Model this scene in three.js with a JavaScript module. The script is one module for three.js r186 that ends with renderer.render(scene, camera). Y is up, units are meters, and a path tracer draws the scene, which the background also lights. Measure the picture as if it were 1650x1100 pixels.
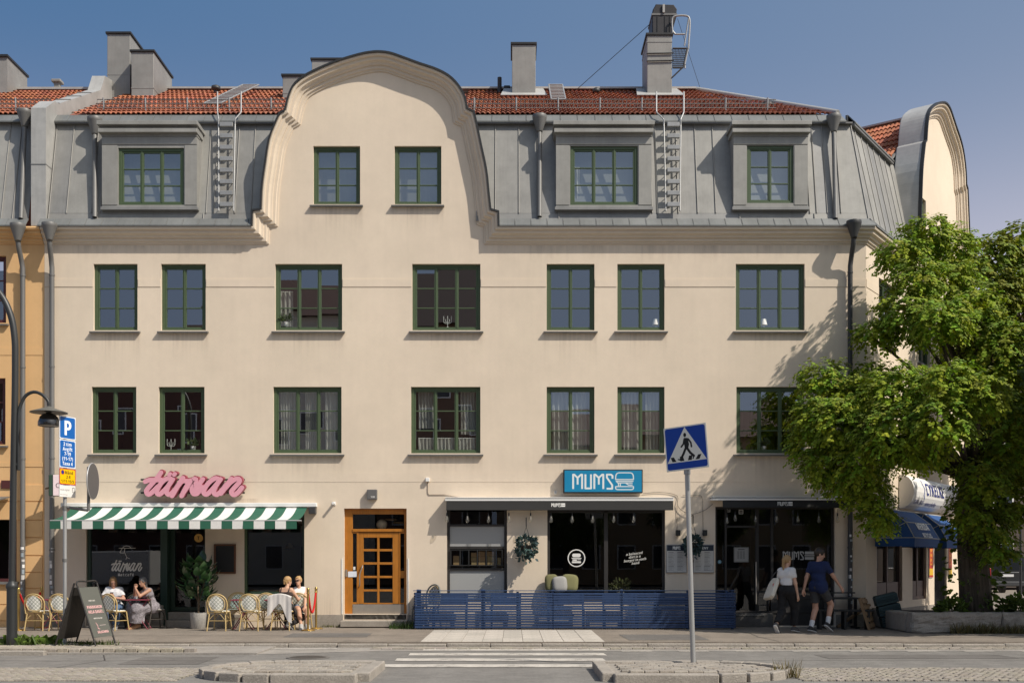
import * as THREE from 'three';
import { mergeGeometries } from 'three/addons/utils/BufferGeometryUtils.js';
import { RoundedBoxGeometry } from 'three/addons/geometries/RoundedBoxGeometry.js';

// ---------------------------------------------------------------- camera, sky, sun, exposure
const scene = new THREE.Scene();
const renderer = new THREE.WebGLRenderer({ antialias: true });
renderer.toneMapping = THREE.LinearToneMapping;
renderer.toneMappingExposure = 1.04;
renderer.shadowMap.enabled = true;
const FPX = 1750, EYE = 1.5, DIST = 25;
const camera = new THREE.PerspectiveCamera(2 * Math.atan(550 / FPX) * 180 / Math.PI, 1.5, 0.1, 600);
camera.position.set(0, EYE, DIST);
camera.setViewOffset(1650, 1100, 0, -355, 1650, 1100);      // a shift lens: level camera, frame moved up
const SUN = new THREE.Vector3(1.52, 1.92, 1).normalize();
const sun = new THREE.DirectionalLight(0xffffff, 4.35);
sun.color.setRGB(1.0, 0.925, 0.82);
sun.position.copy(SUN).multiplyScalar(60);
sun.castShadow = true; sun.shadow.radius = 1.2; sun.shadow.mapSize.set(4096, 4096);
Object.assign(sun.shadow.camera, { left: -26, right: 26, top: 26, bottom: -26, near: 1, far: 150 });
scene.add(sun, sun.target);
{ // the sky: clear summer blue, paler towards the horizon and around the sun
  const W = 512, H = 256, data = new Float32Array(W * H * 4), sm = THREE.MathUtils.smoothstep;
  for (let j = 0; j < H; j++) for (let i = 0; i < W; i++) {
    const up = ((j + 0.5) / H - 0.5) * Math.PI, ro = ((i + 0.5) / W - 0.5) * 2 * Math.PI;
    const x = Math.cos(ro) * Math.cos(up), z = Math.sin(ro) * Math.cos(up), y = Math.sin(up);
    const c = x * SUN.x + y * SUN.y + z * SUN.z;
    const w = Math.exp(-Math.pow(Math.max(0, y) / 0.2, 2)), q = w / (w + 0.28), a = Math.pow(Math.max(0, c), 8);
    const base = [0.11, 0.2, 0.355], turn = [0.24, 0.2, 0.15], haze = [0.78, 0.6, 0.5], aur = [1.3, 1.2, 1.05];
    for (let k = 0; k < 3; k++) {
      const cc = c > 0.2 ? 0.2 + (c - 0.2) * [0.45, 0.6, 0.8][k] : c;
      let v = Math.max(0.03, base[k] + turn[k] * cc) + haze[k] * q * (1 - 0.85 * sm(z, -0.3, 0.8)) + aur[k] * a;
      if (y < 0) v = v * (1 - sm(-y, 0, 0.15)) + [0.16, 0.15, 0.14][k] * sm(-y, 0, 0.15);
      data[(j * W + i) * 4 + k] = v;
    }
    data[(j * W + i) * 4 + 3] = 1;
  }
  const sky = new THREE.DataTexture(data, W, H, THREE.RGBAFormat, THREE.FloatType);
  sky.mapping = THREE.EquirectangularReflectionMapping; sky.magFilter = THREE.LinearFilter; sky.needsUpdate = true;
  scene.background = sky; scene.environment = sky;
}

// ---------------------------------------------------------------- helpers
let seed = 12345;
const R = () => { seed = (seed + 0x6d2b79f5) | 0; let t = Math.imul(seed ^ (seed >>> 15), 1 | seed); t = (t + Math.imul(t ^ (t >>> 7), 61 | t)) ^ t; return ((t ^ (t >>> 14)) >>> 0) / 4294967296; };
const rr = (a, b) => a + (b - a) * R();
const V = (x, y, z) => new THREE.Vector3(x, y, z);
const PI = Math.PI;
const fx = (p) => (p - 825) / 70, fy = (p) => (1010 - p) / 70;            // photo measurements on the facade plane, in metres
const at = (px, py, z) => { const d = DIST - z; return V((px - 825) / FPX * d, EYE + (905 - py) / FPX * d, z); };
const used = {};
const numbered = (n) => { used[n] = (used[n] ?? -1) + 1; return used[n] ? n + '_' + String(used[n]).padStart(3, '0') : n; };
function prep(g) {
  if (g.index) g = g.toNonIndexed();
  for (const k of Object.keys(g.attributes)) if (!['position', 'normal', 'uv', 'color'].includes(k)) g.deleteAttribute(k);
  if (!g.attributes.normal) g.computeVertexNormals();
  if (!g.attributes.uv) g.setAttribute('uv', new THREE.BufferAttribute(new Float32Array(g.attributes.position.count * 2), 2));
  g.clearGroups?.();
  return g;
}
const merge = (l) => { l = [].concat(l).map(prep); return l.length > 1 ? mergeGeometries(l) : l[0]; };
function tri(g) { // uv in metres from the dominant axis of each face
  g = prep(g); const p = g.attributes.position, n = new THREE.Vector3(), a = V(), b = V(), c = V(), uv = new Float32Array(p.count * 2);
  for (let i = 0; i < p.count; i += 3) {
    a.fromBufferAttribute(p, i); b.fromBufferAttribute(p, i + 1); c.fromBufferAttribute(p, i + 2);
    n.copy(b).sub(a).cross(c.clone().sub(a));
    const x = Math.abs(n.x), y = Math.abs(n.y), z = Math.abs(n.z);
    [a, b, c].forEach((v, k) => { const u = z >= x && z >= y ? [v.x, v.y] : x >= y ? [v.z, v.y] : [v.x, v.z]; uv[(i + k) * 2] = u[0]; uv[(i + k) * 2 + 1] = u[1]; });
  }
  g.setAttribute('uv', new THREE.BufferAttribute(uv, 2)); return g;
}
function mesh(name, geos, mat, parent, extra) {
  const m = new THREE.Mesh(Array.isArray(geos) ? merge(geos) : geos, mat);
  m.name = name; m.castShadow = m.receiveShadow = true;
  if (extra) Object.assign(m.userData, extra);
  (parent || scene).add(m); return m;
}
function thing(name, label, category, pos = [0, 0, 0], turn = 0, group) {
  const o = new THREE.Group(); o.name = numbered(name); o.position.set(...pos); o.rotation.y = turn;
  o.userData = { label, category }; if (group) o.userData.group = group; scene.add(o); return o;
}
const struct = (name, geos, mat) => { const m = mesh(name, geos, mat); m.name = numbered(name); m.userData.kind = 'structure'; return m; };
function copyOf(src, pos, turn, label, group) {
  const o = src.clone(); o.name = numbered(src.name.replace(/_\d+$/, '')); o.position.set(...pos); o.rotation.y = turn;
  o.userData = { ...src.userData, label }; if (group) o.userData.group = group; scene.add(o); return o;
}
// boxes given by their extents; r > 0 rounds the edges
function bx(x0, x1, y0, y1, z0, z1, r = 0) {
  const w = x1 - x0, h = y1 - y0, d = z1 - z0;
  const g = r ? new RoundedBoxGeometry(w, h, d, 1, Math.min(r, w / 2.01, h / 2.01, d / 2.01)) : new THREE.BoxGeometry(w, h, d);
  g.translate((x0 + x1) / 2, (y0 + y1) / 2, (z0 + z1) / 2); return tri(g);
}
const cb = (w, h, d, x = 0, y = 0, z = 0, r = 0) => bx(x - w / 2, x + w / 2, y - h / 2, y + h / 2, z - d / 2, z + d / 2, r);
const tf = (g, { p = [0, 0, 0], r = [0, 0, 0], s = [1, 1, 1] } = {}) => g.applyMatrix4(new THREE.Matrix4().compose(V(...p), new THREE.Quaternion().setFromEuler(new THREE.Euler(...r)), V(...s)));
const asV = (a) => (a.isVector3 ? a : V(...a));
function rod(a, b, r0, r1 = r0, n = 8) {
  a = asV(a); b = asV(b); const d = b.clone().sub(a), L = d.length();
  const g = new THREE.CylinderGeometry(r1, r0, L, n, 1); g.translate(0, L / 2, 0);
  g.applyQuaternion(new THREE.Quaternion().setFromUnitVectors(V(0, 1, 0), d.normalize())); g.translate(a.x, a.y, a.z); return prep(g);
}
function pipe(pts, r, n = 8, seg = 0, curvy = true) {
  const c = curvy ? new THREE.CatmullRomCurve3(pts.map(asV), false, 'centripetal') : new THREE.CurvePath();
  if (!curvy) for (let i = 1; i < pts.length; i++) c.add(new THREE.LineCurve3(asV(pts[i - 1]), asV(pts[i])));
  return prep(new THREE.TubeGeometry(c, seg || pts.length * 5, r, n, false));
}
const lathe = (pts, n = 24, x = 0, y = 0, z = 0) => prep(new THREE.LatheGeometry(pts.map((p) => new THREE.Vector2(...p)), n).translate(x, y, z));
const ball = (r, x, y, z, sx = 1, sy = 1, sz = 1, n = 12) => prep(new THREE.SphereGeometry(r, n, Math.max(6, n * 0.7 | 0)).scale(sx, sy, sz).translate(x, y, z));
const shapeOf = (pts) => new THREE.Shape(pts.map((p) => new THREE.Vector2(p[0], p[1])));
function ext(s, z0, z1, bevel = 0, seg = 8) {
  if (Array.isArray(s)) s = shapeOf(s);
  const g = new THREE.ExtrudeGeometry(s, { depth: z1 - z0 - 2 * bevel, bevelEnabled: bevel > 0, bevelSize: bevel, bevelThickness: bevel, bevelOffset: -bevel, bevelSegments: 1, curveSegments: seg });
  g.translate(0, 0, z0 + bevel); return g;
}
function quad(a, b, c, d) { // a,b,c,d counter-clockwise seen from the front
  const g = new THREE.BufferGeometry(); const P = [a, b, c, a, c, d].map(asV);
  g.setAttribute('position', new THREE.BufferAttribute(new Float32Array(P.flatMap((v) => [v.x, v.y, v.z])), 3));
  g.setAttribute('uv', new THREE.BufferAttribute(new Float32Array([0, 0, 1, 0, 1, 1, 0, 0, 1, 1, 0, 1]), 2));
  g.computeVertexNormals(); return g;
}
function slab(a, b, c, d, t) { // a quad with thickness t behind it
  [a, b, c, d] = [a, b, c, d].map(asV); const n = b.clone().sub(a).cross(d.clone().sub(a)).normalize().multiplyScalar(-t);
  const [e, f, g, h] = [a, b, c, d].map((v) => v.clone().add(n));
  return tri(merge([quad(a, b, c, d), quad(f, e, h, g), quad(e, f, b, a), quad(f, g, c, b), quad(g, h, d, c), quad(h, e, a, d)]));
}

// ---------------------------------------------------------------- textures and materials
const lin2s = (v) => Math.round(255 * Math.min(1, Math.max(0, v <= 0.0031308 ? 12.92 * v : 1.055 * Math.pow(v, 1 / 2.4) - 0.055)));
function noise(size, octaves, sd) { // tileable value noise, 0..1
  const out = new Float32Array(size * size); let tot = 0; const keep = seed; seed = sd;
  for (const [px, amp, py] of octaves) {
    const qx = px, qy = py || px, lat = new Float32Array(qx * qy).map(() => R()); tot += amp;
    for (let y = 0; y < size; y++) {
      const v = y / size * qy, j = Math.floor(v), fyy = v - j, ty = fyy * fyy * (3 - 2 * fyy), j0 = (j % qy) * qx, j1 = ((j + 1) % qy) * qx;
      for (let x = 0; x < size; x++) {
        const u = x / size * qx, i = Math.floor(u), f = u - i, t = f * f * (3 - 2 * f), i0 = i % qx, i1 = (i + 1) % qx;
        const a = lat[j0 + i0] * (1 - t) + lat[j0 + i1] * t, b = lat[j1 + i0] * (1 - t) + lat[j1 + i1] * t;
        out[y * size + x] += amp * (a * (1 - ty) + b * ty);
      }
    }
  }
  seed = keep; for (let i = 0; i < out.length; i++) out[i] /= tot; return out;
}
function texOf(size, f, srgb, rep) {
  const d = new Uint8Array(size * size * 4);
  for (let i = 0; i < size * size; i++) { const c = f(i); for (let k = 0; k < 3; k++) d[i * 4 + k] = srgb ? lin2s(c[k] ?? c) : Math.round(255 * Math.min(1, Math.max(0, c[k] ?? c))); d[i * 4 + 3] = 255; }
  const t = new THREE.DataTexture(d, size, size); t.wrapS = t.wrapT = THREE.RepeatWrapping; t.magFilter = THREE.LinearFilter; t.minFilter = THREE.LinearMipmapLinearFilter; t.generateMipmaps = true;
  if (srgb) t.colorSpace = THREE.SRGBColorSpace; t.repeat.set(1 / rep, 1 / rep); t.needsUpdate = true; return t;
}
const cl = (v, a = 0, b = 1) => Math.min(b, Math.max(a, v));
const N1 = noise(512, [[3, 1], [7, .8], [17, .5], [41, .3], [97, .2]], 11), N2 = noise(512, [[5, .6], [13, .6], [61, .6], [128, .8], [256, 1]], 23), N3 = noise(512, [[40, 1], [90, 1], [200, .8]], 37);
const NS = noise(512, [[60, 1, 3], [120, .6, 8], [9, .5]], 51);                   // vertical streaks
const mapMottle = (lo, hi, rep, n = N1) => texOf(512, (i) => { const v = lo + (hi - lo) * cl((n[i] - 0.3) / 0.4); return [v, v, v]; }, true, rep);
const T = {
  plaster: texOf(512, (i) => { const v = 0.90 + 0.11 * (N1[i] - 0.5) * 2 + 0.05 * (N2[i] - 0.5) + 0.045 * (NS[i] - .5); return [v, v * (0.995 + 0.02 * (N1[(i + 7777) % 262144] - .5)), v * 0.985]; }, true, 5.3),
  grain: texOf(512, (i) => N2[i], false, 0.9),
  coarse: texOf(512, (i) => N3[i], false, 0.6),
  metal: texOf(512, (i) => { const v = 0.84 + 0.24 * (N1[i] - 0.5) * 2 + 0.11 * (NS[i] - 0.5); return [v, v, v]; }, true, 2.1),
  asphalt: texOf(512, (i) => { const s = N2[(i * 7) % 262144]; let v = 0.62 + 0.35 * (N1[i] - .5) + 0.5 * (N2[i] - .5); if (s > .64) v += .18; return [v, v * .985, v * .96]; }, true, 1.7),
  asphaltBig: texOf(512, (i) => { const v = 0.8 + 0.45 * (N1[i] - .5); return [v, v, v]; }, true, 9),
  stone: texOf(512, (i) => { const v = 0.75 + 0.4 * (N3[i] - .5) + 0.4 * (N2[i] - .5) + .25 * (N1[i] - .5); return [v, v * .97, v * .93]; }, true, 0.7),
  wood: texOf(512, (i) => { const x = i % 512, y = (i / 512) | 0; const k = NS[i] * .7 + .3 * N1[i]; const v = .78 + .5 * (k - .5) + .08 * Math.sin(x * .35 + 6 * N1[i]); return [v, v * .96, v * .9]; }, true, 0.8),
  cloth: texOf(512, (i) => { const v = .9 + .2 * (N1[i] - .5) + .12 * (N3[i] - .5); return [v, v, v]; }, true, 0.8),
  dress: texOf(512, (i) => { const v = N3[i] > .52 ? .16 : .30; return [v * 1.02, v * .92, v * .98]; }, true, .5),
  paint: texOf(512, (i) => { let v = .72 + .3 * (N1[i] - .5); if (N2[i] * .6 + N1[i] * .5 < .47) v -= .3; return [v, v * .98, v * .95]; }, true, 1.1),
  bark: texOf(512, (i) => { const k = NS[i]; const v = .35 + .9 * cl(k - .25) + .2 * (N3[i] - .5); return [v, v * .95, v * .85]; }, true, 1.2),
  barkB: texOf(512, (i) => NS[i], false, 1.2),
};
const lin = (r, g, b) => new THREE.Color().setRGB(r, g, b);
const mat = (c, o = {}) => new THREE.MeshStandardMaterial({ color: lin(...c), roughness: 0.8, ...o });
const glassy = (o = {}) => new THREE.MeshPhysicalMaterial({ color: lin(.86, .9, .88), roughness: 0.0, transmission: 1, thickness: 0, ior: 3.4, ...o });
const M = {
  plaster: mat([.80, .675, .53], { map: T.plaster, bumpMap: T.grain, bumpScale: .0022, roughness: .92 }),
  trim: mat([.75, .635, .50], { map: T.plaster, bumpMap: T.grain, bumpScale: .0015, roughness: .9 }),
  orange: mat([.80, .50, .235], { map: T.plaster, bumpMap: T.grain, bumpScale: .0022, roughness: .92 }),
  plinth: mat([.40, .365, .32], { map: T.stone, bumpMap: T.grain, bumpScale: .003, roughness: .9 }),
  zinc: mat([.335, .325, .30], { map: T.metal, roughness: .55, metalness: .15 }),
  zinc2: mat([.305, .30, .285], { map: T.metal, roughness: .52, metalness: .15 }),
  zinc3: mat([.355, .345, .315], { map: T.metal, roughness: .6, metalness: .12 }),
  gutter: mat([.23, .235, .225], { map: T.metal, roughness: .5, metalness: .2 }),
  zincPale: mat([.50, .49, .46], { map: T.metal, roughness: .5, metalness: .15 }),
  pipeGrey: mat([.20, .195, .185], { map: T.metal, roughness: .5, metalness: .2 }),
  pipeDark: mat([.055, .055, .055], { map: T.metal, roughness: .5, metalness: .1 }),
  galv: mat([.42, .42, .41], { map: T.metal, roughness: .45, metalness: .35 }),
  darkMetal: mat([.035, .035, .035], { map: T.metal, roughness: .5, metalness: .2 }),
  green: mat([.072, .108, .05], { map: T.cloth, roughness: .5 }),
  greenDark: mat([.02, .045, .03], { roughness: .4 }),
  brownRed: mat([.085, .022, .02], { roughness: .5 }),
  black: mat([.012, .012, .012], { roughness: .5 }),
  nearBlack: mat([.025, .022, .02], { roughness: .6 }),
  white: mat([.78, .77, .74], { roughness: .5 }),
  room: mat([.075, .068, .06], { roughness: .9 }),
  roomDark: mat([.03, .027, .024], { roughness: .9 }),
  glass: glassy(), glassShop: glassy({ ior: 1.75, color: lin(.8, .82, .8) }),
  wood: mat([.52, .205, .028], { map: T.wood, roughness: .38 }),
  steel: mat([.42, .38, .33], { map: T.metal, roughness: .4, metalness: .5 }),
  brass: mat([.52, .36, .12], { roughness: .32, metalness: .9 }),
};
const canvas = (w, h, draw) => { const c = document.createElement('canvas'); c.width = w; c.height = h; draw(c.getContext('2d'), w, h); const t = new THREE.CanvasTexture(c); t.colorSpace = THREE.SRGBColorSpace; t.anisotropy = 8; return t; };
// a flat print: a thin plate whose front carries the drawing
function plate(name, w, h, tex, parent, pos, { ry = 0, rz = 0, rough = .5, clear = false, emissive } = {}) {
  const m = new THREE.MeshStandardMaterial({ map: tex, roughness: rough, transparent: clear, alphaTest: clear ? .5 : 0 });
  const o = mesh(name, prep(new THREE.PlaneGeometry(w, h)), m, parent); o.position.set(...pos); o.rotation.set(0, ry, rz); return o;
}
// ---------------------------------------------------------------- the corner building
const bld = thing('corner_building', 'cream plastered three-storey corner house with a curved central gable, grey mansard and red tiled roof', 'building');
const XL = fx(71), XR = fx(1396), CORN = 9.146, DPT = .32;
const dirS = V(.585, 0, -.811), SIDE = new THREE.Matrix4().makeBasis(dirS, V(0, 1, 0), V(.811, 0, .585)).setPosition(XR, 0, 0);
const side = (g) => g.applyMatrix4(SIDE);
const sp = (s, y, n) => V(s, y, n).applyMatrix4(SIDE);

// the line of the cornice, rising over the gable
function smooth(pts, n) { const c = new THREE.CatmullRomCurve3(pts.map((p) => V(p[0], p[1], 0)), false, 'centripetal'); return c.getPoints(n).map((v) => [v.x, v.y]); }
const gableRuns = [[[421, 338.5], [422.5, 304], [427.6, 266], [434.5, 224.5], [445, 198], [451, 184]], [[460, 179], [462, 170], [466, 155.4], [474, 138.5], [487, 126.5], [503.6, 117], [538, 102], [572.7, 91], [593, 86.4], [610.7, 85], [628, 87], [648.7, 94], [676, 104], [704, 113.5], [724.7, 125], [740, 141.5], [749, 159], [752, 176]], [[763, 181], [766.8, 197], [774.8, 235], [783.4, 276], [787, 311], [790, 338.5]]];
const toF = (l) => l.map((p) => { const v = at(p[0], p[1], .22); return [v.x, v.y]; });
const gablePath = [...toF([[406.5, 365], [407, 340]]), ...smooth(toF(gableRuns[0]), 12), ...smooth(toF(gableRuns[1]), 48), ...smooth(toF(gableRuns[2]), 12), ...toF([[802.4, 342], [803, 365]])];
const G0 = gablePath[0][0], G1 = gablePath[gablePath.length - 1][0];
gablePath[0][1] = gablePath[gablePath.length - 1][1] = CORN;
const facadePath = [[XL, CORN], ...gablePath, [XR, CORN]];
const sg0 = 3.3, sgk = 5.7 / (G1 - G0), sideGable = gablePath.map((p) => [sg0 + (p[0] - G0) * sgk, CORN + (p[1] - CORN) * 1.24]);
const sidePath = [[0, CORN], ...sideGable, [9.75, CORN]];

function sweep(path, prof, endShift = 0, startShift = 0) {
  const N = path.length, off = path.map((p, i) => {
    const a = path[Math.max(0, i - 1)], b = path[Math.min(N - 1, i + 1)];
    const n = (u, v) => { const l = Math.hypot(v[0] - u[0], v[1] - u[1]) || 1; return [(v[1] - u[1]) / l, -(v[0] - u[0]) / l]; };
    const n1 = i ? n(a, p) : n(p, b), n2 = i < N - 1 ? n(p, b) : n1, k = 1 / Math.max(.35, 1 + n1[0] * n2[0] + n1[1] * n2[1]);
    return [(n1[0] + n2[0]) * k, (n1[1] + n2[1]) * k];
  });
  const pt = (i, q) => V(path[i][0] + off[i][0] * q[0] + (i === N - 1 ? q[1] * endShift : i === 0 ? q[1] * startShift : 0), path[i][1] + off[i][1] * q[0], q[1]);
  const pos = [], uv = []; let u = 0;
  for (let i = 0; i < N - 1; i++) {
    const L = Math.hypot(path[i + 1][0] - path[i][0], path[i + 1][1] - path[i][1]); let v = 0;
    for (let j = 0; j < prof.length - 1; j++) {
      const l = Math.hypot(prof[j + 1][0] - prof[j][0], prof[j + 1][1] - prof[j][1]);
      const a = pt(i, prof[j]), b = pt(i + 1, prof[j]), c = pt(i + 1, prof[j + 1]), d = pt(i, prof[j + 1]);
      for (const [w, s, t] of [[a, u, v], [d, u, v + l], [c, u + L, v + l], [a, u, v], [c, u + L, v + l], [b, u + L, v]]) { pos.push(w.x, w.y, w.z); uv.push(s, t); }
      v += l;
    }
    u += L;
  }
  const g = new THREE.BufferGeometry();
  g.setAttribute('position', new THREE.BufferAttribute(new Float32Array(pos), 3)); g.setAttribute('uv', new THREE.BufferAttribute(new Float32Array(uv), 2)); g.computeVertexNormals(); return g;
}
const cornProf = [[0, -.12], [0, .25], [.03, .262], [.065, .25], [.075, .20], [.14, .195], [.155, .15], [.175, .125], [.215, .115], [.22, .075], [.285, .07], [.30, .035], [.335, .03], [.34, -.01]];
const capProf = [[.012, .275], [.012, .29], [-.03, .29], [-.03, -.4], [-.012, -.4], [-.012, .27], [.012, .275]];
mesh('cornice', sweep(facadePath, cornProf, .512, 0), M.trim, bld);
mesh('cornice', side(sweep(sidePath, cornProf, 0, -.512)), M.trim, bld);
mesh('gable_cap', sweep(gablePath, capProf), M.darkMetal, bld);
mesh('gable_cap', side(sweep(sideGable, [[.012, .275], [.012, .29], [-.03, .29], [-.03, .2], [-.012, .2], [-.012, .27], [.012, .275]])), M.darkMetal, bld);
mesh('gable_cap', side(sweep(sideGable, [[-.014, .2], [-.014, -.44], [-.002, -.44], [-.002, .2], [-.014, .2]])), M.zincPale, bld);

// openings of the street front, in photo measurements
const openings = {
  up: [[150, 221, 2], [259, 331, 2], [443, 551, 3], [664, 774, 3], [881, 958, 2], [995, 1071, 2], [1186, 1297, 3]].map((w) => [...w, 425, 532]),
  low: [[147, 219, 2], [255, 329, 2], [440, 550, 3], [662, 774, 3], [881, 958, 2], [995, 1071, 2], [1187, 1297, 3]].map((w) => [...w, 623, 730]),
  gable: [[504.5, 580, 2, 235, 329], [635.5, 711, 2, 235, 329]],
};
const shopHoles = [[138, 330, 818, 1008], [393, 490, 818, 957], [554, 655, 819, 989], [720, 817, 816, 968], [882, 1072, 816, 968], [1153, 1346, 816, 1008]];
const rectHole = (x0, x1, y0, y1) => { const h = new THREE.Path(); h.moveTo(x0, y0); h.lineTo(x1, y0); h.lineTo(x1, y1); h.lineTo(x0, y1); h.closePath(); return h; };
{
  const inset = (p) => [p[0] + (p[0] < (G0 + G1) / 2 ? .03 : -.03), p[1] - .03];
  const s = shapeOf([[XL, 0], [XR, 0], [XR, CORN - .02], ...gablePath.slice().reverse().map(inset), [XL, CORN - .02]]);
  for (const w of [...openings.up, ...openings.low, ...openings.gable]) s.holes.push(rectHole(fx(w[0]), fx(w[1]), fy(w[4]), fy(w[3])));
  for (const h of shopHoles) s.holes.push(rectHole(fx(h[0]), fx(h[1]), fy(h[3]), fy(h[2])));
  mesh('wall', tri(ext(s, -DPT, 0)), M.plaster, bld);
  // side wall on the lane
  const q = shapeOf([[0, 0], [9.8, 0], [9.8, CORN - .02], ...sideGable.slice().reverse().map((p) => [p[0] + (p[0] < 6.5 ? .03 : -.03), p[1] - .03]), [0, CORN - .02]]);
  var sideWins = [[.95, 2.2, 6.75, 8.25, 2], [.95, 2.2, 3.95, 5.45, 2], [4.3, 5.4, 6.75, 8.25, 2], [4.3, 5.4, 3.95, 5.45, 2], [6.4, 7.5, 6.75, 8.25, 2], [4.0, 5.0, 9.75, 11.15, 2], [6.6, 7.7, 9.75, 11.15, 2]];
  for (const w of sideWins) q.holes.push(rectHole(w[0], w[1], w[2], w[3]));
  for (const h of [[.8, 2.85, .52, 2.5], [3.75, 5.05, .52, 2.5], [5.85, 7.15, .18, 2.5]]) q.holes.push(rectHole(h[0], h[1], h[2], h[3]));
  mesh('side_wall', side(tri(ext(q, -DPT, 0))), M.plaster, bld);
}
// metal-clad bodies of both gables
{
  const body = (p) => shapeOf([...p.map((v) => [v[0], v[1] + .005])]);
  mesh('gable_roof', tri(ext(body(gablePath), -4.6, -.34)), M.zinc, bld);
  const g = tri(ext(body(sideGable), -.46, -.34)); mesh('gable_parapet', side(g), M.zincPale, bld);
}
// grooved band on the second floor, faint joints above the shops
const band = (x0, x1, y0, y1, z) => bx(x0, x1, y0, y1, -.01, z);
{
  const xs = [71.5, ...openings.up.flatMap((w) => [w[0] - 1, w[1] + 1]), 1395], L = [];
  for (let i = 0; i < xs.length; i += 2) L.push(band(fx(xs[i]), fx(xs[i + 1]), fy(462), fy(449.5), .011));
  L.forEach((g) => mesh('string_course', g, M.plaster, bld));
  mesh('string_course', [band(XL + .01, XR - .01, fy(776.5), fy(761), .005)], M.plaster, bld);
  [...[[.01, .93], [2.22, 4.28], [5.42, 6.38], [7.52, 9.78]].map((p) => side(band(p[0], p[1], fy(462), fy(449.5), .011))), side(band(.01, 9.78, fy(776.5), fy(761), .005))].forEach((g) => mesh('string_course', g, M.plaster, bld));
}
{ // plinth stones between the openings
  const segs = [[71, 137], [331, 392], [491, 553], [656, 719], [719, 818], [818, 881], [881, 1073], [1073, 1152], [1347, 1396]];
  for (const [a, b] of segs) { const n = Math.max(1, Math.round((b - a) / 60)); for (let i = 0; i < n; i++) mesh('plinth_stone', bx(fx(a + (b - a) * i / n) + .004, fx(a + (b - a) * (i + 1) / n) - .004, 0, fy(990) + rr(-.004, .004), -.02, .022 + rr(0, .006), .006), M.plinth, bld); }
  for (const [a, b] of [[.02, .8], [.8, 2.85], [2.85, 3.75], [3.75, 5.05], [5.05, 5.85], [7.15, 8.5], [8.5, 9.8]]) mesh('plinth_stone', side(bx(a + .004, b - .004, 0, .34, -.02, .03, .006)), M.plinth, bld);
}
// inside: floors, rear wall and partitions that close the rooms
{
  const rooms = [bx(XL, XR - .3, 3.32, 3.5, -5, -DPT), bx(XL, XR - .3, 6.15, 6.3, -5, -DPT), bx(XL, XR - .3, 9.0, 9.15, -5, -DPT), bx(XL, XR - .3, 11.62, 11.72, -5, -.5)];
  rooms.push(bx(XL, XR, 0, 11.6, -5.2, -5), bx(XL - .05, XL, 0, 12, -5.2, -DPT));
  for (const x of [-5.95, -3.2, .05, 4.1]) rooms.push(bx(x - .06, x + .06, 3.5, 9.0, -5, -DPT));
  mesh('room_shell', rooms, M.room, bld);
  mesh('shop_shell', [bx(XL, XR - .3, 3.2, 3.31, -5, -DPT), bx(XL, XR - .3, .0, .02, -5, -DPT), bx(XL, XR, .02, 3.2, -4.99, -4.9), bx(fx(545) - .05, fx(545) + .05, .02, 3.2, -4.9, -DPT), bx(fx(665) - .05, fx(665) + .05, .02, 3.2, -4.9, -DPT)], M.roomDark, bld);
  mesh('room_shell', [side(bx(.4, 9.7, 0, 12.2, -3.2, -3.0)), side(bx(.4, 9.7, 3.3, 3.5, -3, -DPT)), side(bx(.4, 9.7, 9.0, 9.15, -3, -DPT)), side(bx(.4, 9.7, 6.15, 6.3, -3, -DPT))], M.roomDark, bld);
  mesh('rear_wall', [bx(XL, XR, 0, 12, -9.3, -9)], M.plaster, bld);
}
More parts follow.
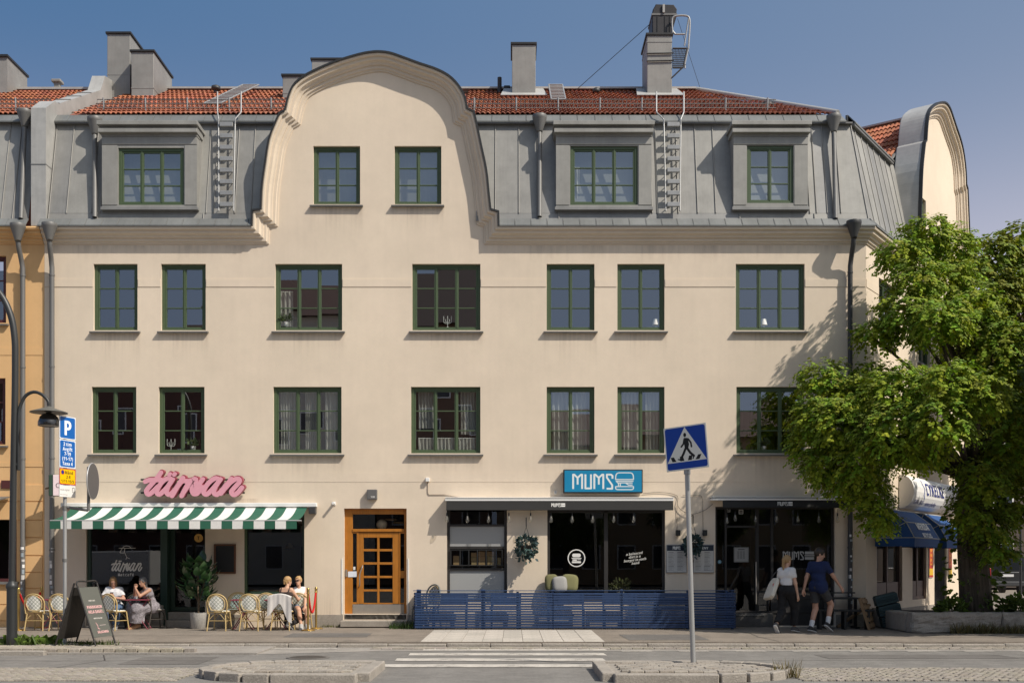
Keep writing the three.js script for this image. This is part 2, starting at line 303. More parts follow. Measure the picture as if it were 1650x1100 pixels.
// a casement window: green frame, sashes, panes, sill; returns the part
const sharedGeo = new Map();
const share = (k, f) => { if (!sharedGeo.has(k)) sharedGeo.set(k, f()); return sharedGeo.get(k); };
function casement(parent, x0, x1, y0, y1, z, cols, { rows = 3, sill = true, matFrame = M.green, xf, depth = .07, sillMat = M.pipeGrey } = {}) {
  const w = x1 - x0, h = y1 - y0, F = .07, S = .034, key = [w.toFixed(3), h.toFixed(3), cols, rows].join();
  const zf = -depth, frame = share('f' + key, () => merge([bx(0, F, 0, h, -.09, 0, .006), bx(w - F, w, 0, h, -.09, 0, .006), bx(F, w - F, h - F, h, -.09, 0, .006), bx(F, w - F, 0, F * .8, -.09, 0, .006), ...Array.from({ length: cols - 1 }, (_, i) => { const c = F + (w - 2 * F) * (i + 1) / cols; return bx(c - .012, c + .012, F, h - F, -.07, -.004, .004); })]));
  const o = mesh('window', frame, matFrame, parent); o.position.set(x0, y0, z + zf);
  const cw = (w - 2 * F) / cols, ch = h - 1.8 * F;
  for (let c = 0; c < cols; c++) {
    const a = (c ? .007 : 0), b = (c < cols - 1 ? .007 : 0), sw = cw - a - b;
    const ph = (ch - 2 * S - (rows - 1) * .024) / rows, gl = sw - 2 * S;
    const sg = share('s' + key + a + b, () => { const L = [bx(0, S, 0, ch, -.05, 0, .005), bx(sw - S, sw, 0, ch, -.05, 0, .005), bx(S, sw - S, 0, S, -.05, 0, .005), bx(S, sw - S, ch - S, ch, -.05, 0, .005)]; for (let r = 1; r < rows; r++) { const y = S + r * ph + (r - 1) * .024; L.push(bx(S, sw - S, y, y + .024, -.04, -.006, .004)); } return merge(L); });
    const s = mesh('sash', sg, matFrame, o); s.position.set(F + c * cw + a, F * .8, -.016);
    for (let r = 0; r < rows; r++) {
      const p = mesh('pane', share('p' + gl.toFixed(3) + ph.toFixed(3), () => prep(new THREE.PlaneGeometry(gl + .01, ph + .01))), M.glass, o);
      p.position.set(F + c * cw + a + S + gl / 2, F * .8 + S + r * (ph + .024) + ph / 2, -.045); p.rotation.set(rr(-.006, .006), rr(-.006, .006), 0);
    }
  }
  if (sill) { const g = mesh('sill', share('l' + w.toFixed(3), () => tf(bx(-.07, w + .07, -.018, .018, -.06, .12 + depth, .004), { r: [.16, 0, 0] })), sillMat, o); g.position.set(0, -.028, -.03); }
  if (xf) { o.updateMatrix(); o.applyMatrix4(xf); }
  return o;
}
for (const w of [...openings.up, ...openings.low, ...openings.gable]) casement(bld, fx(w[0]), fx(w[1]), fy(w[4]), fy(w[3]), 0, w[2]);
for (const w of sideWins) casement(bld, w[0], w[1], w[2], w[3], 0, w[4], { xf: SIDE });

// ---- mansard: standing-seam sheets, one mesh each
const MB = [9.33, .06], MT = [11.8, -.46];
const mpt = (x, t, out = 0) => V(x, MB[0] + (MT[0] - MB[0]) * t, MB[1] + (MT[1] - MB[1]) * t + out);
const zincs = [M.zinc, M.zinc2, M.zinc3];
function sheet(x0, x1, t0, t1, xt0 = x0, xt1 = x1, xf) {
  const j = rr(0, .004);
  let g = slab(mpt(x0 + .002, t0, j), mpt(x1 - .002, t0, j), mpt(xt1 - .002, t1, j), mpt(xt0 + .002, t1, j), .012), s = rod(mpt(x0, t0, .012), mpt(xt0, t1, .012), .014, .014, 5);
  if (xf) { side(g); side(s); }
  const o = mesh('roof_sheet', g, zincs[(R() * 3) | 0], bld); mesh('standing_seam', s, M.zinc, o); return o;
}
const tm = (py, z = 0) => (at(0, py, z).y - MB[0]) / (MT[0] - MB[0]);
const MX = (px) => at(px, 300, -.1).x;
for (const row of [[82, 110, 150, 164, 318, 334, 346, 380, 406, 442], [768, 798, 836, 866, 896, 1050, 1058, 1092, 1123, 1152, 1182, 1303, 1314, 1331, 1353]]) for (let i = 0; i < row.length - 1; i++) sheet(MX(row[i]), MX(row[i + 1]), .075, 1);
sheet(MX(1353), XR + MB[1] * .512 - .2 * 0, .075, 1, MX(1353), XR + MT[1] * .512);
for (const [a, b] of [[82, 160], [160, 330], [330, 442], [768, 900], [900, 1060], [1060, 1190], [1190, 1310]]) sheet(MX(a), MX(b), 0, .073);
sheet(MX(1310), XR + .03, 0, .073);
for (let i = 0; i < 8; i++) { const a = i * .46, b = a + .46; sheet(i ? a : -.06 * .512, b, 0, 1, i ? a : -MT[1] * .512 * -1 * -1 + .0, b, true); }
mesh('end_wall', side(tri(bx(9.5, 9.8, 0, 11.9, -8, -DPT))), M.plaster, bld);
// gutters: a row of folded sheets along the cornice and one under the tiles
function gutterRow(x0, x1, step, yA, zA, yB, zB, xf, endB = 0) {
  for (let x = x0; x < x1 - .02; x += step) {
    const e = Math.min(x1, x + step * rr(.97, 1.03)); const last = e >= x1 - .02; const a = x + .003, b = e - .003, q = last ? endB : 0;
    const dz = rr(-.004, .004);
    let L = [slab(V(a, yA, zA + dz), V(b + zA * q, yA, zA), V(b + zB * q, yB, zB), V(a, yB, zB + dz), .02), bx(a, b + (last ? zA * q : 0), yA - .03, yA, zA - .03, zA + .006)];
    if (!last) L.push(rod(V(e - .01, yA, zA + .006), V(e - .01, yB, zB + .006), .007, .007, 4));
    if (xf) L.forEach(side);
    mesh('gutter_sheet', L, M.gutter, bld);
    x = e - step;
  }
}
gutterRow(XL - .05, G0 - .0, .37, 9.175, .28, 9.36, .12);
gutterRow(G1 + .01, XR, .37, 9.175, .28, 9.36, .12, false, .512);
gutterRow(-.1, 3.3, .37, 9.175, .28, 9.36, .12, true);
gutterRow(at(82, 190, -.4).x, at(446, 190, -.4).x, .40, 11.79, -.33, 11.99, -.5);
gutterRow(at(765, 190, -.4).x, XR - .17, .40, 11.79, -.33, 11.99, -.5, false, .512);
gutterRow(.26, 3.3, .4, 11.79, -.33, 11.99, -.5, true);
mesh('soffit', [side(bx(.24, 3.3, 11.70, 11.765, -.56, -.34)), side(bx(.24, 3.3, 11.765, 11.99, -.56, -.51)), bx(at(82, 190, -.4).x, at(446, 190, -.4).x, 11.73, 11.765, -.52, -.34), bx(at(765, 190, -.4).x, XR - .2, 11.73, 11.765, -.52, -.34)], M.pipeGrey, bld);
// dormers
function dormer(x0, x1, wx0, wx1, wy0, wy1, cols) {
  const Z = .1, P = (px, py) => at(px, py, Z), a = P(x0, 337), b = P(x1, 204), c = P(wx0, wy1), d = P(wx1, wy0);
  const s = shapeOf([[a.x, a.y], [b.x, a.y], [b.x, b.y], [a.x, b.y]]); s.holes.push(rectHole(c.x, d.x, c.y, d.y));
  const o = mesh('dormer', tri(ext(s, -.06, Z, 0)), M.zinc3, bld);
  mesh('dormer_cheek', [bx(a.x, a.x + .04, a.y + .05, b.y, -.6, -.061), bx(b.x - .04, b.x, a.y + .05, b.y, -.6, -.061), bx(a.x + .04, b.x - .04, b.y - .04, b.y, -.6, -.061)], M.zinc, o);
  const y = (py) => P(0, py).y;
  mesh('dormer_cornice', [bx(a.x - .07, b.x + .05, y(205), y(198.5), -.5, .27, .008), bx(a.x - .02, b.x + .02, y(210), y(205.2), -.3, .16), bx(a.x - .05, b.x + .03, y(216.5), y(210.2), -.3, .24, .008), bx(a.x - .01, b.x + .01, y(220), y(216.7), -.1, .13)], M.zinc3, o);
  mesh('casing_board', [bx(a.x + .0, c.x - .02, a.y + .1, y(234), Z, Z + .012), bx(d.x + .02, b.x, a.y + .1, y(234), Z, Z + .012), bx(a.x, b.x, y(232.5), y(220.5), Z, Z + .02)], M.zinc3, o);
  mesh('dormer_apron', [bx(a.x - .03, b.x + .03, a.y - .02, a.y + .05, -.05, Z + .035, .006)], M.zinc2, o);
  casement(bld, c.x, d.x, c.y, d.y, Z, cols, { sill: false, depth: .035 });
}
dormer(164, 317, 190, 296, 238, 330, 3); dormer(896, 1050, 919, 1028, 235, 330, 3); dormer(1182, 1302, 1204, 1279, 234, 327, 2);

// ---- roof: deck, ridge, pantiles
const RE = [12.0, -.52], RR = [14.45, -4.9], hipTop = V(5.05, RR[0], RR[1]), hipFoot = V(7.66, RE[0], RE[1]);
const rpt = (x, t, up = 0) => V(x, RE[0] + (RR[0] - RE[0]) * t + up * .87, RE[1] + (RR[1] - RE[1]) * t + up * .49);
const sideEnd = (v) => v.clone().addScaledVector(dirS, 9);
mesh('roof_deck', [slab(rpt(-10.6, 0, -.06), V(hipFoot.x, RE[0] - .05, RE[1]), V(hipTop.x, RR[0] - .05, RR[1]), rpt(-10.6, 1, -.06), .05), slab(V(hipFoot.x, RE[0] - .05, RE[1]), sideEnd(hipFoot).setY(RE[0] - .05), sideEnd(hipTop).setY(RR[0] - .05), V(hipTop.x, RR[0] - .05, RR[1]), .05), slab(V(hipTop.x, RR[0] - .06, RR[1] - .02), V(-10.6, RR[0] - .06, RR[1] - .02), V(-10.6, 12, -9.2), V(12, 12, -9.2), .05)], mat([.25, .075, .045]), bld);
const tileMats = [[.45, .15, .075], [.38, .125, .065], [.52, .18, .095], [.30, .10, .06], [.43, .165, .095]].map((c) => mat(c, { map: T.stone, roughness: .85 }));
function tileGeo(w, l) { // a double-roll pantile: x across, y up the slope, z out
  const n = 12, pos = [], prof = (u) => .018 + .02 * Math.sin(u * 4 * PI - .6) + .006 * Math.sin(u * 8 * PI);
  const p = (u, v) => [u * w, v * l, prof(u) + (1 - v) * .034];
  const q = (a, b, c, d) => pos.push(...a, ...b, ...c, ...a, ...c, ...d);
  for (let i = 0; i < n; i++) { const a = i / n, b = (i + 1) / n; q(p(a, 0), p(b, 0), p(b, 1.12), p(a, 1.12)); const e = p(a, 0), f = p(b, 0); q([e[0], e[1] + .004, e[2] - .022], [f[0], f[1] + .004, f[2] - .022], f, e); }
  const g = new THREE.BufferGeometry(); g.setAttribute('position', new THREE.BufferAttribute(new Float32Array(pos), 3)); g.computeVertexNormals(); return tri(g);
}
function tiles(parent, ranges, frame, w, l, rows, keep, single) { // frame: Matrix4 of the roof plane (x along, y up the slope, z out)
  const g = tileGeo(w, l), rest = [], m4 = new THREE.Matrix4(), col = [];
  for (let r = 0; r < rows; r++) for (const [x0, x1] of ranges) for (let x = x0; x < x1 - w * .6; x += w) {
    if (!keep(x, r * l)) continue;
    m4.copy(frame).multiply(new THREE.Matrix4().makeRotationZ(rr(-.006, .006)).setPosition(x, r * l + rr(-.006, .006), rr(-.003, .003)));
    if (r < single) { const t = mesh('roof_tile', g, tileMats[(R() * 5) | 0], parent); t.matrix.copy(m4); t.matrix.decompose(t.position, t.quaternion, t.scale); }
    else { rest.push(m4.clone()); const k = rr(.72, 1.2); col.push(lin(k, k * rr(.9, 1.12), k * rr(.85, 1.15))); }
  }
  if (!rest.length) return;
  const im = new THREE.InstancedMesh(g, tileMats[0], rest.length); rest.forEach((m, i) => { im.setMatrixAt(i, m); im.setColorAt(i, col[i]); });
  im.name = 'roof_tiles'; im.userData.kind = 'stuff'; im.castShadow = im.receiveShadow = true; parent.add(im);
}
const slopeUp = V(0, RR[0] - RE[0], RR[1] - RE[1]), SL = slopeUp.length(); slopeUp.normalize();
const roofFrame = (x, t) => new THREE.Matrix4().makeBasis(V(1, 0, 0), slopeUp, V(1, 0, 0).cross(slopeUp)).setPosition(rpt(x, t));
tiles(bld, [[-10.35, -5.15], [-1.2, 7.6]], roofFrame(0, 0), .235, .42, 12, (x, s) => x + .12 < hipFoot.x + (hipTop.x - hipFoot.x) * s / SL, 5);
mesh('ridge_cap', [tf(cb(15.5, .05, .34), { p: [-2.7, RR[0] + .035, RR[1]] })], M.zincPale, bld);
mesh('hip_flashing', [rod(hipFoot.clone().add(V(0, .05, 0)), hipTop.clone().add(V(0, .06, 0)), .07, .07, 8)], M.zincPale, bld);
function snowGuard(parent, x0, x1, t, tilt = 0) {
  const o = mesh('snow_guard', [0, .1, .2].map((h) => rod(rpt(x0, t).add(V(0, .1 + h, .02)), rpt(x1, t).add(V(0, .1 + h, .02)), .011, .011, 5)), M.pipeGrey, parent);
  const bars = []; for (let x = x0; x < x1; x += .09) bars.push(rod(rpt(x, t).add(V(0, .1, .02)), rpt(x, t).add(V(0, .3, .02)), .005, .005, 4));
  mesh('guard_bars', bars, M.pipeGrey, o);
  for (let x = x0 + .15; x < x1; x += 1.0) mesh('guard_bracket', [rod(rpt(x, t), rpt(x, t).add(V(0, .34, .03)), .022, .022, 4), rod(rpt(x, t + .07), rpt(x, t).add(V(0, .3, .03)), .012, .012, 4)], M.galv, o);
}
snowGuard(bld, -9.9, -5.3, .09); snowGuard(bld, -1.05, 6.3, .09);

// ---- chimneys
function chimney(px0, px1, pyT, yB, z, depth, { cap = true, bands = 1, name = 'chimney', m = M.zinc } = {}) {
  const a = at(px0, pyT, z), b = at(px1, pyT, z);
  const o = mesh(name, bx(a.x, b.x, yB, a.y - .03, z - depth, z, .012), m, bld);
  if (cap) mesh('chimney_cap', bx(a.x - .035, b.x + .035, a.y - .03, a.y + .03, z - depth - .035, z + .035, .008), M.darkMetal, o);
  for (let i = 1; i <= bands; i++) { const y = a.y - (a.y - yB) * i / (bands + 1); mesh('sheet_joint', bx(a.x - .006, b.x + .006, y - .012, y + .012, z - depth - .006, z + .006), m, o); }
  mesh('chimney_flashing', slab(V(a.x - .3, yB + .0, z + .28), V(b.x + .3, yB + .0, z + .28), V(b.x + .22, yB + .55, z - .6), V(a.x - .22, yB + .55, z - .6), .02), M.zincPale, o);
  return o;
}
chimney(172, 209, 53, 13.4, -4.0, 1.25); chimney(211, 247, 82, 13.0, -3.6, 1.55);
chimney(502, 575, 95, 13.4, -5.0, .9); chimney(455, 500, 121, 13.2, -3.2, .8);
chimney(825, 863, 70, 13.72, -3.7, .9, { bands: 0 });
const ch4 = chimney(1043, 1083, 55, 13.72, -3.7, 1.1, { bands: 0 });
{ const z = -3.7, P = (x, y) => at(x, y, z);
  for (const y of [86, 98]) mesh('chimney_strap', [rod(P(1042, y + 1).setZ(z + .03), P(1085, y).setZ(z + .03), .018, .018, 6)], M.pipeDark, ch4);
  mesh('sheet_joint', [bx(P(1042.5, 0).x, P(1083.5, 0).x, P(0, 68).y, P(0, 66.5).y, z - 1.1, z + .008)], M.zinc2, ch4);
  // dark flue housing on top
  const pts = [[1052, 53], [1082, 53], [1091, 21], [1092, 11], [1087, 4], [1058, 3], [1053, 12], [1052, 22]].map((p) => { const v = P(...p); return [v.x, v.y]; });
  const o = mesh('flue_housing', tri(ext(pts, z - .85, z - .1, .02)), mat([.05, .047, .048], { map: T.metal, roughness: .5, metalness: .3 }), bld);
  mesh('flue_band', bx(P(1051, 0).x, P(1092, 0).x, P(0, 21.5).y, P(0, 18.5).y, z - .87, z - .085), M.pipeGrey, o);
  mesh('flue_rib', [bx(P(1068.5, 0).x, P(1072, 0).x, P(0, 18).y, P(0, 5).y, z - .09, z - .05)], M.zincPale, o);
  for (const x of [1060, 1072, 1080]) mesh('flue_rib', bx(P(x, 0).x, P(x + .8, 0).x, P(0, 52).y, P(0, 23).y, z - .11, z - .085), M.darkMetal, o);
  // sweep's platform and rail
  const pl = mesh('sweep_platform', [rod(P(1084, 78), P(1107, 78), .025), rod(P(1084, 109), P(1101, 109), .025), rod(P(1107, 78), P(1101, 109), .02), rod(P(1083, 125), P(1105, 104), .02)], M.pipeDark, bld);
  const mh = []; for (let i = 0; i <= 9; i++) { const f = i / 9; mh.push(rod(P(1084 + 22 * f, 79), P(1084 + 16 * f, 109), .009, .009, 4), rod(P(1084, 79 + 30 * f), P(1107 - 6 * f, 79 + 30 * f), .009, .009, 4)); }
  mesh('platform_mesh', mh, M.pipeDark, pl);
  mesh('handrail', [pipe([P(1084, 56), P(1084, 29), P(1088, 26), P(1108, 26), P(1111, 30), P(1109.5, 79)], .025, 6, 40), rod(P(1084, 50), P(1088, 55), .025), rod(P(1087, 55), P(1104, 55), .022), rod(P(1110, 28), P(1103, 74), .018), rod(P(1109, 79), P(1104, 102), .02), rod(P(1104, 102), P(1104, 110), .02)], M.galv, pl);
}
{ // party wall stepping up the roof to the left chimneys
  const zy = [[.12, 9.2], [.12, 11.9], [-.35, 12.25], [-.6, 12.3], [-3.2, 13.75], [-3.5, 14.25], [-5.2, 14.6], [-5.2, 9.2]];
  const g = ext(zy.map((p) => [-p[0], p[1]]), 0, .34); g.rotateY(PI / 2); g.translate(fx(53) + .0, 0, 0);
  const o = mesh('party_wall', tri(g), M.zincPale, bld);
  for (let i = 3; i < 5; i++) for (let k = 0; k < 4; k++) { const f = k / 4, a = zy[i], b = zy[i + 1], z = a[0] + (b[0] - a[0]) * f, y = a[1] + (b[1] - a[1]) * f; if (i === 3) mesh('standing_seam', rod(V(fx(53) - .01, y + .012, z), V(fx(53) + .35, y + .012, z), .012, .012, 5), M.zinc2, o); }
  mesh('standing_seam', [bx(fx(53) - .006, fx(53) + .346, 10.6, 10.62, -.3, .13)], M.zinc2, o);
}
// roof vents, hatches and ladders
const onRoof = (px, py) => { let t = .5; for (let i = 0; i < 30; i++) { const v = rpt(0, t), y = 905 - (v.y - EYE) * FPX / (DIST - v.z); t += (y - py) * .012; t = cl(t, 0, 1); } const v = rpt(0, t); return V((px - 825) / FPX * (DIST - v.z), v.y, v.z); };
function mushroom(px, pyTop, pyBase, r, m = M.pipeDark) { const b = onRoof(px, pyBase), h = at(px, pyTop, b.z).y - b.y; mesh('roof_vent', [lathe([[.0, h], [r, h - .06], [r * 1.05, h - .14], [r * .55, h - .16], [r * .5, h - .18], [r * .5, -.1]], 16, b.x, b.y, b.z)], m, bld); }
mushroom(347.5, 136, 152, .12); mushroom(961, 140, 152, .1); mushroom(1236, 163, 168, .16, M.darkMetal);
{ const b = onRoof(805, 150); mesh('vent_pipe', [rod(b, V(b.x, at(805, 125, b.z).y, b.z), .06, .06, 10)], M.pipeDark, bld); mesh('roof_vent', [bx(at(812, 0, b.z).x, at(822, 0, b.z).x, b.y - .1, b.y + .22, b.z - .3, b.z, .02)], M.pipeDark, bld); }
function walkway(p0, p1, p2, p3, n) { // a slatted roof walk between four points, one slat per part
  const o = mesh('roof_walkway', [rod(p0, p3, .02, .02, 6), rod(p1, p2, .02, .02, 6)], M.galv, bld);
  for (let i = 0; i <= n; i++) mesh('slat', [rod(p0.clone().lerp(p3, i / n), p1.clone().lerp(p2, i / n), .018, .018, 5)], M.galv, o);
}
{ const u = (v, h) => v.add(V(0, h, .1)); walkway(u(onRoof(888, 170), .12), u(onRoof(911, 170), .12), u(onRoof(906, 152), .22), u(onRoof(884, 152), .22), 10);
  walkway(u(onRoof(330, 177), .12), u(onRoof(356, 177), .12), u(onRoof(418, 151), .2), u(onRoof(392, 151), .2), 14); }
function wallLadder(px0, px1, pxt0, pxt1) {
  const L = (px, py, out) => { const v = at(px, py, 0); const t = (v.y - MB[0]) / (MT[0] - MB[0]); const z = MB[1] + (MT[1] - MB[1]) * t + out; const w = at(px, py, z); return w; };
  const rail = (px, pt) => pipe([L(px, 340, .17), L(px + (pt - px) * .1, 260, .17), L(px + (pt - px) * .2, 200, .17), L(px + (pt - px) * .2, 192, .2), at(pt, 181, -.32), at(pt, 148, -.55)], .018, 6, 60, false);
  const o = mesh('roof_ladder', [rail(px0, pxt0), rail(px1, pxt1)], M.galv, bld);
  for (let i = 0; i < 8; i++) { const y = 201 + i * 18.4, a = L(px0 + 2, y, .17), b = L(px1 - 1, y + 1, .17); const st = mesh('ladder_step', [bx(a.x, b.x, a.y - .05, a.y + .05, a.z - .02, a.z + .05, .01)], M.galv, o); mesh('step_bracket', [rod(a.clone().setX(b.x - .05), L(px1 - 3, y + 4, 0), .012, .012, 4), rod(a, L(px0 + 4, y + 4, 0), .012, .012, 4)], M.pipeGrey, o); }
}
wallLadder(352, 376, 350, 388); wallLadder(1073, 1096, 1058, 1102);
mesh('guy_wire', [rod(onRoof(925, 148), at(1046, 40, -3.9), .008, .008, 4)], M.pipeDark, bld);
mesh('guy_wire', [rod(at(1092, 30, -3.9), at(1131, 150, -4.9), .006, .006, 4)], M.pipeDark, bld);

// ---- rainwater pipes
function hopper(x, y, z, r = .17, h = .36) { return lathe([[r * .92, 0], [r, .0], [r, -.06], [r * .95, -.08], [r * .42, -h], [r * .36, -h - .04], [r * .3, -h]], 18, x, y, z); }
function downpipe(parent, px, pyTop, pyBot, zFoot, zTop, m, bend = [0, 0]) {
  const a = at(px + bend[0], pyTop, zTop), f = at(px, pyBot, zFoot), top = a.y - .4;
  const pts = bend[1] ? [[a.x, top + .05, a.z], [a.x, top - .05, a.z], [f.x, top - .5, zFoot], [f.x, top - .62, zFoot], [f.x, f.y, zFoot]] : [[a.x, top + .05, a.z], [f.x, f.y, zFoot]];
  const o = mesh('downpipe', [pipe(pts, .055, 10, 40, false), hopper(a.x, a.y, a.z)], m, parent);
  const y0 = f.y, y1 = top - .7; for (let y = y1; y > y0 + .3 && bend[1]; y -= 2.1) mesh('pipe_clip', [rod(V(f.x, y - .02, zFoot), V(f.x, y + .02, zFoot), .064, .064, 12), rod(V(f.x, y, zFoot), V(f.x + .0, y, 0), .012, .012, 5)], m, o);
  return o;
}
downpipe(bld, 1370.5, 356, 1004, .11, .36, M.pipeDark, [6, 1]); downpipe(bld, 83, 360, 1000, .11, .36, M.pipeGrey, [-4, 1]);
downpipe(bld, 869.5, 186, 349, .13, -.22, M.pipeGrey); downpipe(bld, 152, 190, 350, .13, -.22, M.pipeGrey); downpipe(bld, 1347, 186, 352, .13, -.22, M.pipeGrey, [-3, 0]);
// stickers on the pipes
for (const [px, y0, y1, n] of [[82.5, 884, 985, 12], [1371, 858, 985, 12]]) for (let i = 0; i < n; i++) { const y = fy(y0 + (y1 - y0) * (i + R() * .7) / n), h = rr(.03, .1), a = rr(-.9, .9), g = new THREE.CylinderGeometry(.0585, .0585, h, 8, 1, true, a - .5, rr(.6, 1.2)); mesh('sticker', tf(prep(g), { p: [at(px, 900, .11).x, y, .11] }), [M.white, mat([.3, .35, .38]), mat([.55, .53, .5])][i % 3], bld); }

// ---- entrance door
{
  const X = (u) => fx(540 + u / 4.786), Y = (v) => fy(800 + v / 4.786), Z = -.10;
  const d = mesh('entrance_door', [bx(X(66), X(128), Y(905), Y(93), Z - .1, Z, .01), bx(X(528), X(551), Y(905), Y(93), Z - .1, Z, .01), bx(X(128), X(528), Y(134), Y(93), Z - .1, Z, .01), bx(X(128), X(528), Y(270), Y(248), Z - .1, Z + .02, .008), bx(X(160), X(176), Y(830), Y(270), Z - .1, Z, .006), bx(X(490), X(497), Y(830), Y(270), Z - .1, Z, .004), bx(X(128), X(160), Y(283), Y(270), Z - .09, Z - .004), bx(X(497), X(528), Y(283), Y(270), Z - .09, Z - .004), bx(X(497), X(528), Y(628), Y(572), Z - .09, Z - .004), bx(X(128), X(160), Y(612), Y(596), Z - .09, Z - .004), bx(X(128), X(160), Y(830), Y(815), Z - .09, Z - .004), bx(X(497), X(528), Y(830), Y(820), Z - .09, Z - .004)], M.wood, bld);
  const leaf = [bx(X(177), X(212), Y(828), Y(273), Z - .08, Z - .012, .006), bx(X(438), X(489), Y(828), Y(273), Z - .08, Z - .012, .006), bx(X(212), X(438), Y(315), Y(273), Z - .08, Z - .012, .006), bx(X(212), X(438), Y(830), Y(820), Z - .08, Z - .012), bx(X(318), X(335), Y(820), Y(315), Z - .07, Z - .016, .006)];
  const rows = [315, 403, 421, 506, 524, 611, 628, 716, 732, 820];
  for (let i = 1; i < 5; i++) for (const [a, b] of [[212, 318], [335, 438]]) leaf.push(bx(X(a), X(b), Y(rows[2 * i]), Y(rows[2 * i - 1]), Z - .07, Z - .018, .006));
  mesh('door_leaf', leaf, M.wood, d);
  const pane = (u0, u1, v0, v1) => mesh('pane', prep(new THREE.PlaneGeometry(X(u1) - X(u0), Y(v0) - Y(v1)).translate((X(u0) + X(u1)) / 2, (Y(v0) + Y(v1)) / 2, Z - .05)), M.glassShop, d);
  pane(128, 528, 134, 248); pane(128, 160, 283, 596); pane(128, 160, 612, 815); pane(497, 528, 283, 572); pane(497, 528, 628, 820);
  for (let i = 0; i < 5; i++) { pane(212, 318, rows[2 * i], rows[2 * i + 1]); pane(335, 438, rows[2 * i], rows[2 * i + 1]); }
  mesh('kick_plate', bx(X(128), X(528), Y(904), Y(832), Z - .09, Z + .004, .004), M.steel, d);
  mesh('handle', [pipe([[X(180), Y(690), Z], [X(186), Y(685), Z + .06], [X(188), Y(600), Z + .07], [X(206), Y(545), Z + .06], [X(206), Y(530), Z]], .013, 8, 40)], M.steel, d);
  mesh('notice', tf(bx(-.1, .1, -.065, .065, 0, .004), { p: [X(127), Y(598), Z + .006], r: [0, 0, .03] }), mat([.7, .74, .8]), d);
  mesh('notice', bx(X(134), X(150), Y(565), Y(540), Z + .003, Z + .01), M.white, d);
  mesh('lock_plate', bx(X(74), X(88), Y(618), Y(562), Z, Z + .03, .004), M.steel, d);
  mesh('door_step', bx(X(66), X(551), Y(950), Y(906), -.3, -.0, .01), M.plinth, bld);
  mesh('door_step', bx(X(55), X(560), 0.02, Y(952), -.2, .34, .012), M.plinth, bld);
  // pale corner strips beside the door
  for (const [a, b] of [[48, 56], [560, 568]]) mesh('corner_strip', bx(X(a), X(b), Y(905), Y(476), 0, .012), M.white, bld);
}
// ---- shop fronts
function shopFrame(name, x0, x1, y0, y1, z, bars, m, t = .07) { // bars: [kind, a, b, c] in photo pixels
  const X0 = fx(x0), X1 = fx(x1), Y0 = fy(y1), Y1 = fy(y0);
  const L = [bx(X0, X0 + t, Y0, Y1, z - .1, z, .006), bx(X1 - t, X1, Y0, Y1, z - .1, z, .006), bx(X0 + t, X1 - t, Y1 - t, Y1, z - .1, z, .006), bx(X0 + t, X1 - t, Y0, Y0 + t, z - .1, z, .006)];
  for (const [k, p, a, b, w = .05] of bars) L.push(k === 'v' ? bx(fx(p) - w / 2, fx(p) + w / 2, fy(b), fy(a), z - .09, z - .004, .005) : bx(fx(a), fx(b), fy(p) - w / 2, fy(p) + w / 2, z - .09, z - .004, .005));
  return mesh(name, L, m, bld);
}
const shopPane = (o, x0, x1, y0, y1, z, m = M.glassShop) => mesh('pane', prep(new THREE.PlaneGeometry(fx(x1) - fx(x0), fy(y0) - fy(y1)).translate((fx(x0) + fx(x1)) / 2, (fy(y0) + fy(y1)) / 2, z).rotateX(0)), m, o);
const cafeL = shopFrame('shop_window', 138, 262, 818, 975, -.06, [], M.greenDark, .08); shopPane(cafeL, 141, 259, 822, 972, -.1);
mesh('wall_below_window', bx(fx(138), fx(262), 0, fy(975), -DPT, -.02), M.plinth, bld);
const cafeD = shopFrame('cafe_door', 268, 330, 818, 985, -.28, [['v', 272, 820, 985, .08]], M.greenDark, .09); shopPane(cafeD, 275, 325, 824, 980, -.33);
mesh('wall_pier', bx(fx(262), fx(268), 0, fy(818), -DPT, -.04), M.greenDark, bld);
mesh('door_step', [bx(fx(268), fx(330), 0, .16, -DPT, .12, .01)], M.plinth, bld); mesh('door_step', [bx(fx(268), fx(330), .16, .34, -DPT, -.1, .01)], M.plinth, bld);
const cafeR = shopFrame('shop_window', 393, 490, 818, 957, -.06, [], M.greenDark, .055); shopPane(cafeR, 396, 487, 822, 955, -.1);
mesh('jamb_board', bx(fx(391), fx(397), fy(958), fy(818), -.06, -.03), M.green, cafeR);
const hatch = shopFrame('serving_window', 720, 817, 816, 968, -.06, [['h', 846, 723, 814, .05], ['h', 882, 723, 814, .06], ['h', 917, 723, 814, .06]], M.nearBlack, .065);
{
  const film = mat([.36, .36, .35], { roughness: .18 });
  mesh('frosted_pane', bx(fx(724), fx(813), fy(880.5), fy(847.5), -.12, -.1), film, hatch); mesh('frosted_pane', bx(fx(724), fx(813), fy(966), fy(919), -.12, -.1), film, hatch);
  shopPane(hatch, 723, 814, 819, 845, -.1); shopPane(hatch, 723, 814, 884, 915, -.2);
  for (const [x0, x1, h] of [[729, 740, 17], [758, 768, 22], [770, 781, 24], [784, 796, 24], [801, 807, 14]]) { let y = fy(912); for (let r = 0; r < (h > 20 ? 3 : 2); r++) { const e = y + h / (h > 20 ? 3 : 2) / 70; mesh('carton', bx(fx(x0) + rr(0, .01), fx(x1), y + .004, e, -.34, -.23, .006), mat([.40 * rr(.85, 1.1), .26, .13], { roughness: .9 }), hatch); y = e; } }
  mesh('hatch_rack', [...[726, 741, 755, 769, 783, 797, 809].map((x) => rod(V(fx(x), fy(912), -.03), V(fx(x), fy(886), -.03), .018, .018, 4)), rod(V(fx(724), fy(886), -.03), V(fx(811), fy(886), -.03), .014, .014, 4), rod(V(fx(724), fy(911), -.03), V(fx(811), fy(911), -.03), .014, .014, 4)], M.black, hatch);
}
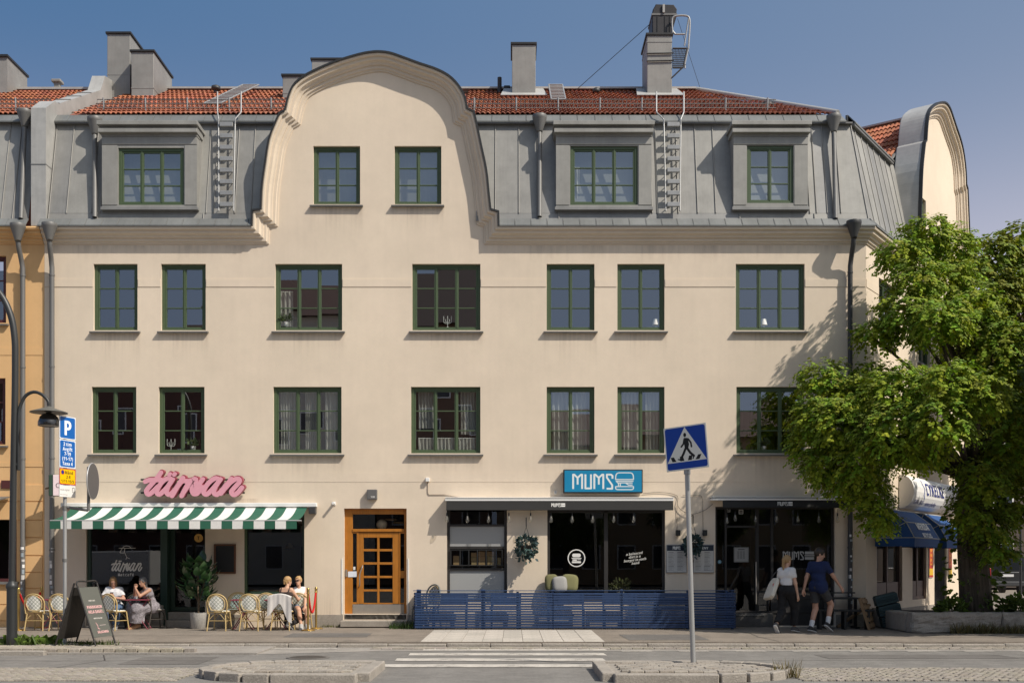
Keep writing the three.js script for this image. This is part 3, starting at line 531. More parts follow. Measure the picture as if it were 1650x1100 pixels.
const mumsB = shopFrame('shop_window', 882, 1072, 816, 968, -.06, [['v', 977, 818, 966, .09], ['h', 824, 884, 1070, .05]], M.nearBlack, .06); shopPane(mumsB, 885, 974, 826, 964, -.1); shopPane(mumsB, 980, 1069, 826, 964, -.1);
const mumsC = shopFrame('shop_entrance', 1153, 1346, 816, 988, -.08, [['v', 1171, 818, 986, .05], ['v', 1222, 818, 986, .08], ['v', 1246, 818, 986, .06], ['h', 848, 1171, 1222, .05], ['h', 962, 1246, 1343, .1]], M.nearBlack, .055);
shopPane(mumsC, 1155, 1170, 818, 985, -.12); shopPane(mumsC, 1172, 1221, 818, 985, -.12); shopPane(mumsC, 1223, 1245, 818, 985, -.12); shopPane(mumsC, 1247, 1344, 818, 960, -.12);
mesh('handle', [rod(V(fx(1219), fy(973), -.02), V(fx(1219), fy(905), -.02), .016, .016, 8), rod(V(fx(1219), fy(910), -.02), V(fx(1219), fy(910), -.08), .01), rod(V(fx(1219), fy(968), -.02), V(fx(1219), fy(968), -.08), .01)], M.steel, mumsC);
mesh('panel_below_window', bx(fx(1246), fx(1344), fy(1008), fy(962), -.2, -.1), M.nearBlack, mumsC);
mesh('door_step', bx(fx(1153), fx(1246), 0, fy(988), -.3, .02, .01), mat([.12, .115, .11], { map: T.stone }), bld);
// side-street shop fronts
function sideShop(name, s0, s1, y0, y1, m, bars = []) {
  const o = mesh(name, side(merge([bx(s0, s0 + .08, y0, y1, -.14, -.05), bx(s1 - .08, s1, y0, y1, -.14, -.05), bx(s0, s1, y1 - .08, y1, -.14, -.05), bx(s0, s1, y0, y0 + .08, -.14, -.05), ...bars])), m, bld);
  mesh('pane', side(prep(new THREE.PlaneGeometry(s1 - s0 - .1, y1 - y0 - .1).translate((s0 + s1) / 2, (y0 + y1) / 2, -.11))), M.glassShop, o); return o;
}
const brownFrame = mat([.10, .06, .045], { roughness: .5 });
for (const [a, b] of [[.8, 2.85], [3.75, 5.05]]) { const o = sideShop('shop_window', a, b, .52, 2.5, brownFrame, [bx((a + b) / 2 - .05, (a + b) / 2 + .05, .6, 2.42, -.13, -.06), bx(a + .08, b - .08, .6, 1.0, -.12, -.07)]); }
{ const o = sideShop('shop_door', 5.85, 7.15, .18, 2.5, M.nearBlack); const L = []; for (let i = 1; i < 12; i++) L.push(side(rod(V(5.9 + i * .1, .25, -.03), V(5.9 + i * .1, 2.45, -.03), .012, .012, 5))); mesh('door_grille', L, M.pipeDark, o); mesh('door_step', side(bx(5.8, 7.2, 0, .18, -.3, .25, .01)), M.plinth, bld); }
{ // roof over the lane gable
  const peak = sideGable[Math.floor(sideGable.length / 2)], yR = peak[1] - .18, sm = (sideGable[0][0] + sideGable[sideGable.length - 1][0]) / 2;
  for (const k of [-1, 1]) {
    const ez = V(k * 3.1, -2.3, 0).normalize(), fr = SIDE.clone().multiply(new THREE.Matrix4().makeBasis(V(0, 0, -k), ez.clone().multiplyScalar(-1), V(0, 0, -k).cross(ez.clone().multiplyScalar(-1))).setPosition(sm + k * 3.1, yR - 2.3, k > 0 ? -.5 : -4.5));
    tiles(bld, [[0, 4.0]], fr, .235, .42, 9, () => true, k < 0 ? 0 : 0);
    mesh('roof_deck', side(slab(V(sm + k * 3.1, yR - 2.36, -.47), V(sm + k * 3.1, yR - 2.36, -5), V(sm, yR - .06, -5), V(sm, yR - .06, -.47), .04)), M.zinc2, bld);
  }
  mesh('ridge_cap', side(bx(sm - .12, sm + .12, yR + .02, yR + .07, -5, -.47)), M.zincPale, bld);
}
// ---------------------------------------------------------------- ground, road, pavement
const RY = -.10;                                            // road level; the pavement is y = 0
const Zk = 4.75, Zm = 8.75, Zn = 10.5;                      // kerb line, median from Zm to Zn
M.asphalt = mat([.30, .285, .265], { map: T.asphalt, bumpMap: T.coarse, bumpScale: .006, roughness: .92 });
M.walk = mat([.345, .295, .245], { map: T.asphalt, bumpMap: T.coarse, bumpScale: .004, roughness: .93 });
M.lane = mat([.46, .425, .385], { map: T.asphalt, bumpMap: T.coarse, bumpScale: .005, roughness: .93 });
M.granite = mat([.44, .405, .36], { map: T.stone, bumpMap: T.coarse, bumpScale: .008, roughness: .9 });
M.paint = mat([.70, .66, .60], { map: T.paint, roughness: .8 });
const flat = (pts, y) => { const g = new THREE.ShapeGeometry(shapeOf(pts.map((p) => [p[0], -p[1]]))); g.rotateX(-PI / 2); g.translate(0, y, 0); return tri(g); };
struct('ground', flat([[-300, -300], [-300, 120], [300, 120], [300, -300]], RY - .03), M.walk);
struct('road', flat([[-120, Zk - .1], [-120, 40], [120, 40], [120, Zk - .1]], RY), M.asphalt);
struct('pavement', bx(-120, 24, RY - .05, 0, -.4, Zk - .13), M.walk);
struct('pavement', flat([[7.5, -.41], [24, -.41], [24, -30], [28, -60], [24, -60], [8.5, -2]], -.002), M.walk);
struct('lane', flat([[24.3, Zk - .2], [36, Zk - .2], [60, -60], [44, -60]], RY + .004), M.asphalt);
// pale slabs in front of the crossing
{
  const g = new THREE.Group(); g.name = 'crossing_slabs'; g.userData.kind = 'structure'; scene.add(g);
  const slabM = [[.60, .565, .51], [.56, .53, .48], [.64, .60, .545]].map((c) => mat(c, { map: T.stone, roughness: .85 }));
  const tex = 4; for (let i = 0; i < 9; i++) for (let j = 0; j < 4; j++) { const x = -1.72 + i * .385, z = 1.18 + j * .86; mesh('paving_slab', bx(x + .004, x + .381, -.03, .006 + rr(0, .003), z + .004, z + .856, .004), slabM[(R() * 3) | 0], g); }
}
// kerb stones along the road
const kerb = new THREE.Group(); kerb.name = 'kerb'; kerb.userData.kind = 'structure'; scene.add(kerb);
for (let x = -16; x < 22; ) { const L = rr(.75, 1.15), low = true; mesh('kerb_stone', tf(bx(0, L - .012, -.25, 0, -.12, 0, .018), { p: [x, -.028 + rr(-.006, .006), Zk + rr(-.012, .012)], r: [0, rr(-.008, .008), 0] }), M.granite, kerb); x += L; }
// a strip of small setts along the kerb, a pale lane beyond it, and the road paint
function setts(name, x0, x1, z0, z1, w, d, y, parent, keep, m = M.granite, h = .06) {
  const g = bx(-w / 2 + .004, w / 2 - .004, -h, 0, -d / 2 + .004, d / 2 - .004, .01), L = [], C = []; let row = 0;
  for (let z = z0 + d / 2; z < z1 - d * .3; z += d, row++) for (let x = x0 + w / 2 + (row % 2) * w / 2; x < x1; x += w) {
    if (keep && !keep(x, z)) continue;
    const k = rr(.82, 1.14); L.push(new THREE.Matrix4().compose(V(x + rr(-.006, .006), y + rr(-.005, .005), z + rr(-.005, .005)), new THREE.Quaternion().setFromEuler(new THREE.Euler(rr(-.03, .03), rr(-.04, .04), rr(-.03, .03))), V(rr(.93, 1), 1, rr(.93, 1)))); C.push(lin(k, k * rr(.96, 1.01), k * rr(.9, 1)));
  }
  const im = new THREE.InstancedMesh(g, m, L.length); L.forEach((q, i) => { im.setMatrixAt(i, q); im.setColorAt(i, C[i]); });
  im.name = parent ? name : numbered(name); im.userData.kind = 'stuff'; (parent || scene).add(im); return im;
}
const tagStuff = (o, label, category) => { Object.assign(o.userData, { label, category, kind: 'stuff' }); return o; };
const sett = (n, ...a) => tagStuff(setts(n, ...a), a.length ? 'row of small grey granite setts set along the pavement kerb' : '', 'setts');
sett('kerb_setts', -2.6, 20, Zk + .02, Zk + .42, .2, .13, RY + .022, null);
const wide = setts('median_setts', -16, 19, Zm, Zn, .115, .09, RY + .02, null, (x, z) => !(x > -4.5 && x < 3.9));
tagStuff(wide, 'pale grey setts paving the median strip on both sides of the islands', 'setts');
struct('cycle_lane', flat([[-2.4, Zk + .42], [-2.4, Zk + .78], [22, Zk + .78], [22, Zk + .42]], RY + .004), M.lane);
const strip = (x0, x1, z, w, name = 'road_marking', m = M.paint) => struct(name, flat([[x0, z - w / 2], [x0 + .01, z + w / 2], [x1, z + w / 2], [x1 - .02, z - w / 2]], RY + .008), m);
{ const mk = new THREE.Group(); mk.name = 'road_markings'; mk.userData.kind = 'structure'; scene.add(mk);
  const add = (n, x0, x1, z, w) => { const o = strip(x0, x1, z, w); o.name = n; mk.add(o); };
  for (const [x0, x1, z] of [[-1.62, 1.72, 5.25], [-1.78, 1.62, 6.27], [-1.9, 1.52, 7.3], [-2.02, 1.42, 8.33]]) { add('crossing_stripe', x0, x1, z, .47); }
  for (let i = 0; i < 18; i++) add('lane_dash', 1.95 + i * 1.02, 2.5 + i * 1.02, 5.62, .13);
  add('lane_line', -5.4, -3.2, 5.1, .16); }
// left: the parking bay's rough cobbled edge
{
  const im = setts('edge_cobbles', -14.5, -5.4, Zk + .08, Zk + 1.52, .2, .15, RY + .095, null, (x, z) => x < -7.9 || z > Zk + .25 + (x + 7.9) * .45, mat([.50, .46, .40], { map: T.stone, bumpMap: T.coarse, bumpScale: .01, roughness: .9 }), .1);
  tagStuff(im, 'rough uneven pale cobbles along the road edge below the sandwich board', 'cobbles');
  struct('parking_bay', bx(-24, -4.4, RY - .02, RY + .03, Zk - .1, Zk + 1.55), M.lane);
  struct('parking_bay', flat([[-4.4, Zk], [-4.4, Zk + 1.5], [-2.4, Zk + .8], [-2.4, Zk]], RY + .004), M.lane);
  const k2 = new THREE.Group(); k2.name = 'bay_kerb'; k2.userData.kind = 'structure'; scene.add(k2);
  for (let x = -14; x < -8.2; x += 1.0) mesh('kerb_stone', bx(x + .006, x + .994, -.25, RY + .085 + rr(-.006, .006), Zk + 1.56, Zk + 1.7, .02), M.granite, k2);
}
// ---- the two traffic islands, kerb stones and setts as pieces
function island(label, outline, x0, x1, keep) {
  const o = thing('traffic_island', label, 'traffic island', [0, RY, 0]);
  const H = .12, zc = (Zm + Zn) / 2; let k = 0;
  mesh('core', tri(ext(outline.map((p) => [p[0], -p[1]]), 0, H - .035).rotateX(-PI / 2)), M.granite, o);
  for (let i = 0; i < outline.length; i++) { // kerb stones round the edge
    const a = V(outline[i][0], 0, outline[i][1]), b = V(...(([x, z]) => [x, 0, z])(outline[(i + 1) % outline.length])), L = a.distanceTo(b), n = Math.max(1, Math.round(L / .95)), d = b.clone().sub(a).normalize(), ang = Math.atan2(-d.z, d.x);
    for (let j = 0; j < n; j++) { const q = a.clone().addScaledVector(d, L * (j + .5) / n); const m = mesh('kerb_stone', rough(bx(-L / n / 2 - .004, L / n / 2 - .004, -.02, H, -.02, .16, .02)), M.granite, o); m.position.copy(q).setY(rr(-.004, .004)); m.rotation.y = ang + rr(-.01, .01); }
  }
  const w = .2, dz = .15, cols = []; let row = 0;
  const inside = (x, z) => { let c = false; for (let i = 0, j = outline.length - 1; i < outline.length; j = i++) { const [xi, zi] = outline[i], [xj, zj] = outline[j]; if ((zi > z) !== (zj > z) && x < (xj - xi) * (z - zi) / (zj - zi) + xi) c = !c; } return c; };
  const g = rough(bx(-w / 2 + .006, w / 2 - .006, -.06, 0, -dz / 2 + .006, dz / 2 - .006, .012), .006);
  for (let z = Zm + .24; z < Zn - .2; z += dz, row++) for (let x = x0; x < x1; x += w) { const X = x + (row % 2) * w / 2; if (!(inside(X - .12, z - .13) && inside(X + .12, z + .13) && inside(X - .14, z + .13) && inside(X + .14, z - .13))) continue; const m = mesh('paving_sett', g, islandMats[(R() * 4) | 0], o); m.position.set(X, H + rr(-.012, .004), z); m.rotation.set(rr(-.02, .02), rr(-.04, .04), rr(-.02, .02)); }
  return o;
}
const islandMats = [[.46, .42, .37], [.40, .37, .33], [.50, .46, .40], [.43, .385, .33]].map((c) => mat(c, { map: T.stone, bumpMap: T.coarse, bumpScale: .006, roughness: .9 }));
function vn3(x, y, z) { const I = Math.floor, h = (a, b, c) => { let t = Math.imul(a, 374761393) ^ Math.imul(b, 668265263) ^ Math.imul(c, 1274126177); t = Math.imul(t ^ (t >>> 13), 1103515245); return ((t ^ (t >>> 16)) >>> 0) / 4294967296; }, i = I(x), j = I(y), k = I(z), f = (t) => t * t * (3 - 2 * t), u = f(x - i), v = f(y - j), w = f(z - k), L = (a, b, t) => a + (b - a) * t; return L(L(L(h(i, j, k), h(i + 1, j, k), u), L(h(i, j + 1, k), h(i + 1, j + 1, k), u), v), L(L(h(i, j, k + 1), h(i + 1, j, k + 1), u), L(h(i, j + 1, k + 1), h(i + 1, j + 1, k + 1), u), v), w) - .5; }
function rough(g, a = .012, f = 14) { const p = g.attributes.position; for (let i = 0; i < p.count; i++) { const x = p.getX(i), y = p.getY(i), z = p.getZ(i), n = (q) => 1.3 * vn3(x * f + q, y * f, z * f) + .7 * vn3(x * f * 2.7, y * f * 2.7 + q, z * f * 2.7); p.setXYZ(i, x + a * n(3.1), y + a * .7 * n(17.7), z + a * n(41.3)); } g.computeVertexNormals(); return g; }
const arc = (cx, cz, rx, rz, a0, a1, n) => Array.from({ length: n + 1 }, (_, i) => { const a = a0 + (a1 - a0) * i / n; return [cx + rx * Math.cos(a), cz + rz * Math.sin(a)]; });
const zc = (Zm + Zn) / 2, zr = (Zn - Zm) / 2;
island('low granite traffic island carrying the leaning crossing sign', [[1.36, Zm], [1.36, Zn], ...arc(2.75, zc, 1.02, zr, PI / 2, -PI / 2, 9)], 1.5, 4);
island('empty low granite traffic island left of the crossing', [[-2.06, Zn], [-2.06, Zm], ...arc(-3.2, zc, 1.05, zr, -PI / 2, -PI * 1.5, 9)], -4.2, -2.1);

// repairs, seams and covers in the asphalt
{ const dark = mat([.22, .205, .19], { map: T.asphalt, bumpMap: T.coarse, bumpScale: .005, roughness: .95 }), tar = mat([.06, .055, .05], { roughness: .7 });
  for (const [x0, x1, z0, z1] of [[-6.2, -4.9, 6.7, 8.1], [5.2, 8.4, 6.3, 7.1], [-9.8, -8.4, 7.1, 8.4]]) struct('asphalt_patch', flat([[x0, z0], [x0 + .04, z1], [x1, z1 - .03], [x1 - .03, z0 + .02]], RY + .004), dark);
  for (const [x0, x1, z0, z1] of [[-4.6, -2.9, 2.2, 3.4], [2.2, 3.8, 2.6, 4.2]]) struct('asphalt_patch', flat([[x0, z0], [x0 + .04, z1], [x1, z1 - .03], [x1 - .03, z0 + .02]], .004), dark);
  const seam = (pts, y, w = .018) => struct('tar_seam', merge(pts.slice(1).map((p, i) => { const a = pts[i], d = Math.hypot(p[0] - a[0], p[1] - a[1]), nx = -(p[1] - a[1]) / d * w, nz = (p[0] - a[0]) / d * w; return flat([[a[0] + nx, a[1] + nz], [a[0] - nx, a[1] - nz], [p[0] - nx, p[1] - nz], [p[0] + nx, p[1] + nz]], y); })), tar);
  const wob = (x0, x1, z, n) => Array.from({ length: n + 1 }, (_, i) => [x0 + (x1 - x0) * i / n, z + rr(-.05, .05)]);
  seam(wob(-9.6, -2.2, 2.95, 16), .004, .014); seam(wob(2, 12, 3.5, 14), .004, .01); seam(wob(-16, 16, 7.45, 26), RY + .006, .012); seam(wob(-3.2, -2.9, 4.4, 2), .004); seam([[4.9, 1.2], [5.0, 2.2], [4.92, 3.3], [5.05, 4.5]], .004, .009); seam([[8, 6], [8.5, 6.9], [8.3, 8.6]], RY + .007, .009); seam([[-7, 6.4], [-6.6, 7.4], [-6.9, 8.7]], RY + .007, .009);
  const d = thing('manhole_cover', 'round iron manhole cover in the road left of the crossing', 'manhole cover', [-3.4, RY + .004, 6.9]); mesh('lid', lathe([[0, .006], [.3, .006], [.3, 0]], 28), mat([.10, .095, .09], { map: T.stone, roughness: .6, metalness: .4 }), d); mesh('ring', lathe([[.3, .008], [.36, .008], [.36, 0]], 28), mat([.14, .13, .12], { roughness: .6 }), d);
}
// rain streaks on the plaster under sills and along the base
{ const t = canvas(256, 256, (c) => { for (let i = 0; i < 70; i++) { const x = R() * 256, h = 40 + R() * 200, w = 2 + R() * 12, g = c.createLinearGradient(0, 0, 0, h); g.addColorStop(0, `rgba(92,74,56,${(.015 + R() * .04).toFixed(3)})`); g.addColorStop(1, 'rgba(92,74,56,0)'); c.fillStyle = g; c.fillRect(x, 0, w, h); } }), m = new THREE.MeshStandardMaterial({ map: t, transparent: true, roughness: .95 });
  const stain = (x0, x1, yT, h, flip) => { const g = prep(new THREE.PlaneGeometry(x1 - x0, h)); if (flip) g.rotateZ(PI); const o = mesh('weather_stain', g, m, bld); o.position.set((x0 + x1) / 2, yT - h / 2, .008 + (flip ? .004 : 0)); };
  for (const w of [...openings.up, ...openings.low, ...openings.gable]) stain(fx(w[0]) - .08, fx(w[1]) + .08, fy(w[4]) - .06, rr(.5, 1.1));
  for (const [a, b] of [[76, 240], [240, 400], [800, 980], [980, 1160], [1160, 1360]]) stain(fx(a), fx(b), 8.78, rr(.4, .7));
  for (const [a, b, y, h] of [[200, 420, 803, .5], [500, 552, 985, .9], [658, 718, 985, .8]]) stain(fx(a), fx(b), fy(y) + (y > 900 ? h - .1 : 0), h, y > 900); }
// ---------------------------------------------------------------- the neighbouring orange house
const nb = thing('orange_house', 'orange plastered house with dark red window frames at the left edge', 'building');
{
  const x0 = -18, x1 = XL - .004, wins = [[-60, 9, 412, 520], [-60, 8, 609, 716], [-30, 26, 830, 938]];
  const s = shapeOf([[x0, 0], [x1, 0], [x1, 9.13], [x0, 9.13]]);
  for (const w of wins) s.holes.push(rectHole(fx(w[0]), fx(w[1]), fy(w[3]), fy(w[2])));
  mesh('wall', tri(ext(s, -.3, 0)), M.orange, nb);
  for (const w of wins.slice(0, 2)) casement(nb, fx(w[0]), fx(w[1]), fy(w[3]), fy(w[2]), 0, 2, { matFrame: M.brownRed });
  const sw = mesh('shop_window', [bx(fx(-30), fx(26), fy(938), fy(932), -.1, -.03), bx(fx(20), fx(26), fy(938), fy(830), -.1, -.03), bx(fx(-30), fx(26), fy(836), fy(830), -.1, -.03)], M.brownRed, nb);
  mesh('pane', prep(new THREE.PlaneGeometry(.8, 1.5).translate(fx(-2), fy(884), -.08)), M.glassShop, sw);
  mesh('sill', bx(fx(-30), fx(30), fy(941), fy(937), -.08, .1), M.pipeGrey, sw);
  mesh('room_shell', [bx(x0, x1, 0, 9, -3.2, -3), bx(x0, x1, 3.3, 3.5, -3, -.3), bx(x0, x1, 6.1, 6.3, -3, -.3)], M.roomDark, nb);
  // rusticated courses on the ground floor
  const ys = [780, 808, 838, 866, 895, 922, 948, 974, 1000];
  for (let i = 0; i < ys.length - 1; i++) for (const [a, b] of [[30, 70], [-260, 30]]) { if (b === 30 && i > 1 && i < 6) { mesh('wall_course', bx(fx(-260), fx(-31), fy(ys[i + 1]) + .012, fy(ys[i]) - .012, -.02, .02, .006), M.orange, nb); continue; } mesh('wall_course', bx(fx(a), fx(b) + (b === 70 ? -.03 : -.0), fy(ys[i + 1]) + .012, fy(ys[i]) - .012, -.02, .02, .006), M.orange, nb); }
  mesh('string_course', [bx(x0, x1 - .02, fy(572), fy(560), -.01, .008), bx(x0, x1 - .02, fy(752), fy(745), -.01, .01)], M.orange, nb);
  mesh('cornice', sweep([[x0, CORN], [x1 - .01, CORN]], cornProf), M.orange, nb);
  mesh('shop_canopy', [slab(V(-18, fy(806), .55), V(fx(16), fy(806), .55), V(fx(16), fy(800), .05), V(-18, fy(800), .05), .03)], M.pipeGrey, nb);
  for (const row of [[-400, -300, -200, -110, -70, -30, 6, 24, 50]]) for (let i = 0; i < row.length - 1; i++) { const a = MX(row[i]), b = MX(row[i + 1]); const m = mesh('roof_sheet', slab(mpt(a, 0), mpt(b - .004, 0), mpt(b - .004, 1), mpt(a, 1), .012), zincs[i % 3], nb); mesh('standing_seam', rod(mpt(a, 0, .012), mpt(a, 1, .012), .014, .014, 5), M.zinc, m); }
  const row2 = (x, xe, st, yA, zA, yB, zB) => { for (; x < xe - .05; x += st) mesh('gutter_sheet', [slab(V(x + .003, yA, zA), V(Math.min(xe, x + st) - .003, yA, zA), V(Math.min(xe, x + st) - .003, yB, zB), V(x + .003, yB, zB), .02), bx(x + .003, Math.min(xe, x + st) - .003, yA - .03, yA, zA - .03, zA + .006)], M.gutter, nb); };
  row2(-14.5, fx(49), .37, 9.175, .28, 9.36, .12); row2(-14.5, fx(49), .4, 11.79, -.33, 11.99, -.5);
  downpipe(nb, 36, 361, 1000, .11, .36, M.pipeGrey, [-8, 1]); downpipe(nb, 33, 178, 352, .13, -.22, M.pipeGrey, [6, 0]);
  for (let i = 0; i < 9; i++) { const g = new THREE.CylinderGeometry(.0585, .0585, rr(.04, .12), 8, 1, true, rr(-1, .2), rr(.6, 1.4)); mesh('sticker', tf(prep(g), { p: [at(36, 900, .11).x, fy(885 + i * 9), .11] }), [M.white, mat([.3, .35, .38]), mat([.55, .53, .5])][i % 3], nb); }
  mesh('roof_deck', [slab(rpt(-18, 0, -.06), rpt(-10.9, 0, -.06), rpt(-10.9, 1, -.06), rpt(-18, 1, -.06), .05), slab(V(-10.9, RR[0] - .06, RR[1]), V(-18, RR[0] - .06, RR[1]), V(-18, 12, -9), V(-10.9, 12, -9), .05)], mat([.25, .075, .045]), nb);
  tiles(nb, [[-15, -10.95]], roofFrame(0, 0), .235, .42, 12, () => true, 5);
  mesh('ridge_cap', [bx(-18, -10.9, RR[0], RR[0] + .06, RR[1] - .15, RR[1] + .15)], M.zincPale, nb);
  snowGuard(nb, -15, -11, .09);
  { const a = at(-30, 82, -4.2), b = at(11, 92, -4.2); const c = mesh('chimney', bx(a.x, b.x, 13.2, b.y, -5.4, -4.2), M.zinc, nb); mesh('chimney_cap', bx(a.x - .03, b.x + .03, b.y, b.y + .06, -5.45, -4.15), M.darkMetal, c); }
  { const b = onRoof(92, 125); mesh('roof_vent', [bx(b.x - .07, b.x + .07, b.y - .1, b.y + .22, b.z - .07, b.z + .07), bx(b.x - .13, b.x + .13, b.y + .22, b.y + .3, b.z - .13, b.z + .13, .02)], M.zinc, nb); }
  mesh('name_plate', bx(-11.75, fx(18), fy(787), fy(774), .0, .05, .005), M.brownRed, nb);
}
// ---------------------------------------------------------------- across the street (behind the viewer, seen in the panes) and down the lane
function simpleHouse(name, label, x0, x1, z0, z1, h, roofH, m, roofM, wins, faceNear, parent) {
  const o = thing(name, label, 'building'); const W = [];
  mesh('wall', tri(bx(x0, x1, 0, h, z0, z1)), m, o);
  const zf = faceNear ? z0 : z1, k = faceNear ? -1 : 1;
  mesh('roof', tri(ext([[-z1 - .5, h], [-z0 + .5, h], [-(z0 + z1) / 2, h + roofH]], x0 - .3, x1 + .3).rotateY(PI / 2)), roofM, o);
  for (let y = 1; y < h - 1.6; y += 2.9) for (let x = x0 + 1; x < x1 - 1.4; x += 2.3) { const f = mesh('window', bx(x, x + 1.2, y, y + 1.6, zf - .06, zf + .06), M.white, o); mesh('pane', bx(x + .08, x + 1.12, y + .08, y + 1.52, zf + k * .06 - .01, zf + k * .06 + .01), mat([.03, .035, .04], { roughness: .1 }), f); }
  return o;
}
const facing = [['pale_apartment_house', 'pale grey house across the street reflected in the window panes', -19.5, -9, 18, 3, mat([.62, .58, .5]), mat([.09, .045, .035])], ['brown_house', 'brown house with a dark roof across the street, reflected in the panes', -8.9, -1.5, 17, 5, mat([.2, .12, .08]), mat([.085, .06, .052])], ['dark_house', 'low dark brick house across the street at the far left', -34, -19.7, 14.2, 3.4, mat([.12, .055, .04]), mat([.07, .04, .03])], ['low_house', 'low ochre house across the street on the right', -1, 34, 9.5, 2.8, mat([.34, .24, .14]), mat([.09, .045, .035])]];
for (const [n, l, x0, x1, h, rh, m, rm] of facing) simpleHouse(n, l, x0, x1, 46, 56, h, rh, m, rm, 1, true);
const farM = mat([.10, .075, .06], { map: T.plaster });
{ const o = simpleHouse('dark_brick_house', 'dark brown house down the lane behind the lime tree', 20, 62, -48, -38, 13, 4, farM, mat([.1, .04, .03]), 1, false); }
// ---------------------------------------------------------------- café: awning, sign, board, furniture
const sans = (px, w = 'bold') => `${w} ${px}px sans-serif`;
const scriptStrokes = { t: [[[438, 160], [385, 235], [300, 330], [262, 385], [285, 422], [330, 400], [400, 330]], [[250, 268], [300, 250], [370, 248], [440, 246]]], ä: [[[575, 252], [545, 227], [480, 250], [410, 335], [388, 398], [415, 424], [470, 385], [540, 305], [578, 245]], [[580, 242], [520, 340], [508, 400], [540, 425], [590, 390], [650, 310]], [[541, 186], [549, 176]], [[600, 186], [608, 176]]], r: [[[705, 225], [640, 330], [575, 440]], [[640, 330], [700, 262], [750, 262], [785, 262]]], n: [[[800, 255], [745, 335], [690, 440]], [[715, 395], [790, 290], [852, 232], [862, 262], [815, 350], [832, 412], [872, 415], [940, 335]], [[945, 240], [890, 320], [845, 395]]], a: [[[1150, 255], [1110, 227], [1050, 255], [975, 340], [955, 398], [985, 424], [1040, 385], [1110, 305], [1155, 245]], [[1160, 240], [1095, 340], [1080, 400], [1110, 425], [1160, 395], [1235, 300]]], n2: [[[1290, 235], [1235, 320], [1165, 412]], [[1215, 350], [1300, 262], [1372, 232], [1392, 262], [1325, 345], [1290, 395], [1320, 428], [1370, 400], [1418, 340]]] };
function ribbon(pts, r) { // outline of a thick stroke with round ends
  const c = pts.length > 2 ? new THREE.CatmullRomCurve3(pts.map((p) => V(p[0], p[1], 0)), false, 'centripetal').getPoints(22) : pts.map((p) => V(p[0], p[1], 0)), A = [], B = [], n = c.length;
  const tan = (i) => c[Math.min(n - 1, i + 1)].clone().sub(c[Math.max(0, i - 1)]).normalize();
  for (let i = 0; i < n; i++) { const t = tan(i); A.push([c[i].x - t.y * r, c[i].y + t.x * r]); B.unshift([c[i].x + t.y * r, c[i].y - t.x * r]); }
  const capAt = (p, t, s) => Array.from({ length: 5 }, (_, k) => { const a = Math.atan2(t.y, t.x) * 1 + s * PI / 2 - (k + 1) * PI / 6; return [p.x + r * Math.cos(a), p.y + r * Math.sin(a)]; });
  return [...A, ...capAt(c[n - 1], tan(n - 1), 1), ...B, ...capAt(c[0], tan(0).negate(), 1)];
}
{
  const s = thing('script_sign', 'large pink script letters on the wall above the striped awning', 'shop sign');
  const face = mat([.72, .33, .40], { roughness: .5 }), edge = mat([.30, .06, .085], { roughness: .5 });
  const toW = (p) => { const v = at(200 + p[0] / 7.5, 740 + p[1] / 7.5, .26); return [v.x, v.y]; }; let k = 0;
  for (const [ch, L] of Object.entries(scriptStrokes)) for (const st of L) {
    const o2 = ribbon(st.map(toW).map((p) => [p[0] + .016, p[1] + .022]), st.length === 2 ? .05 : .056), z = .26 + (k++ % 7) * .0012;
    const l = mesh('letter', prep(ext(o2, .10, z - .02)), edge, s); mesh('letter_face', prep(ext(ribbon(st.map(toW), st.length === 2 ? .046 : .053), z - .018, z)), face, l);
  }
  for (const py of [773, 794]) mesh('sign_rail', bx(fx(228), fx(395), fy(py + 1.5), fy(py - 1.5), .04, .09, .004), mat([.05, .05, .04]), s);
  for (const [px, py] of [[240, 773], [300, 773], [380, 773], [240, 794], [310, 794], [380, 794]]) mesh('bracket', bx(fx(px) - .02, fx(px) + .02, fy(py) - .02, fy(py) + .02, 0, .05), M.pipeGrey, s);
}
const awnGreen = mat([.022, .12, .072], { map: T.cloth, roughness: .85 }), awnWhite = mat([.80, .78, .74], { map: T.cloth, roughness: .85 });
{
  const a = thing('striped_awning', 'green and white striped canvas awning with a straight valance over the café', 'awning');
  const xa = -10.09, xb = -4.70, n = 23, w = (xb - xa) / n, prof = (t) => [.1 + 1.2 * t, 2.75 - .343 * t - .075 * Math.sin(PI * t) * (1 - .3 * t)];
  for (let i = 0; i < n; i++) {
    const x0 = xa + i * w, x1 = x0 + w, m = i % 2 ? awnWhite : awnGreen, g = [];
    for (let k = 0; k < 8; k++) { const p = prof(k / 8), q = prof((k + 1) / 8); g.push(slab(V(x0, q[1], q[0]), V(x1, q[1], q[0]), V(x1, p[1], p[0]), V(x0, p[1], p[0]), .006)); }
    mesh('canvas_stripe', g, m, a);
    const sw = rr(-.012, .012); mesh('valance_stripe', slab(V(x0, 2.218, 1.318 + sw), V(x1, 2.218, 1.318 + sw), V(x1, 2.39, 1.318), V(x0, 2.39, 1.318), .006), m, a);
  }
  mesh('front_bar', rod(V(xa, 2.398, 1.30), V(xb + .1, 2.398, 1.30), .018, .018, 8), M.galv, a);
  mesh('cassette', bx(xa - .25, xb + .22, 2.755, 2.85, 0, .16, .015), M.white, a);
  for (const x of [xa + .3, xb - .3]) mesh('folding_arm', [rod(V(x, 2.68, .1), V(x + (x < -7 ? .9 : -.9), 2.5, .6), .025), rod(V(x + (x < -7 ? .9 : -.9), 2.5, .6), V(x, 2.38, 1.28), .022)], M.pipeDark, a);
  mesh('end_bracket', bx(xb + .05, xb + .2, 2.6, 2.75, 0, .2, .01), M.pipeDark, a);
}
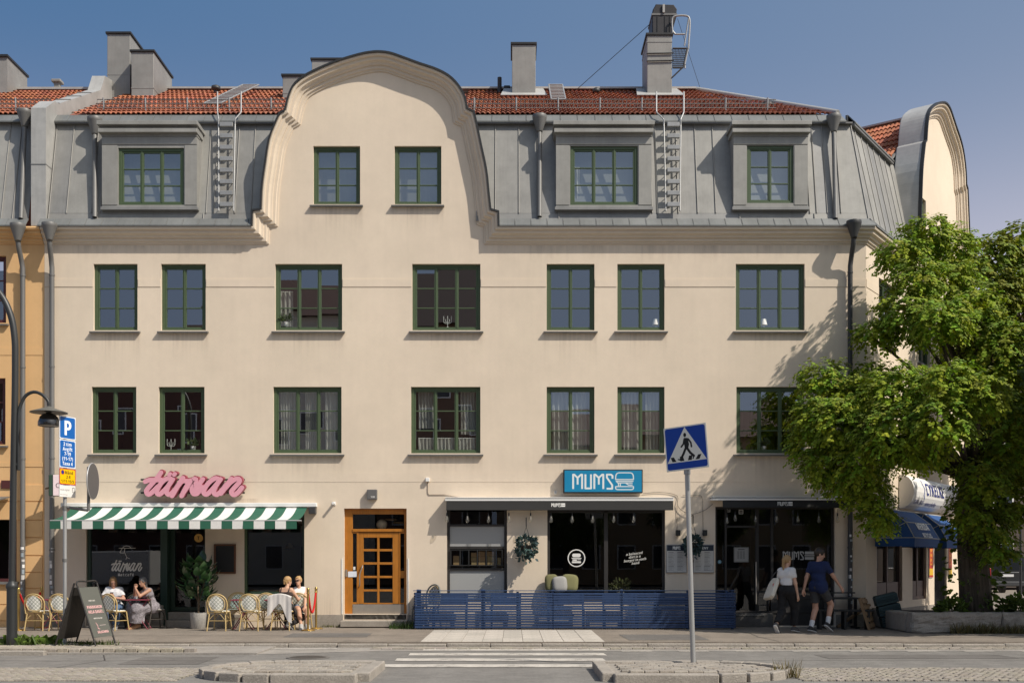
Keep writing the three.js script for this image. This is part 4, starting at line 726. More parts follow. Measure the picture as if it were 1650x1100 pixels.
{ // printed lettering on the café pane
  const t = canvas(512, 512, (c) => { c.strokeStyle = c.fillStyle = '#ded8cc'; c.lineWidth = 17; c.lineCap = c.lineJoin = 'round'; for (const L of Object.values(scriptStrokes)) for (const st of L) { c.beginPath(); const cu = st.length > 2 ? new THREE.CatmullRomCurve3(st.map((p) => V(p[0], p[1], 0)), false, 'centripetal').getPoints(20) : st.map((p) => V(p[0], p[1], 0)); cu.forEach((p, i) => c[i ? 'lineTo' : 'moveTo'](p.x * .33 - 25, p.y * .5 + 150)); c.stroke(); }
    c.font = 'bold 50px monospace'; c.fillText('Matcafé', 135, 430); c.lineWidth = 6; c.beginPath(); c.ellipse(250, 70, 50, 26, 0, PI, 0); c.moveTo(150, 72); c.lineTo(360, 72); c.moveTo(190, 76); c.lineTo(160, 130); c.lineTo(215, 135); c.lineTo(225, 80); c.moveTo(225, 130); c.lineTo(250, 190); c.lineTo(240, 215); c.moveTo(250, 190); c.lineTo(285, 205); c.stroke(); });
  plate('lettering', .92, .92, t, cafeL, [at(204, 903, -.06).x, at(204, 906, -.06).y, -.075], { clear: true });
}
{ const b = thing('menu_board', 'empty black menu board in a brown frame on the café wall pier', 'menu board', [fx(362.5), fy(924), 0]);
  const w = .50, h = .68; mesh('frame', [bx(-w / 2, w / 2, 0, .04, 0, .05, .006), bx(-w / 2, w / 2, h - .04, h, 0, .05, .006), bx(-w / 2, -w / 2 + .04, .04, h - .04, 0, .05, .006), bx(w / 2 - .04, w / 2, .04, h - .04, 0, .05, .006)], mat([.16, .065, .025], { map: T.wood, roughness: .5 }), b); mesh('board', bx(-w / 2 + .04, w / 2 - .04, .04, h - .04, .004, .03), M.black, b); }
{ const b = thing('round_sign', 'small round ochre sign with a letter beside the café doorway', 'sign', [fx(324), fy(867), .22]);
  mesh('disc', tf(prep(new THREE.CylinderGeometry(.095, .095, .03, 24)), { r: [PI / 2, 0, 0] }), mat([.55, .30, .07]), b); mesh('arm', rod([0, .0, -.02], [0, 0, -.25], .012), M.black, b);
  plate('lettering', .15, .15, canvas(64, 64, (c) => { c.fillStyle = '#1c140a'; c.font = sans(46); c.textAlign = 'center'; c.fillText('T', 32, 48); }), b, [0, 0, .018], { clear: true }); }
{ const b = thing('projecting_sign', 'pale pink café sign on a dark box, half hidden by the parking signs', 'shop sign', [-10.34, 2.98, .55], .32);
  mesh('box', bx(-.09, .46, 0, .48, -.08, .06, .02), mat([.02, .05, .03]), b); mesh('panel', bx(.0, .46, .005, .475, .055, .075, .015), mat([.72, .58, .60]), b); mesh('arm', rod([-.05, .2, -.08], [-.2, .2, -.55], .02), M.black, b);
  plate('lettering', .44, .3, canvas(256, 170, (c) => { c.fillStyle = '#2a2024'; c.font = sans(80, 'normal'); c.fillText('CAFÉ', 20, 115); }), b, [.24, .24, .079], { clear: true }); }

// bistro chair: faces -z, its back at +z
const bamboo = mat([.50, .36, .155], { roughness: .45 }), bambooLight = mat([.58, .44, .22], { roughness: .5 });
const weaveTex = (a, b) => { const t = canvas(256, 256, (c) => { c.fillStyle = a; c.fillRect(0, 0, 256, 256); c.strokeStyle = b; c.lineWidth = 7; for (let y = -1; y < 9; y++) for (let x = -1; x < 9; x++) { c.beginPath(); if ((x + y) % 2) { c.moveTo(x * 32, y * 32); c.lineTo(x * 32 + 32, y * 32 + 32); } else { c.moveTo(x * 32 + 32, y * 32); c.lineTo(x * 32, y * 32 + 32); } c.stroke(); } }); t.wrapS = t.wrapT = THREE.RepeatWrapping; t.repeat.set(1.15, 1.15); return t; };
const weave = new THREE.MeshStandardMaterial({ map: weaveTex('#f6f4ea', '#8a9480'), roughness: .6 }), weaveGreen = new THREE.MeshStandardMaterial({ map: weaveTex('#e0eadb', '#5d7265'), roughness: .6 }), weaveDark = new THREE.MeshStandardMaterial({ map: weaveTex('#b9b5a8', '#2b3029'), roughness: .6 });
function makeChair(label, wv = weave, fr = bamboo) {
  const o = thing('bistro_chair', label, 'chair'); o.scale.setScalar(.93);
  const W = .225, hoop = []; for (let i = 0; i <= 22; i++) { const a = PI * i / 22; hoop.push([-(W + .015) * Math.cos(a), .60 + .26 * Math.pow(Math.sin(a), .75), .20 + .05 * Math.sin(a)]); }
  mesh('back_hoop', [pipe([[-W + .005, .40, .19], ...hoop, [W - .005, .40, .19]], .017, 8, 60)], fr, o);
  const pg = new THREE.BufferGeometry(), pos = [], uv = [], N = 12, K = 8;
  const P = (i, k) => { const u = i / N * 2 - 1, v = k / K, hw = .135 + .06 * Math.min(1, v * 2) - .02 * v * v, top = .83 - .13 * u * u * u * u - .06 * u * u, y = .49 + (top - .49) * v; return [u * hw, y, .185 + .05 * v - .035 * (1 - u * u) * -1 + 0]; };
  for (let i = 0; i < N; i++) for (let k = 0; k < K; k++) for (const [a, b] of [[0, 0], [1, 0], [1, 1], [0, 0], [1, 1], [0, 1]]) { const p = P(i + a, k + b); pos.push(...p); uv.push(p[0] * 2.4, p[1] * 2.4); }
  pg.setAttribute('position', new THREE.BufferAttribute(new Float32Array(pos), 3)); pg.setAttribute('uv', new THREE.BufferAttribute(new Float32Array(uv), 2)); pg.computeVertexNormals();
  const back2 = pg.clone(); back2.translate(0, 0, -.012); mesh('backrest', [pg, back2], wv, o);
  mesh('backrest_edge', [pipe([[-.137, .49, .215], [-.188, .62, .225], [-.17, .73, .24], [0, .83, .262], [.17, .73, .24], [.188, .62, .225], [.137, .49, .215], [-.137, .49, .215]], .011, 6, 60)], bambooLight, o);
  const seat = new THREE.Shape(); seat.absellipse(0, 0, .222, .21, 0, PI * 2); mesh('seat', tri(ext(seat, -.012, .018, .006, 20).rotateX(-PI / 2).translate(0, .45, 0)), wv, o);
  mesh('seat_ring', pipe(Array.from({ length: 25 }, (_, i) => [.225 * Math.cos(i * PI / 12), .445, .213 * Math.sin(i * PI / 12)]), .016, 6, 60), fr, o);
  for (const [x, z, X, Z] of [[-.18, -.15, -.215, -.2], [.18, -.15, .215, -.2], [-.19, .17, -.225, .25], [.19, .17, .225, .25]]) mesh('leg', [rod([X, 0, Z], [x, .44, z], .014, .017, 8)], fr, o);
  mesh('stretcher', [rod([-.175, .22, -.175], [.175, .22, -.175], .009, .009, 6), rod([-.185, .24, .21], [.185, .24, .21], .009, .009, 6), rod([-.18, .23, -.17], [-.185, .23, .21], .009, .009, 6), rod([.18, .23, -.17], [.185, .23, .21], .009, .009, 6), ...[-1, 1].flatMap((k) => [pipe([[k * .18, .27, .21], [k * .09, .37, .19], [0, .42, .18]], .008, 5, 10), pipe([[k * .17, .27, -.17], [k * .09, .37, -.15], [0, .42, -.15]], .008, 5, 10)])], fr, o);
  return o;
}
const chairA = makeChair('rattan bistro chair standing leftmost on the terrace, beside the rope post');
const put = (o, px, z, turn) => { o.position.set((px - 825) / FPX * (DIST - z), 0, z); o.rotation.y = turn; return o; };
put(chairA, 62, 1.25, -.08);
const CG = 'rattan bistro chairs on the café terrace';
chairA.userData.group = CG;
const chair = (px, z, turn, label, src = chairA) => put(copyOf(src, [0, 0, 0], 0, label, CG), px, z, turn);
chair(101, 1.25, -.05, 'rattan bistro chair directly behind the steel parking-sign pole');
chair(186, 1.15, -.45, 'rattan bistro chair just right of the black sandwich board');
const chairD = makeChair('dark patterned bistro chair in the shade between the two women under the awning', weaveDark, mat([.06, .05, .04])); put(chairD, 205, .45, PI - .3); chairD.userData.group = CG;
chair(250, .5, PI + .9, 'dark patterned bistro chair under the grey-haired woman in the long dress', chairD);
chair(181, .42, PI + .2, 'dark patterned bistro chair under the woman in the white T-shirt', chairD);
chair(354, 1.3, -.08, 'rattan bistro chair in the front row right beside the pale plant pot');
const chairG = makeChair('green-woven bistro chair against the wall, nearest the plant pot', weaveGreen); put(chairG, 381, .5, PI + .1); chairG.userData.group = CG;
chair(406, 1.3, -.1, 'rattan bistro chair in the front row next to the chair with the coat');
chair(434, .5, PI + .1, 'green-woven bistro chair against the wall beside the woman with her back turned', chairG);
chair(456, 1.2, -.1, 'rattan bistro chair with a white coat draped over its back');
chair(485, .55, PI + .1, 'rattan bistro chair under the woman in sunglasses', chairG);
const tableRed = mat([.20, .035, .055], { roughness: .45 });
function makeTable(label) {
  const o = thing('folding_table', label, 'table'); o.scale.setScalar(.92);
  mesh('tabletop', bx(-.28, .28, .70, .725, -.28, .28, .01), tableRed, o);
  for (const z of [-.2, .2]) { mesh('leg', [rod([-.24, 0, z], [.22, .70, z], .012)], tableRed, o); mesh('leg', [rod([.24, 0, z], [-.22, .70, z], .012)], tableRed, o); }
  mesh('stretcher', [rod([-.23, .02, -.2], [-.23, .02, .2], .01), rod([.23, .02, -.2], [.23, .02, .2], .01)], tableRed, o); return o;
}
const tb = put(makeTable('dark red folding café table in front of the grey-haired woman'), 224, .75, .1);
tb.userData.group = 'dark red folding café tables';
for (const [px, z, l] of [[86, .72, 'dark red folding café table behind the two left chairs'], [392, .9, 'dark red folding café table between the front and back chairs near the plant pot'], [446, .85, 'dark red folding café table between the two sunlit women']]) put(copyOf(tb, [0, 0, 0], 0, l), px, z, .1);
{ const c = thing('coffee_cup', 'white coffee cup on the red table before the grey-haired woman', 'cup', [tb.position.x - .08, .667, .75]); mesh('cup', lathe([[0, 0], [.025, 0], [.04, .06], [.036, .06], [.022, .008]], 16), M.white, c); mesh('saucer', lathe([[0, .0], [.06, .006], [.065, .012], [0, .004]], 16), M.white, c); }
{ // coat over the chair back
  const o = thing('coat', 'white coat hanging over the back of a terrace chair', 'coat'); put(o, 456, 1.2, -.1); o.scale.setScalar(.93);
  const g = new THREE.PlaneGeometry(.56, 1.0, 28, 30), p = g.attributes.position;
  for (let i = 0; i < p.count; i++) {
    const x = p.getX(i), v = (p.getY(i) + .5), drop = 1 - v; // v = 1 on top
    const len = .34 + .28 * THREE.MathUtils.smoothstep(x, .02, .22) + .13 * THREE.MathUtils.smoothstep(-x, .1, .26) - .10 * Math.exp(-Math.pow((x - .0) / .08, 2)), L = drop * (len + .14);
    let y, z; if (L < .14) { y = .875 - .02 * (1 - L / .14) - x * x * .9; z = .13 + L; } else { y = .875 - x * x * .9 - (L - .14); z = .285 + .010 * Math.sin(x * 25 + L * 3) * Math.min(1, (L - .1) * 4) + .003 * Math.sin(x * 60 + 2); }
    p.setXYZ(i, x * (1 + .05 * drop), y, z);
  }
  g.computeVertexNormals(); const b = g.clone(); b.translate(0, 0, -.012); mesh('cloth', [g, b], mat([.72, .68, .64], { map: T.cloth, roughness: .95 }), o);
}
function makePost(label) { const o = thing('rope_post', label, 'barrier post'); mesh('pole', rod([0, .02, 0], [0, .86, 0], .024, .024, 16), M.brass, o); mesh('base', lathe([[0, 0], [.155, 0], [.155, .012], [.12, .03], [.03, .04], [.0, .04]], 28), M.brass, o); mesh('finial', [lathe([[.03, .84], [.036, .85], [.03, .87], [.034, .90], [.03, .93], [0, .945]], 16)], M.brass, o); mesh('hook_ring', tf(prep(new THREE.TorusGeometry(.036, .008, 6, 16)), { p: [0, .82, 0], r: [PI / 2, 0, 0] }), M.brass, o); return o; }
const RG = 'brass rope posts around the terrace';
const rp = put(makePost('brass rope post standing in front, right of the women in the sun'), 496, 1.35, 0); rp.userData.group = RG;
const rp2 = put(copyOf(rp, [0, 0, 0], 0, 'brass rope post nearer the wall at the right end of the terrace'), 509, .7, 0);
const rp3 = put(copyOf(rp, [0, 0, 0], 0, 'brass rope post just right of the street lamp base'), 29, 1.3, 0);
const rp4 = put(copyOf(rp, [0, 0, 0], 0, 'brass rope post behind the leftmost terrace chair'), 66, .4, 0);
for (const [a, b, l, sag] of [[rp, rp2, 'red velvet rope hanging between the two right brass posts', .44], [rp3, rp4, 'red velvet rope hanging beside the street lamp', .36]]) {
  const o = thing('barrier_rope', l, 'rope'), A = a.position.clone().setY(.82), B = b.position.clone().setY(.82), pts = []; for (let i = 0; i <= 14; i++) { const t = i / 14, q = A.clone().lerp(B, .04 + .92 * t); q.y -= sag * (1 - Math.pow(2 * t - 1, 2)); pts.push(q); }
  mesh('rope', pipe(pts, .023, 10, 50), mat([.55, .012, .012], { roughness: .85 }), o); mesh('rope_end', [ball(.028, pts[0].x, pts[0].y, pts[0].z), ball(.028, pts[14].x, pts[14].y, pts[14].z)], M.brass, o);
}
{ // rubber plant
  const o = thing('rubber_plant', 'tall rubber plant with broad dark leaves beside the café door', 'plant', [(319 - 825) / FPX * 24.35, 0, .65]); const lm = [[.045, .10, .035], [.06, .125, .045], [.03, .075, .028]].map((c) => new THREE.MeshPhysicalMaterial({ color: lin(...c), roughness: .3, clearcoat: .3 }));
  mesh('stem', [pipe([[0, .3, 0], [.01, .6, .01], [-.01, .95, 0], [0, 1.25, 0]], .022, 8, 24), pipe([[0, .55, 0], [.1, .85, .05], [.16, 1.1, .04]], .013, 6, 16), pipe([[0, .6, 0], [-.12, .9, .05], [-.16, 1.15, .02]], .013, 6, 16)], mat([.10, .07, .04]), o);
  const leaf = new THREE.PlaneGeometry(1, 1, 4, 6), p = leaf.attributes.position; for (let i = 0; i < p.count; i++) { const u = p.getX(i) * 2, v = p.getY(i) + .5, w = .5 * Math.pow(Math.sin(PI * Math.min(.97, v * .92 + .06)), .7); p.setXYZ(i, u * w * .5, v, .12 * u * u * w - .35 * v * v); } leaf.computeVertexNormals(); const lg = prep(leaf);
  for (let i = 0; i < 120; i++) { const y = rr(.60, 1.5), a = i * 2.4 + R(), rad = (.05 + .27 * Math.sin(PI * cl((y - .45) / 1.25))), s = rr(.17, .28); const m = mesh('leaf', lg, lm[(R() * 3) | 0], o); m.position.set(Math.cos(a) * rad * .8, y, Math.sin(a) * rad * .8); m.rotation.set(0, -a + PI / 2, 0, 'YXZ'); m.rotation.order = 'YXZ'; m.rotation.x = rr(.55, 1.75); m.scale.set(s * 1.45, s, s); }
  const pot = thing('plant_pot', 'pale grey conical concrete pot holding the rubber plant', 'plant pot', [o.position.x, 0, .65]); mesh('pot', lathe([[0, 0], [.155, 0], [.185, .36], [.17, .36], [.15, .31], [0, .31]], 36), mat([.50, .49, .47], { map: T.stone, roughness: .8 }), pot); mesh('soil', lathe([[0, .315], [.15, .312]], 20), mat([.03, .022, .015]), pot);
}
{ // sandwich board, hinge running away from the street
  const o = thing('sandwich_board', 'black sandwich board with a printed menu standing on the cobbled verge', 'sandwich board', [-7.76, RY + .10, 5.25], -.17), fr = M.nearBlack;
  for (const k of [-1, 1]) {
    const X = k * .395, H = 1.12; const leg = (z) => mesh('leg', [rod([X, 0, z], [k * .02, H, z], .016, .016, 6)], fr, o); leg(.33); leg(-.33);
    const a = (t, z) => V(k * .02 + (X - k * .02) * (1 - t) + k * .004, H * t, z); mesh(k > 0 ? 'front_panel' : 'back_panel', k > 0 ? slab(a(.13, .31), a(.13, -.31), a(.93, -.31), a(.93, .31), .012) : slab(a(.10, -.31), a(.10, .31), a(.93, .31), a(.93, -.31), .012), k > 0 ? mat([.11, .115, .10], { roughness: .4 }) : fr, o);
  }
  mesh('handle', [pipe([[.02, 1.1, .33], [.02, 1.14, .31], [.02, 1.145, 0], [.02, 1.14, -.31], [.02, 1.1, -.33]], .016, 8, 40)], fr, o);
  const t = canvas(384, 576, (c) => { c.textAlign = 'center'; c.fillStyle = '#e6e0d8'; c.font = sans(24); c.fillText('STREET CAFÉ', 170, 110); c.fillText('PERFECT ALL DAY', 190, 345); c.fillStyle = '#e9b9b6'; c.font = sans(56); c.fillText('PANNKAKOR', 190, 205); c.fillText('HELA DAGEN', 190, 268); c.font = sans(46); c.fillText('VÄLKOMNA', 215, 535); c.fillStyle = '#d9c9c4'; c.fillRect(180, 428, 140, 5); c.strokeStyle = '#e0b0ae'; c.lineWidth = 9; c.beginPath(); c.moveTo(110, 390); c.lineTo(135, 430); c.lineTo(125, 470); c.lineTo(165, 480); c.moveTo(140, 430); c.lineTo(120, 420); c.stroke(); c.fillStyle = '#77756a'; c.beginPath(); c.arc(352, 240, 20, 0, 7); c.fill(); });
  const pl = plate('print', .56, .82, t, o, [.207 + .012, .545, 0], { clear: true }); const th = Math.atan2(.375, 1.12); pl.rotation.set(0, 0, 0); pl.quaternion.setFromRotationMatrix(new THREE.Matrix4().makeBasis(V(0, 0, -1), V(-Math.sin(th), Math.cos(th), 0), V(Math.cos(th), Math.sin(th), 0))); pl.position.add(V(.004, 0, 0));
}
// ---- street lamp
{
  const o = thing('street_lamp', 'tall dark street lamp with curved arms and a dome shade at the left edge', 'street lamp', [-9.08, RY + .06, 5.3]), m = mat([.045, .047, .047], { map: T.metal, roughness: .45, metalness: .25 });
  mesh('base', lathe([[0, 0], [.1, 0], [.092, .2], [.09, 1.05], [.105, 1.07], [.105, 1.12], [.075, 1.16], [.05, 1.2]], 24), m, o);
  mesh('pole', [pipe([[0, 1.1, 0], [.03, 3.2, 0], [.06, 5.1, 0], [.05, 5.6, 0], [-.02, 6.0, 0], [-.18, 6.35, 0], [-.45, 6.62, 0], [-.8, 6.72, 0], [-1.1, 6.7, 0]], .058, 12, 80)], m, o);
  mesh('arm', [pipe([[.12, 3.2, 0], [.12, 4.1, 0], [.14, 4.32, 0], [.25, 4.55, 0], [.4, 4.62, 0], [.55, 4.57, 0], [.66, 4.45, 0], [.67, 4.36, 0]], .03, 10, 60), rod([.05, 3.3, 0], [.12, 3.3, 0], .03), rod([.06, 3.9, 0], [.12, 3.9, 0], .03)], m, o);
  mesh('shade', lathe([[.03, 4.36], [.06, 4.34], [.32, 4.255], [.325, 4.24], [.1, 4.27], [.05, 4.25]], 36, .67, 0, 0), mat([.16, .155, .135], { roughness: .5, metalness: .3 }), o);
  mesh('dome', lathe([[.05, 4.24], [.1, 4.22], [.16, 4.16], [.19, 4.07], [.19, 4.0], [.175, 4.0], [.15, 4.14], [.05, 4.2]], 32, .67, 0, 0), new THREE.MeshPhysicalMaterial({ color: lin(.015, .014, .013), roughness: .15, clearcoat: 1 }), o);
  mesh('diffuser', lathe([[0, 4.01], [.17, 4.012]], 24, .67, 0, 0), mat([.3, .29, .26], { roughness: .3 }), o);
  mesh('shade', lathe([[.03, 6.68], [.06, 6.66], [.32, 6.575], [.325, 6.56], [.05, 6.57]], 30, -1.1, 0, 0), m, o);
}
// ---- parking signs on their pole
const signEdge = mat([.45, .45, .45], { roughness: .4, metalness: .3 });
function signPlate(o, y0, y1, w, tex) { const h = y1 - y0; mesh('sign_plate', tf(bx(-w / 2, w / 2, y0, y1, .045, .06, .012), {}), signEdge, o); plate('sign_print', w - .006, h - .006, tex, o, [0, (y0 + y1) / 2, .0612], { rough: .35 }); }
const rrect = (c, x, y, w, h, r) => { c.beginPath(); c.moveTo(x + r, y); c.arcTo(x + w, y, x + w, y + h, r); c.arcTo(x + w, y + h, x, y + h, r); c.arcTo(x, y + h, x, y, r); c.arcTo(x, y, x + w, y, r); c.closePath(); };
const framed = (w, h, bg, ed, f) => canvas(w, h, (c) => { c.fillStyle = ed; c.fillRect(0, 0, w, h); c.fillStyle = bg; rrect(c, 9, 9, w - 18, h - 18, 18); c.fill(); c.textAlign = 'center'; f(c); });
{
  const o = thing('parking_sign', 'blue parking sign with text plates on a steel pole left of the café awning', 'parking sign', [-8.2, RY + .05, 5.1], 1.24), Y = (py) => EYE + (905 - py) / FPX * 19.9 - RY - .05;
  mesh('pole', rod([0, 0, 0], [0, Y(660) - .12, 0], .034, .034, 14), M.galv, o);
  signPlate(o, Y(708), Y(671), .42, framed(256, 256, '#0a5fae', '#e8ecef', (c) => { c.fillStyle = '#f4f6f8'; c.font = sans(230); c.fillText('P', 128, 212); }));
  signPlate(o, Y(754), Y(709), .42, framed(256, 310, '#0a5fae', '#e8ecef', (c) => { c.fillStyle = '#f4f6f8'; c.font = sans(54); ['2 tim', 'Avgift', '7-19', '(11-17)', 'Taxa 4'].forEach((s, i) => c.fillText(s, 128, 66 + i * 54)); }));
  signPlate(o, Y(781), Y(755), .42, framed(256, 180, '#f7c400', '#c8341f', (c) => { c.fillStyle = '#1e1a10'; c.font = sans(50); c.fillText('Månd', 150, 62); c.fillText('2-8', 140, 112); c.font = sans(46); c.fillText('1/11-15/5', 128, 160); c.fillStyle = '#24408c'; c.beginPath(); c.arc(50, 44, 24, 0, 7); c.fill(); c.strokeStyle = '#c22'; c.lineWidth = 6; c.stroke(); }));
  signPlate(o, Y(801), Y(782), .42, canvas(256, 128, (c) => { c.fillStyle = '#eeece8'; c.fillRect(0, 0, 256, 128); c.fillStyle = '#333'; c.font = sans(24, 'normal'); c.fillText('Betala digitalt', 12, 58); c.font = sans(15, 'normal'); c.fillText('www.parkering.se', 12, 108); c.lineWidth = 5; c.strokeRect(205, 22, 30, 50); }));
  const arm = at(142, 822, 5.1).x + 8.2;
  mesh('clamp', [rod([0, Y(815), 0], [0, Y(822), 0], .045), rod([0, Y(900), 0], [0, Y(905), 0], .044)], M.pipeGrey, o);
  const r = thing('round_traffic_sign', 'grey back of a round traffic sign on a bracket beside the parking signs', 'traffic sign', [-8.2, RY + .05, 5.1]);
  mesh('bracket', [pipe([[.04, Y(817), 0], [.3, Y(820.5), 0], [arm, Y(822), 0], [arm, Y(815), 0], [arm, Y(752), 0]], .028, 10, 60, false), rod([arm, Y(790), 0], [arm + .05, Y(790), -.02], .02), rod([arm, Y(757), 0], [arm + .05, Y(757), -.02], .02)], M.pipeGrey, r);
  const ds = mesh('disc', [tf(prep(new THREE.CylinderGeometry(.325, .325, .022, 40)), { r: [0, 0, PI / 2] })], mat([.11, .11, .11], { roughness: .45, metalness: .3 }), r); ds.position.set(arm + .07, Y(775), -.02); ds.rotation.y = .06;
  const rim = mesh('rim', tf(prep(new THREE.TorusGeometry(.325, .012, 6, 40)), { r: [0, PI / 2, 0] }), signEdge, r); rim.position.copy(ds.position); rim.rotation.y = .06;
}
// ---- the leaning crossing sign
{
  const o = thing('crossing_sign', 'blue pedestrian crossing sign on a slightly leaning steel pole on the island', 'crossing sign', [2.69, RY + .11, 8.9], 0);
  const top = at(1108, 757, 8.95).sub(o.position), lean = Math.atan2(-top.x, top.y); mesh('pole', rod([0, -.05, 0], [top.x, top.y, .02], .038, .038, 16), M.galv, o);
  mesh('cap', [rod([top.x, top.y - .06, .02], [top.x, top.y + .05, .02], .05, .05, 14)], M.galv, o);
  const g = new THREE.Group(); g.name = 'sign_face'; o.add(g); const c0 = at(1106, 721, 8.97).sub(o.position); g.position.copy(c0); g.rotation.order = 'YZX'; g.rotation.set(0, -.48, lean + .05);
  const S = .655; mesh('sign_plate', bx(-S / 2, S / 2, -S / 2, S / 2, -.008, .008, .03), signEdge, g);
  plate('sign_print', S - .004, S - .004, canvas(512, 512, (c) => {
    c.fillStyle = '#c9c8c2'; c.fillRect(0, 0, 512, 512); c.fillStyle = '#07358c'; rrect(c, 14, 14, 484, 484, 26); c.fill();
    c.fillStyle = '#c9c8c2'; c.beginPath(); c.moveTo(256, 14); c.lineTo(494, 418); c.lineTo(18, 418); c.fill();
    c.fillStyle = c.strokeStyle = '#120f0d'; c.lineCap = 'round'; for (const [x, s] of [[92, -14], [196, -6], [298, 6], [398, 14]]) { c.beginPath(); c.moveTo(x - 26 - s, 406); c.lineTo(x + 22 - s, 406); c.lineTo(x + 22 + s, 352); c.lineTo(x - 18 + s, 352); c.fill(); }
    c.beginPath(); c.ellipse(252, 108, 17, 25, 0, 0, 7); c.fill(); c.beginPath(); c.moveTo(238, 140); c.lineTo(284, 146); c.lineTo(296, 220); c.lineTo(284, 262); c.lineTo(240, 262); c.lineTo(236, 190); c.fill();
    c.lineWidth = 20; c.beginPath(); c.moveTo(290, 160); c.lineTo(318, 205); c.lineTo(322, 252); c.stroke(); c.beginPath(); c.moveTo(240, 160); c.lineTo(228, 210); c.lineTo(200, 240); c.stroke();
    c.lineWidth = 28; c.beginPath(); c.moveTo(252, 262); c.lineTo(222, 320); c.lineTo(180, 388); c.stroke(); c.beginPath(); c.moveTo(268, 262); c.lineTo(300, 318); c.lineTo(342, 362); c.stroke(); c.lineWidth = 14; c.beginPath(); c.moveTo(180, 392); c.lineTo(152, 382); c.moveTo(348, 358); c.lineTo(330, 392); c.stroke();
  }), g, [0, 0, .0095], { rough: .35 });
}
// ---------------------------------------------------------------- house number, small wall fittings
{ const o = thing('house_number_lamp', 'grey box lamp with the house number above the entrance door', 'lamp', [fx(600), fy(805), 0]); mesh('housing', bx(-.115, .115, 0, .23, 0, .12, .012), mat([.13, .125, .12], { roughness: .5 }), o); plate('lettering', .2, .08, canvas(128, 52, (c) => { c.fillStyle = '#d8d6d0'; c.font = sans(38); c.fillText('130', 46, 40); }), o, [0, .06, .1215], { clear: true }); }
for (const [px, l] of [[538, 'small white tubular spotlight on the wall left of the entrance door']]) { const o = thing('wall_spotlight', l, 'wall lamp', [fx(px), fy(811), 0]); mesh('tube', rod([0, 0, .02], [0, 0, .16], .03, .03, 14), M.white, o); mesh('mount', bx(-.04, .04, -.04, .04, 0, .02), M.white, o); }
{ const o = thing('wall_sensor', 'small white box with a cable on the wall above the black awning', 'sensor', [fx(689), fy(774), 0]); mesh('box', bx(-.045, .045, -.03, .06, 0, .09, .01), M.white, o); mesh('cable', pipe([[0, -.03, .012], [0, -.28, .012], [.03, -.33, .012], [.4, -.33, .012], [.75, -.4, .012]], .007, 5, 40, false), mat([.25, .2, .16]), o); }
{ const o = thing('wall_cable', 'thin grey cable looping along the wall between the two black awnings', 'cable', [0, 0, .02]); mesh('cable', [pipe([[fx(1036), fy(795), 0], [fx(1062), fy(793), 0], [fx(1085), fy(796), 0], [fx(1092), fy(800), 0], [fx(1092), fy(815), .02], [fx(1110), fy(828), .03], [fx(1135), fy(822), .03], [fx(1148), fy(812), .02]], .007, 5, 50), rod([fx(1091), fy(815), 0], [fx(1091), fy(854), 0], .005), pipe([[fx(1100), fy(798), 0], [fx(1130), fy(798), 0], [fx(1132), fy(805), 0], [fx(1133), fy(854), 0]], .005, 5, 30, false)], mat([.2, .17, .14]), o); }
{ const o = thing('wall_socket', 'small white socket box under the blue burger sign', 'socket', [fx(895), fy(796), 0]); mesh('box', bx(-.03, .03, 0, .07, 0, .05, .006), M.white, o); mesh('lid', bx(-.024, .024, .01, .06, .05, .056, .003), M.zincPale, o); }
// burger drawing and the tall lettering, shared by signs, valances and panes
function burger(c, x, y, s, col, lw) { c.strokeStyle = col; c.lineWidth = lw; c.lineJoin = 'round'; const P = (f) => { c.beginPath(); f(); c.stroke(); }; P(() => { c.moveTo(x, y + .40 * s); c.lineTo(x, y + .32 * s); c.bezierCurveTo(x, y, x + .12 * s, y, x + .3 * s, y); c.lineTo(x + .7 * s, y); c.bezierCurveTo(x + .88 * s, y, x + s, y, x + s, y + .32 * s); c.lineTo(x + s, y + .40 * s); c.closePath(); }); P(() => { c.moveTo(x, y + .5 * s); c.lineTo(x + s, y + .5 * s); }); P(() => { c.moveTo(x + .05 * s, y + .52 * s); c.lineTo(x + .12 * s, y + .6 * s); c.lineTo(x + .95 * s, y + .6 * s); c.moveTo(x + .16 * s, y + .6 * s); c.lineTo(x + .16 * s, y + .82 * s); c.lineTo(x + .26 * s, y + .82 * s); c.lineTo(x + .26 * s, y + .6 * s); c.moveTo(x + .55 * s, y + .6 * s); c.lineTo(x + .72 * s, y + .72 * s); c.lineTo(x + .95 * s, y + .72 * s); }); P(() => { c.moveTo(x, y + .82 * s); c.lineTo(x + s, y + .82 * s); c.lineTo(x + s, y + .9 * s); c.bezierCurveTo(x + s, y + s, x + .9 * s, y + s, x + .8 * s, y + s); c.lineTo(x + .2 * s, y + s); c.bezierCurveTo(x + .1 * s, y + s, x, y + s, x, y + .9 * s); c.closePath(); }); }
function mums(c, x, y, h, col, lw, hole) { // four tall letters
  const m = [.58, [[[0, 1], [0, .02], [.12, .02], [.5, .24], [.5, .7]], [[.5, .24], [.88, .02], [1, .02], [1, 1]]]], L = { M: m, U: [.36, [[[0, 0], [0, .96], [1, .96], [1, 0]]]], S: [.38, [[[1, .30], [1, .10], [.75, .02], [.05, .02], [.05, .22], [.95, .74], [.95, .98], [0, .98]]]] };
  let X = x; for (const ch of 'MUMS') { const W = h * L[ch][0]; for (const pass of hole ? [[col, lw], [hole, lw * .3]] : [[col, lw]]) for (const st of L[ch][1]) { c.strokeStyle = pass[0]; c.lineWidth = pass[1]; c.lineCap = 'butt'; c.lineJoin = 'round'; c.beginPath(); st.forEach((p, i) => c[i ? 'lineTo' : 'moveTo'](X + p[0] * W, y + p[1] * h)); c.stroke(); } X += W + h * .215; } return X;
}
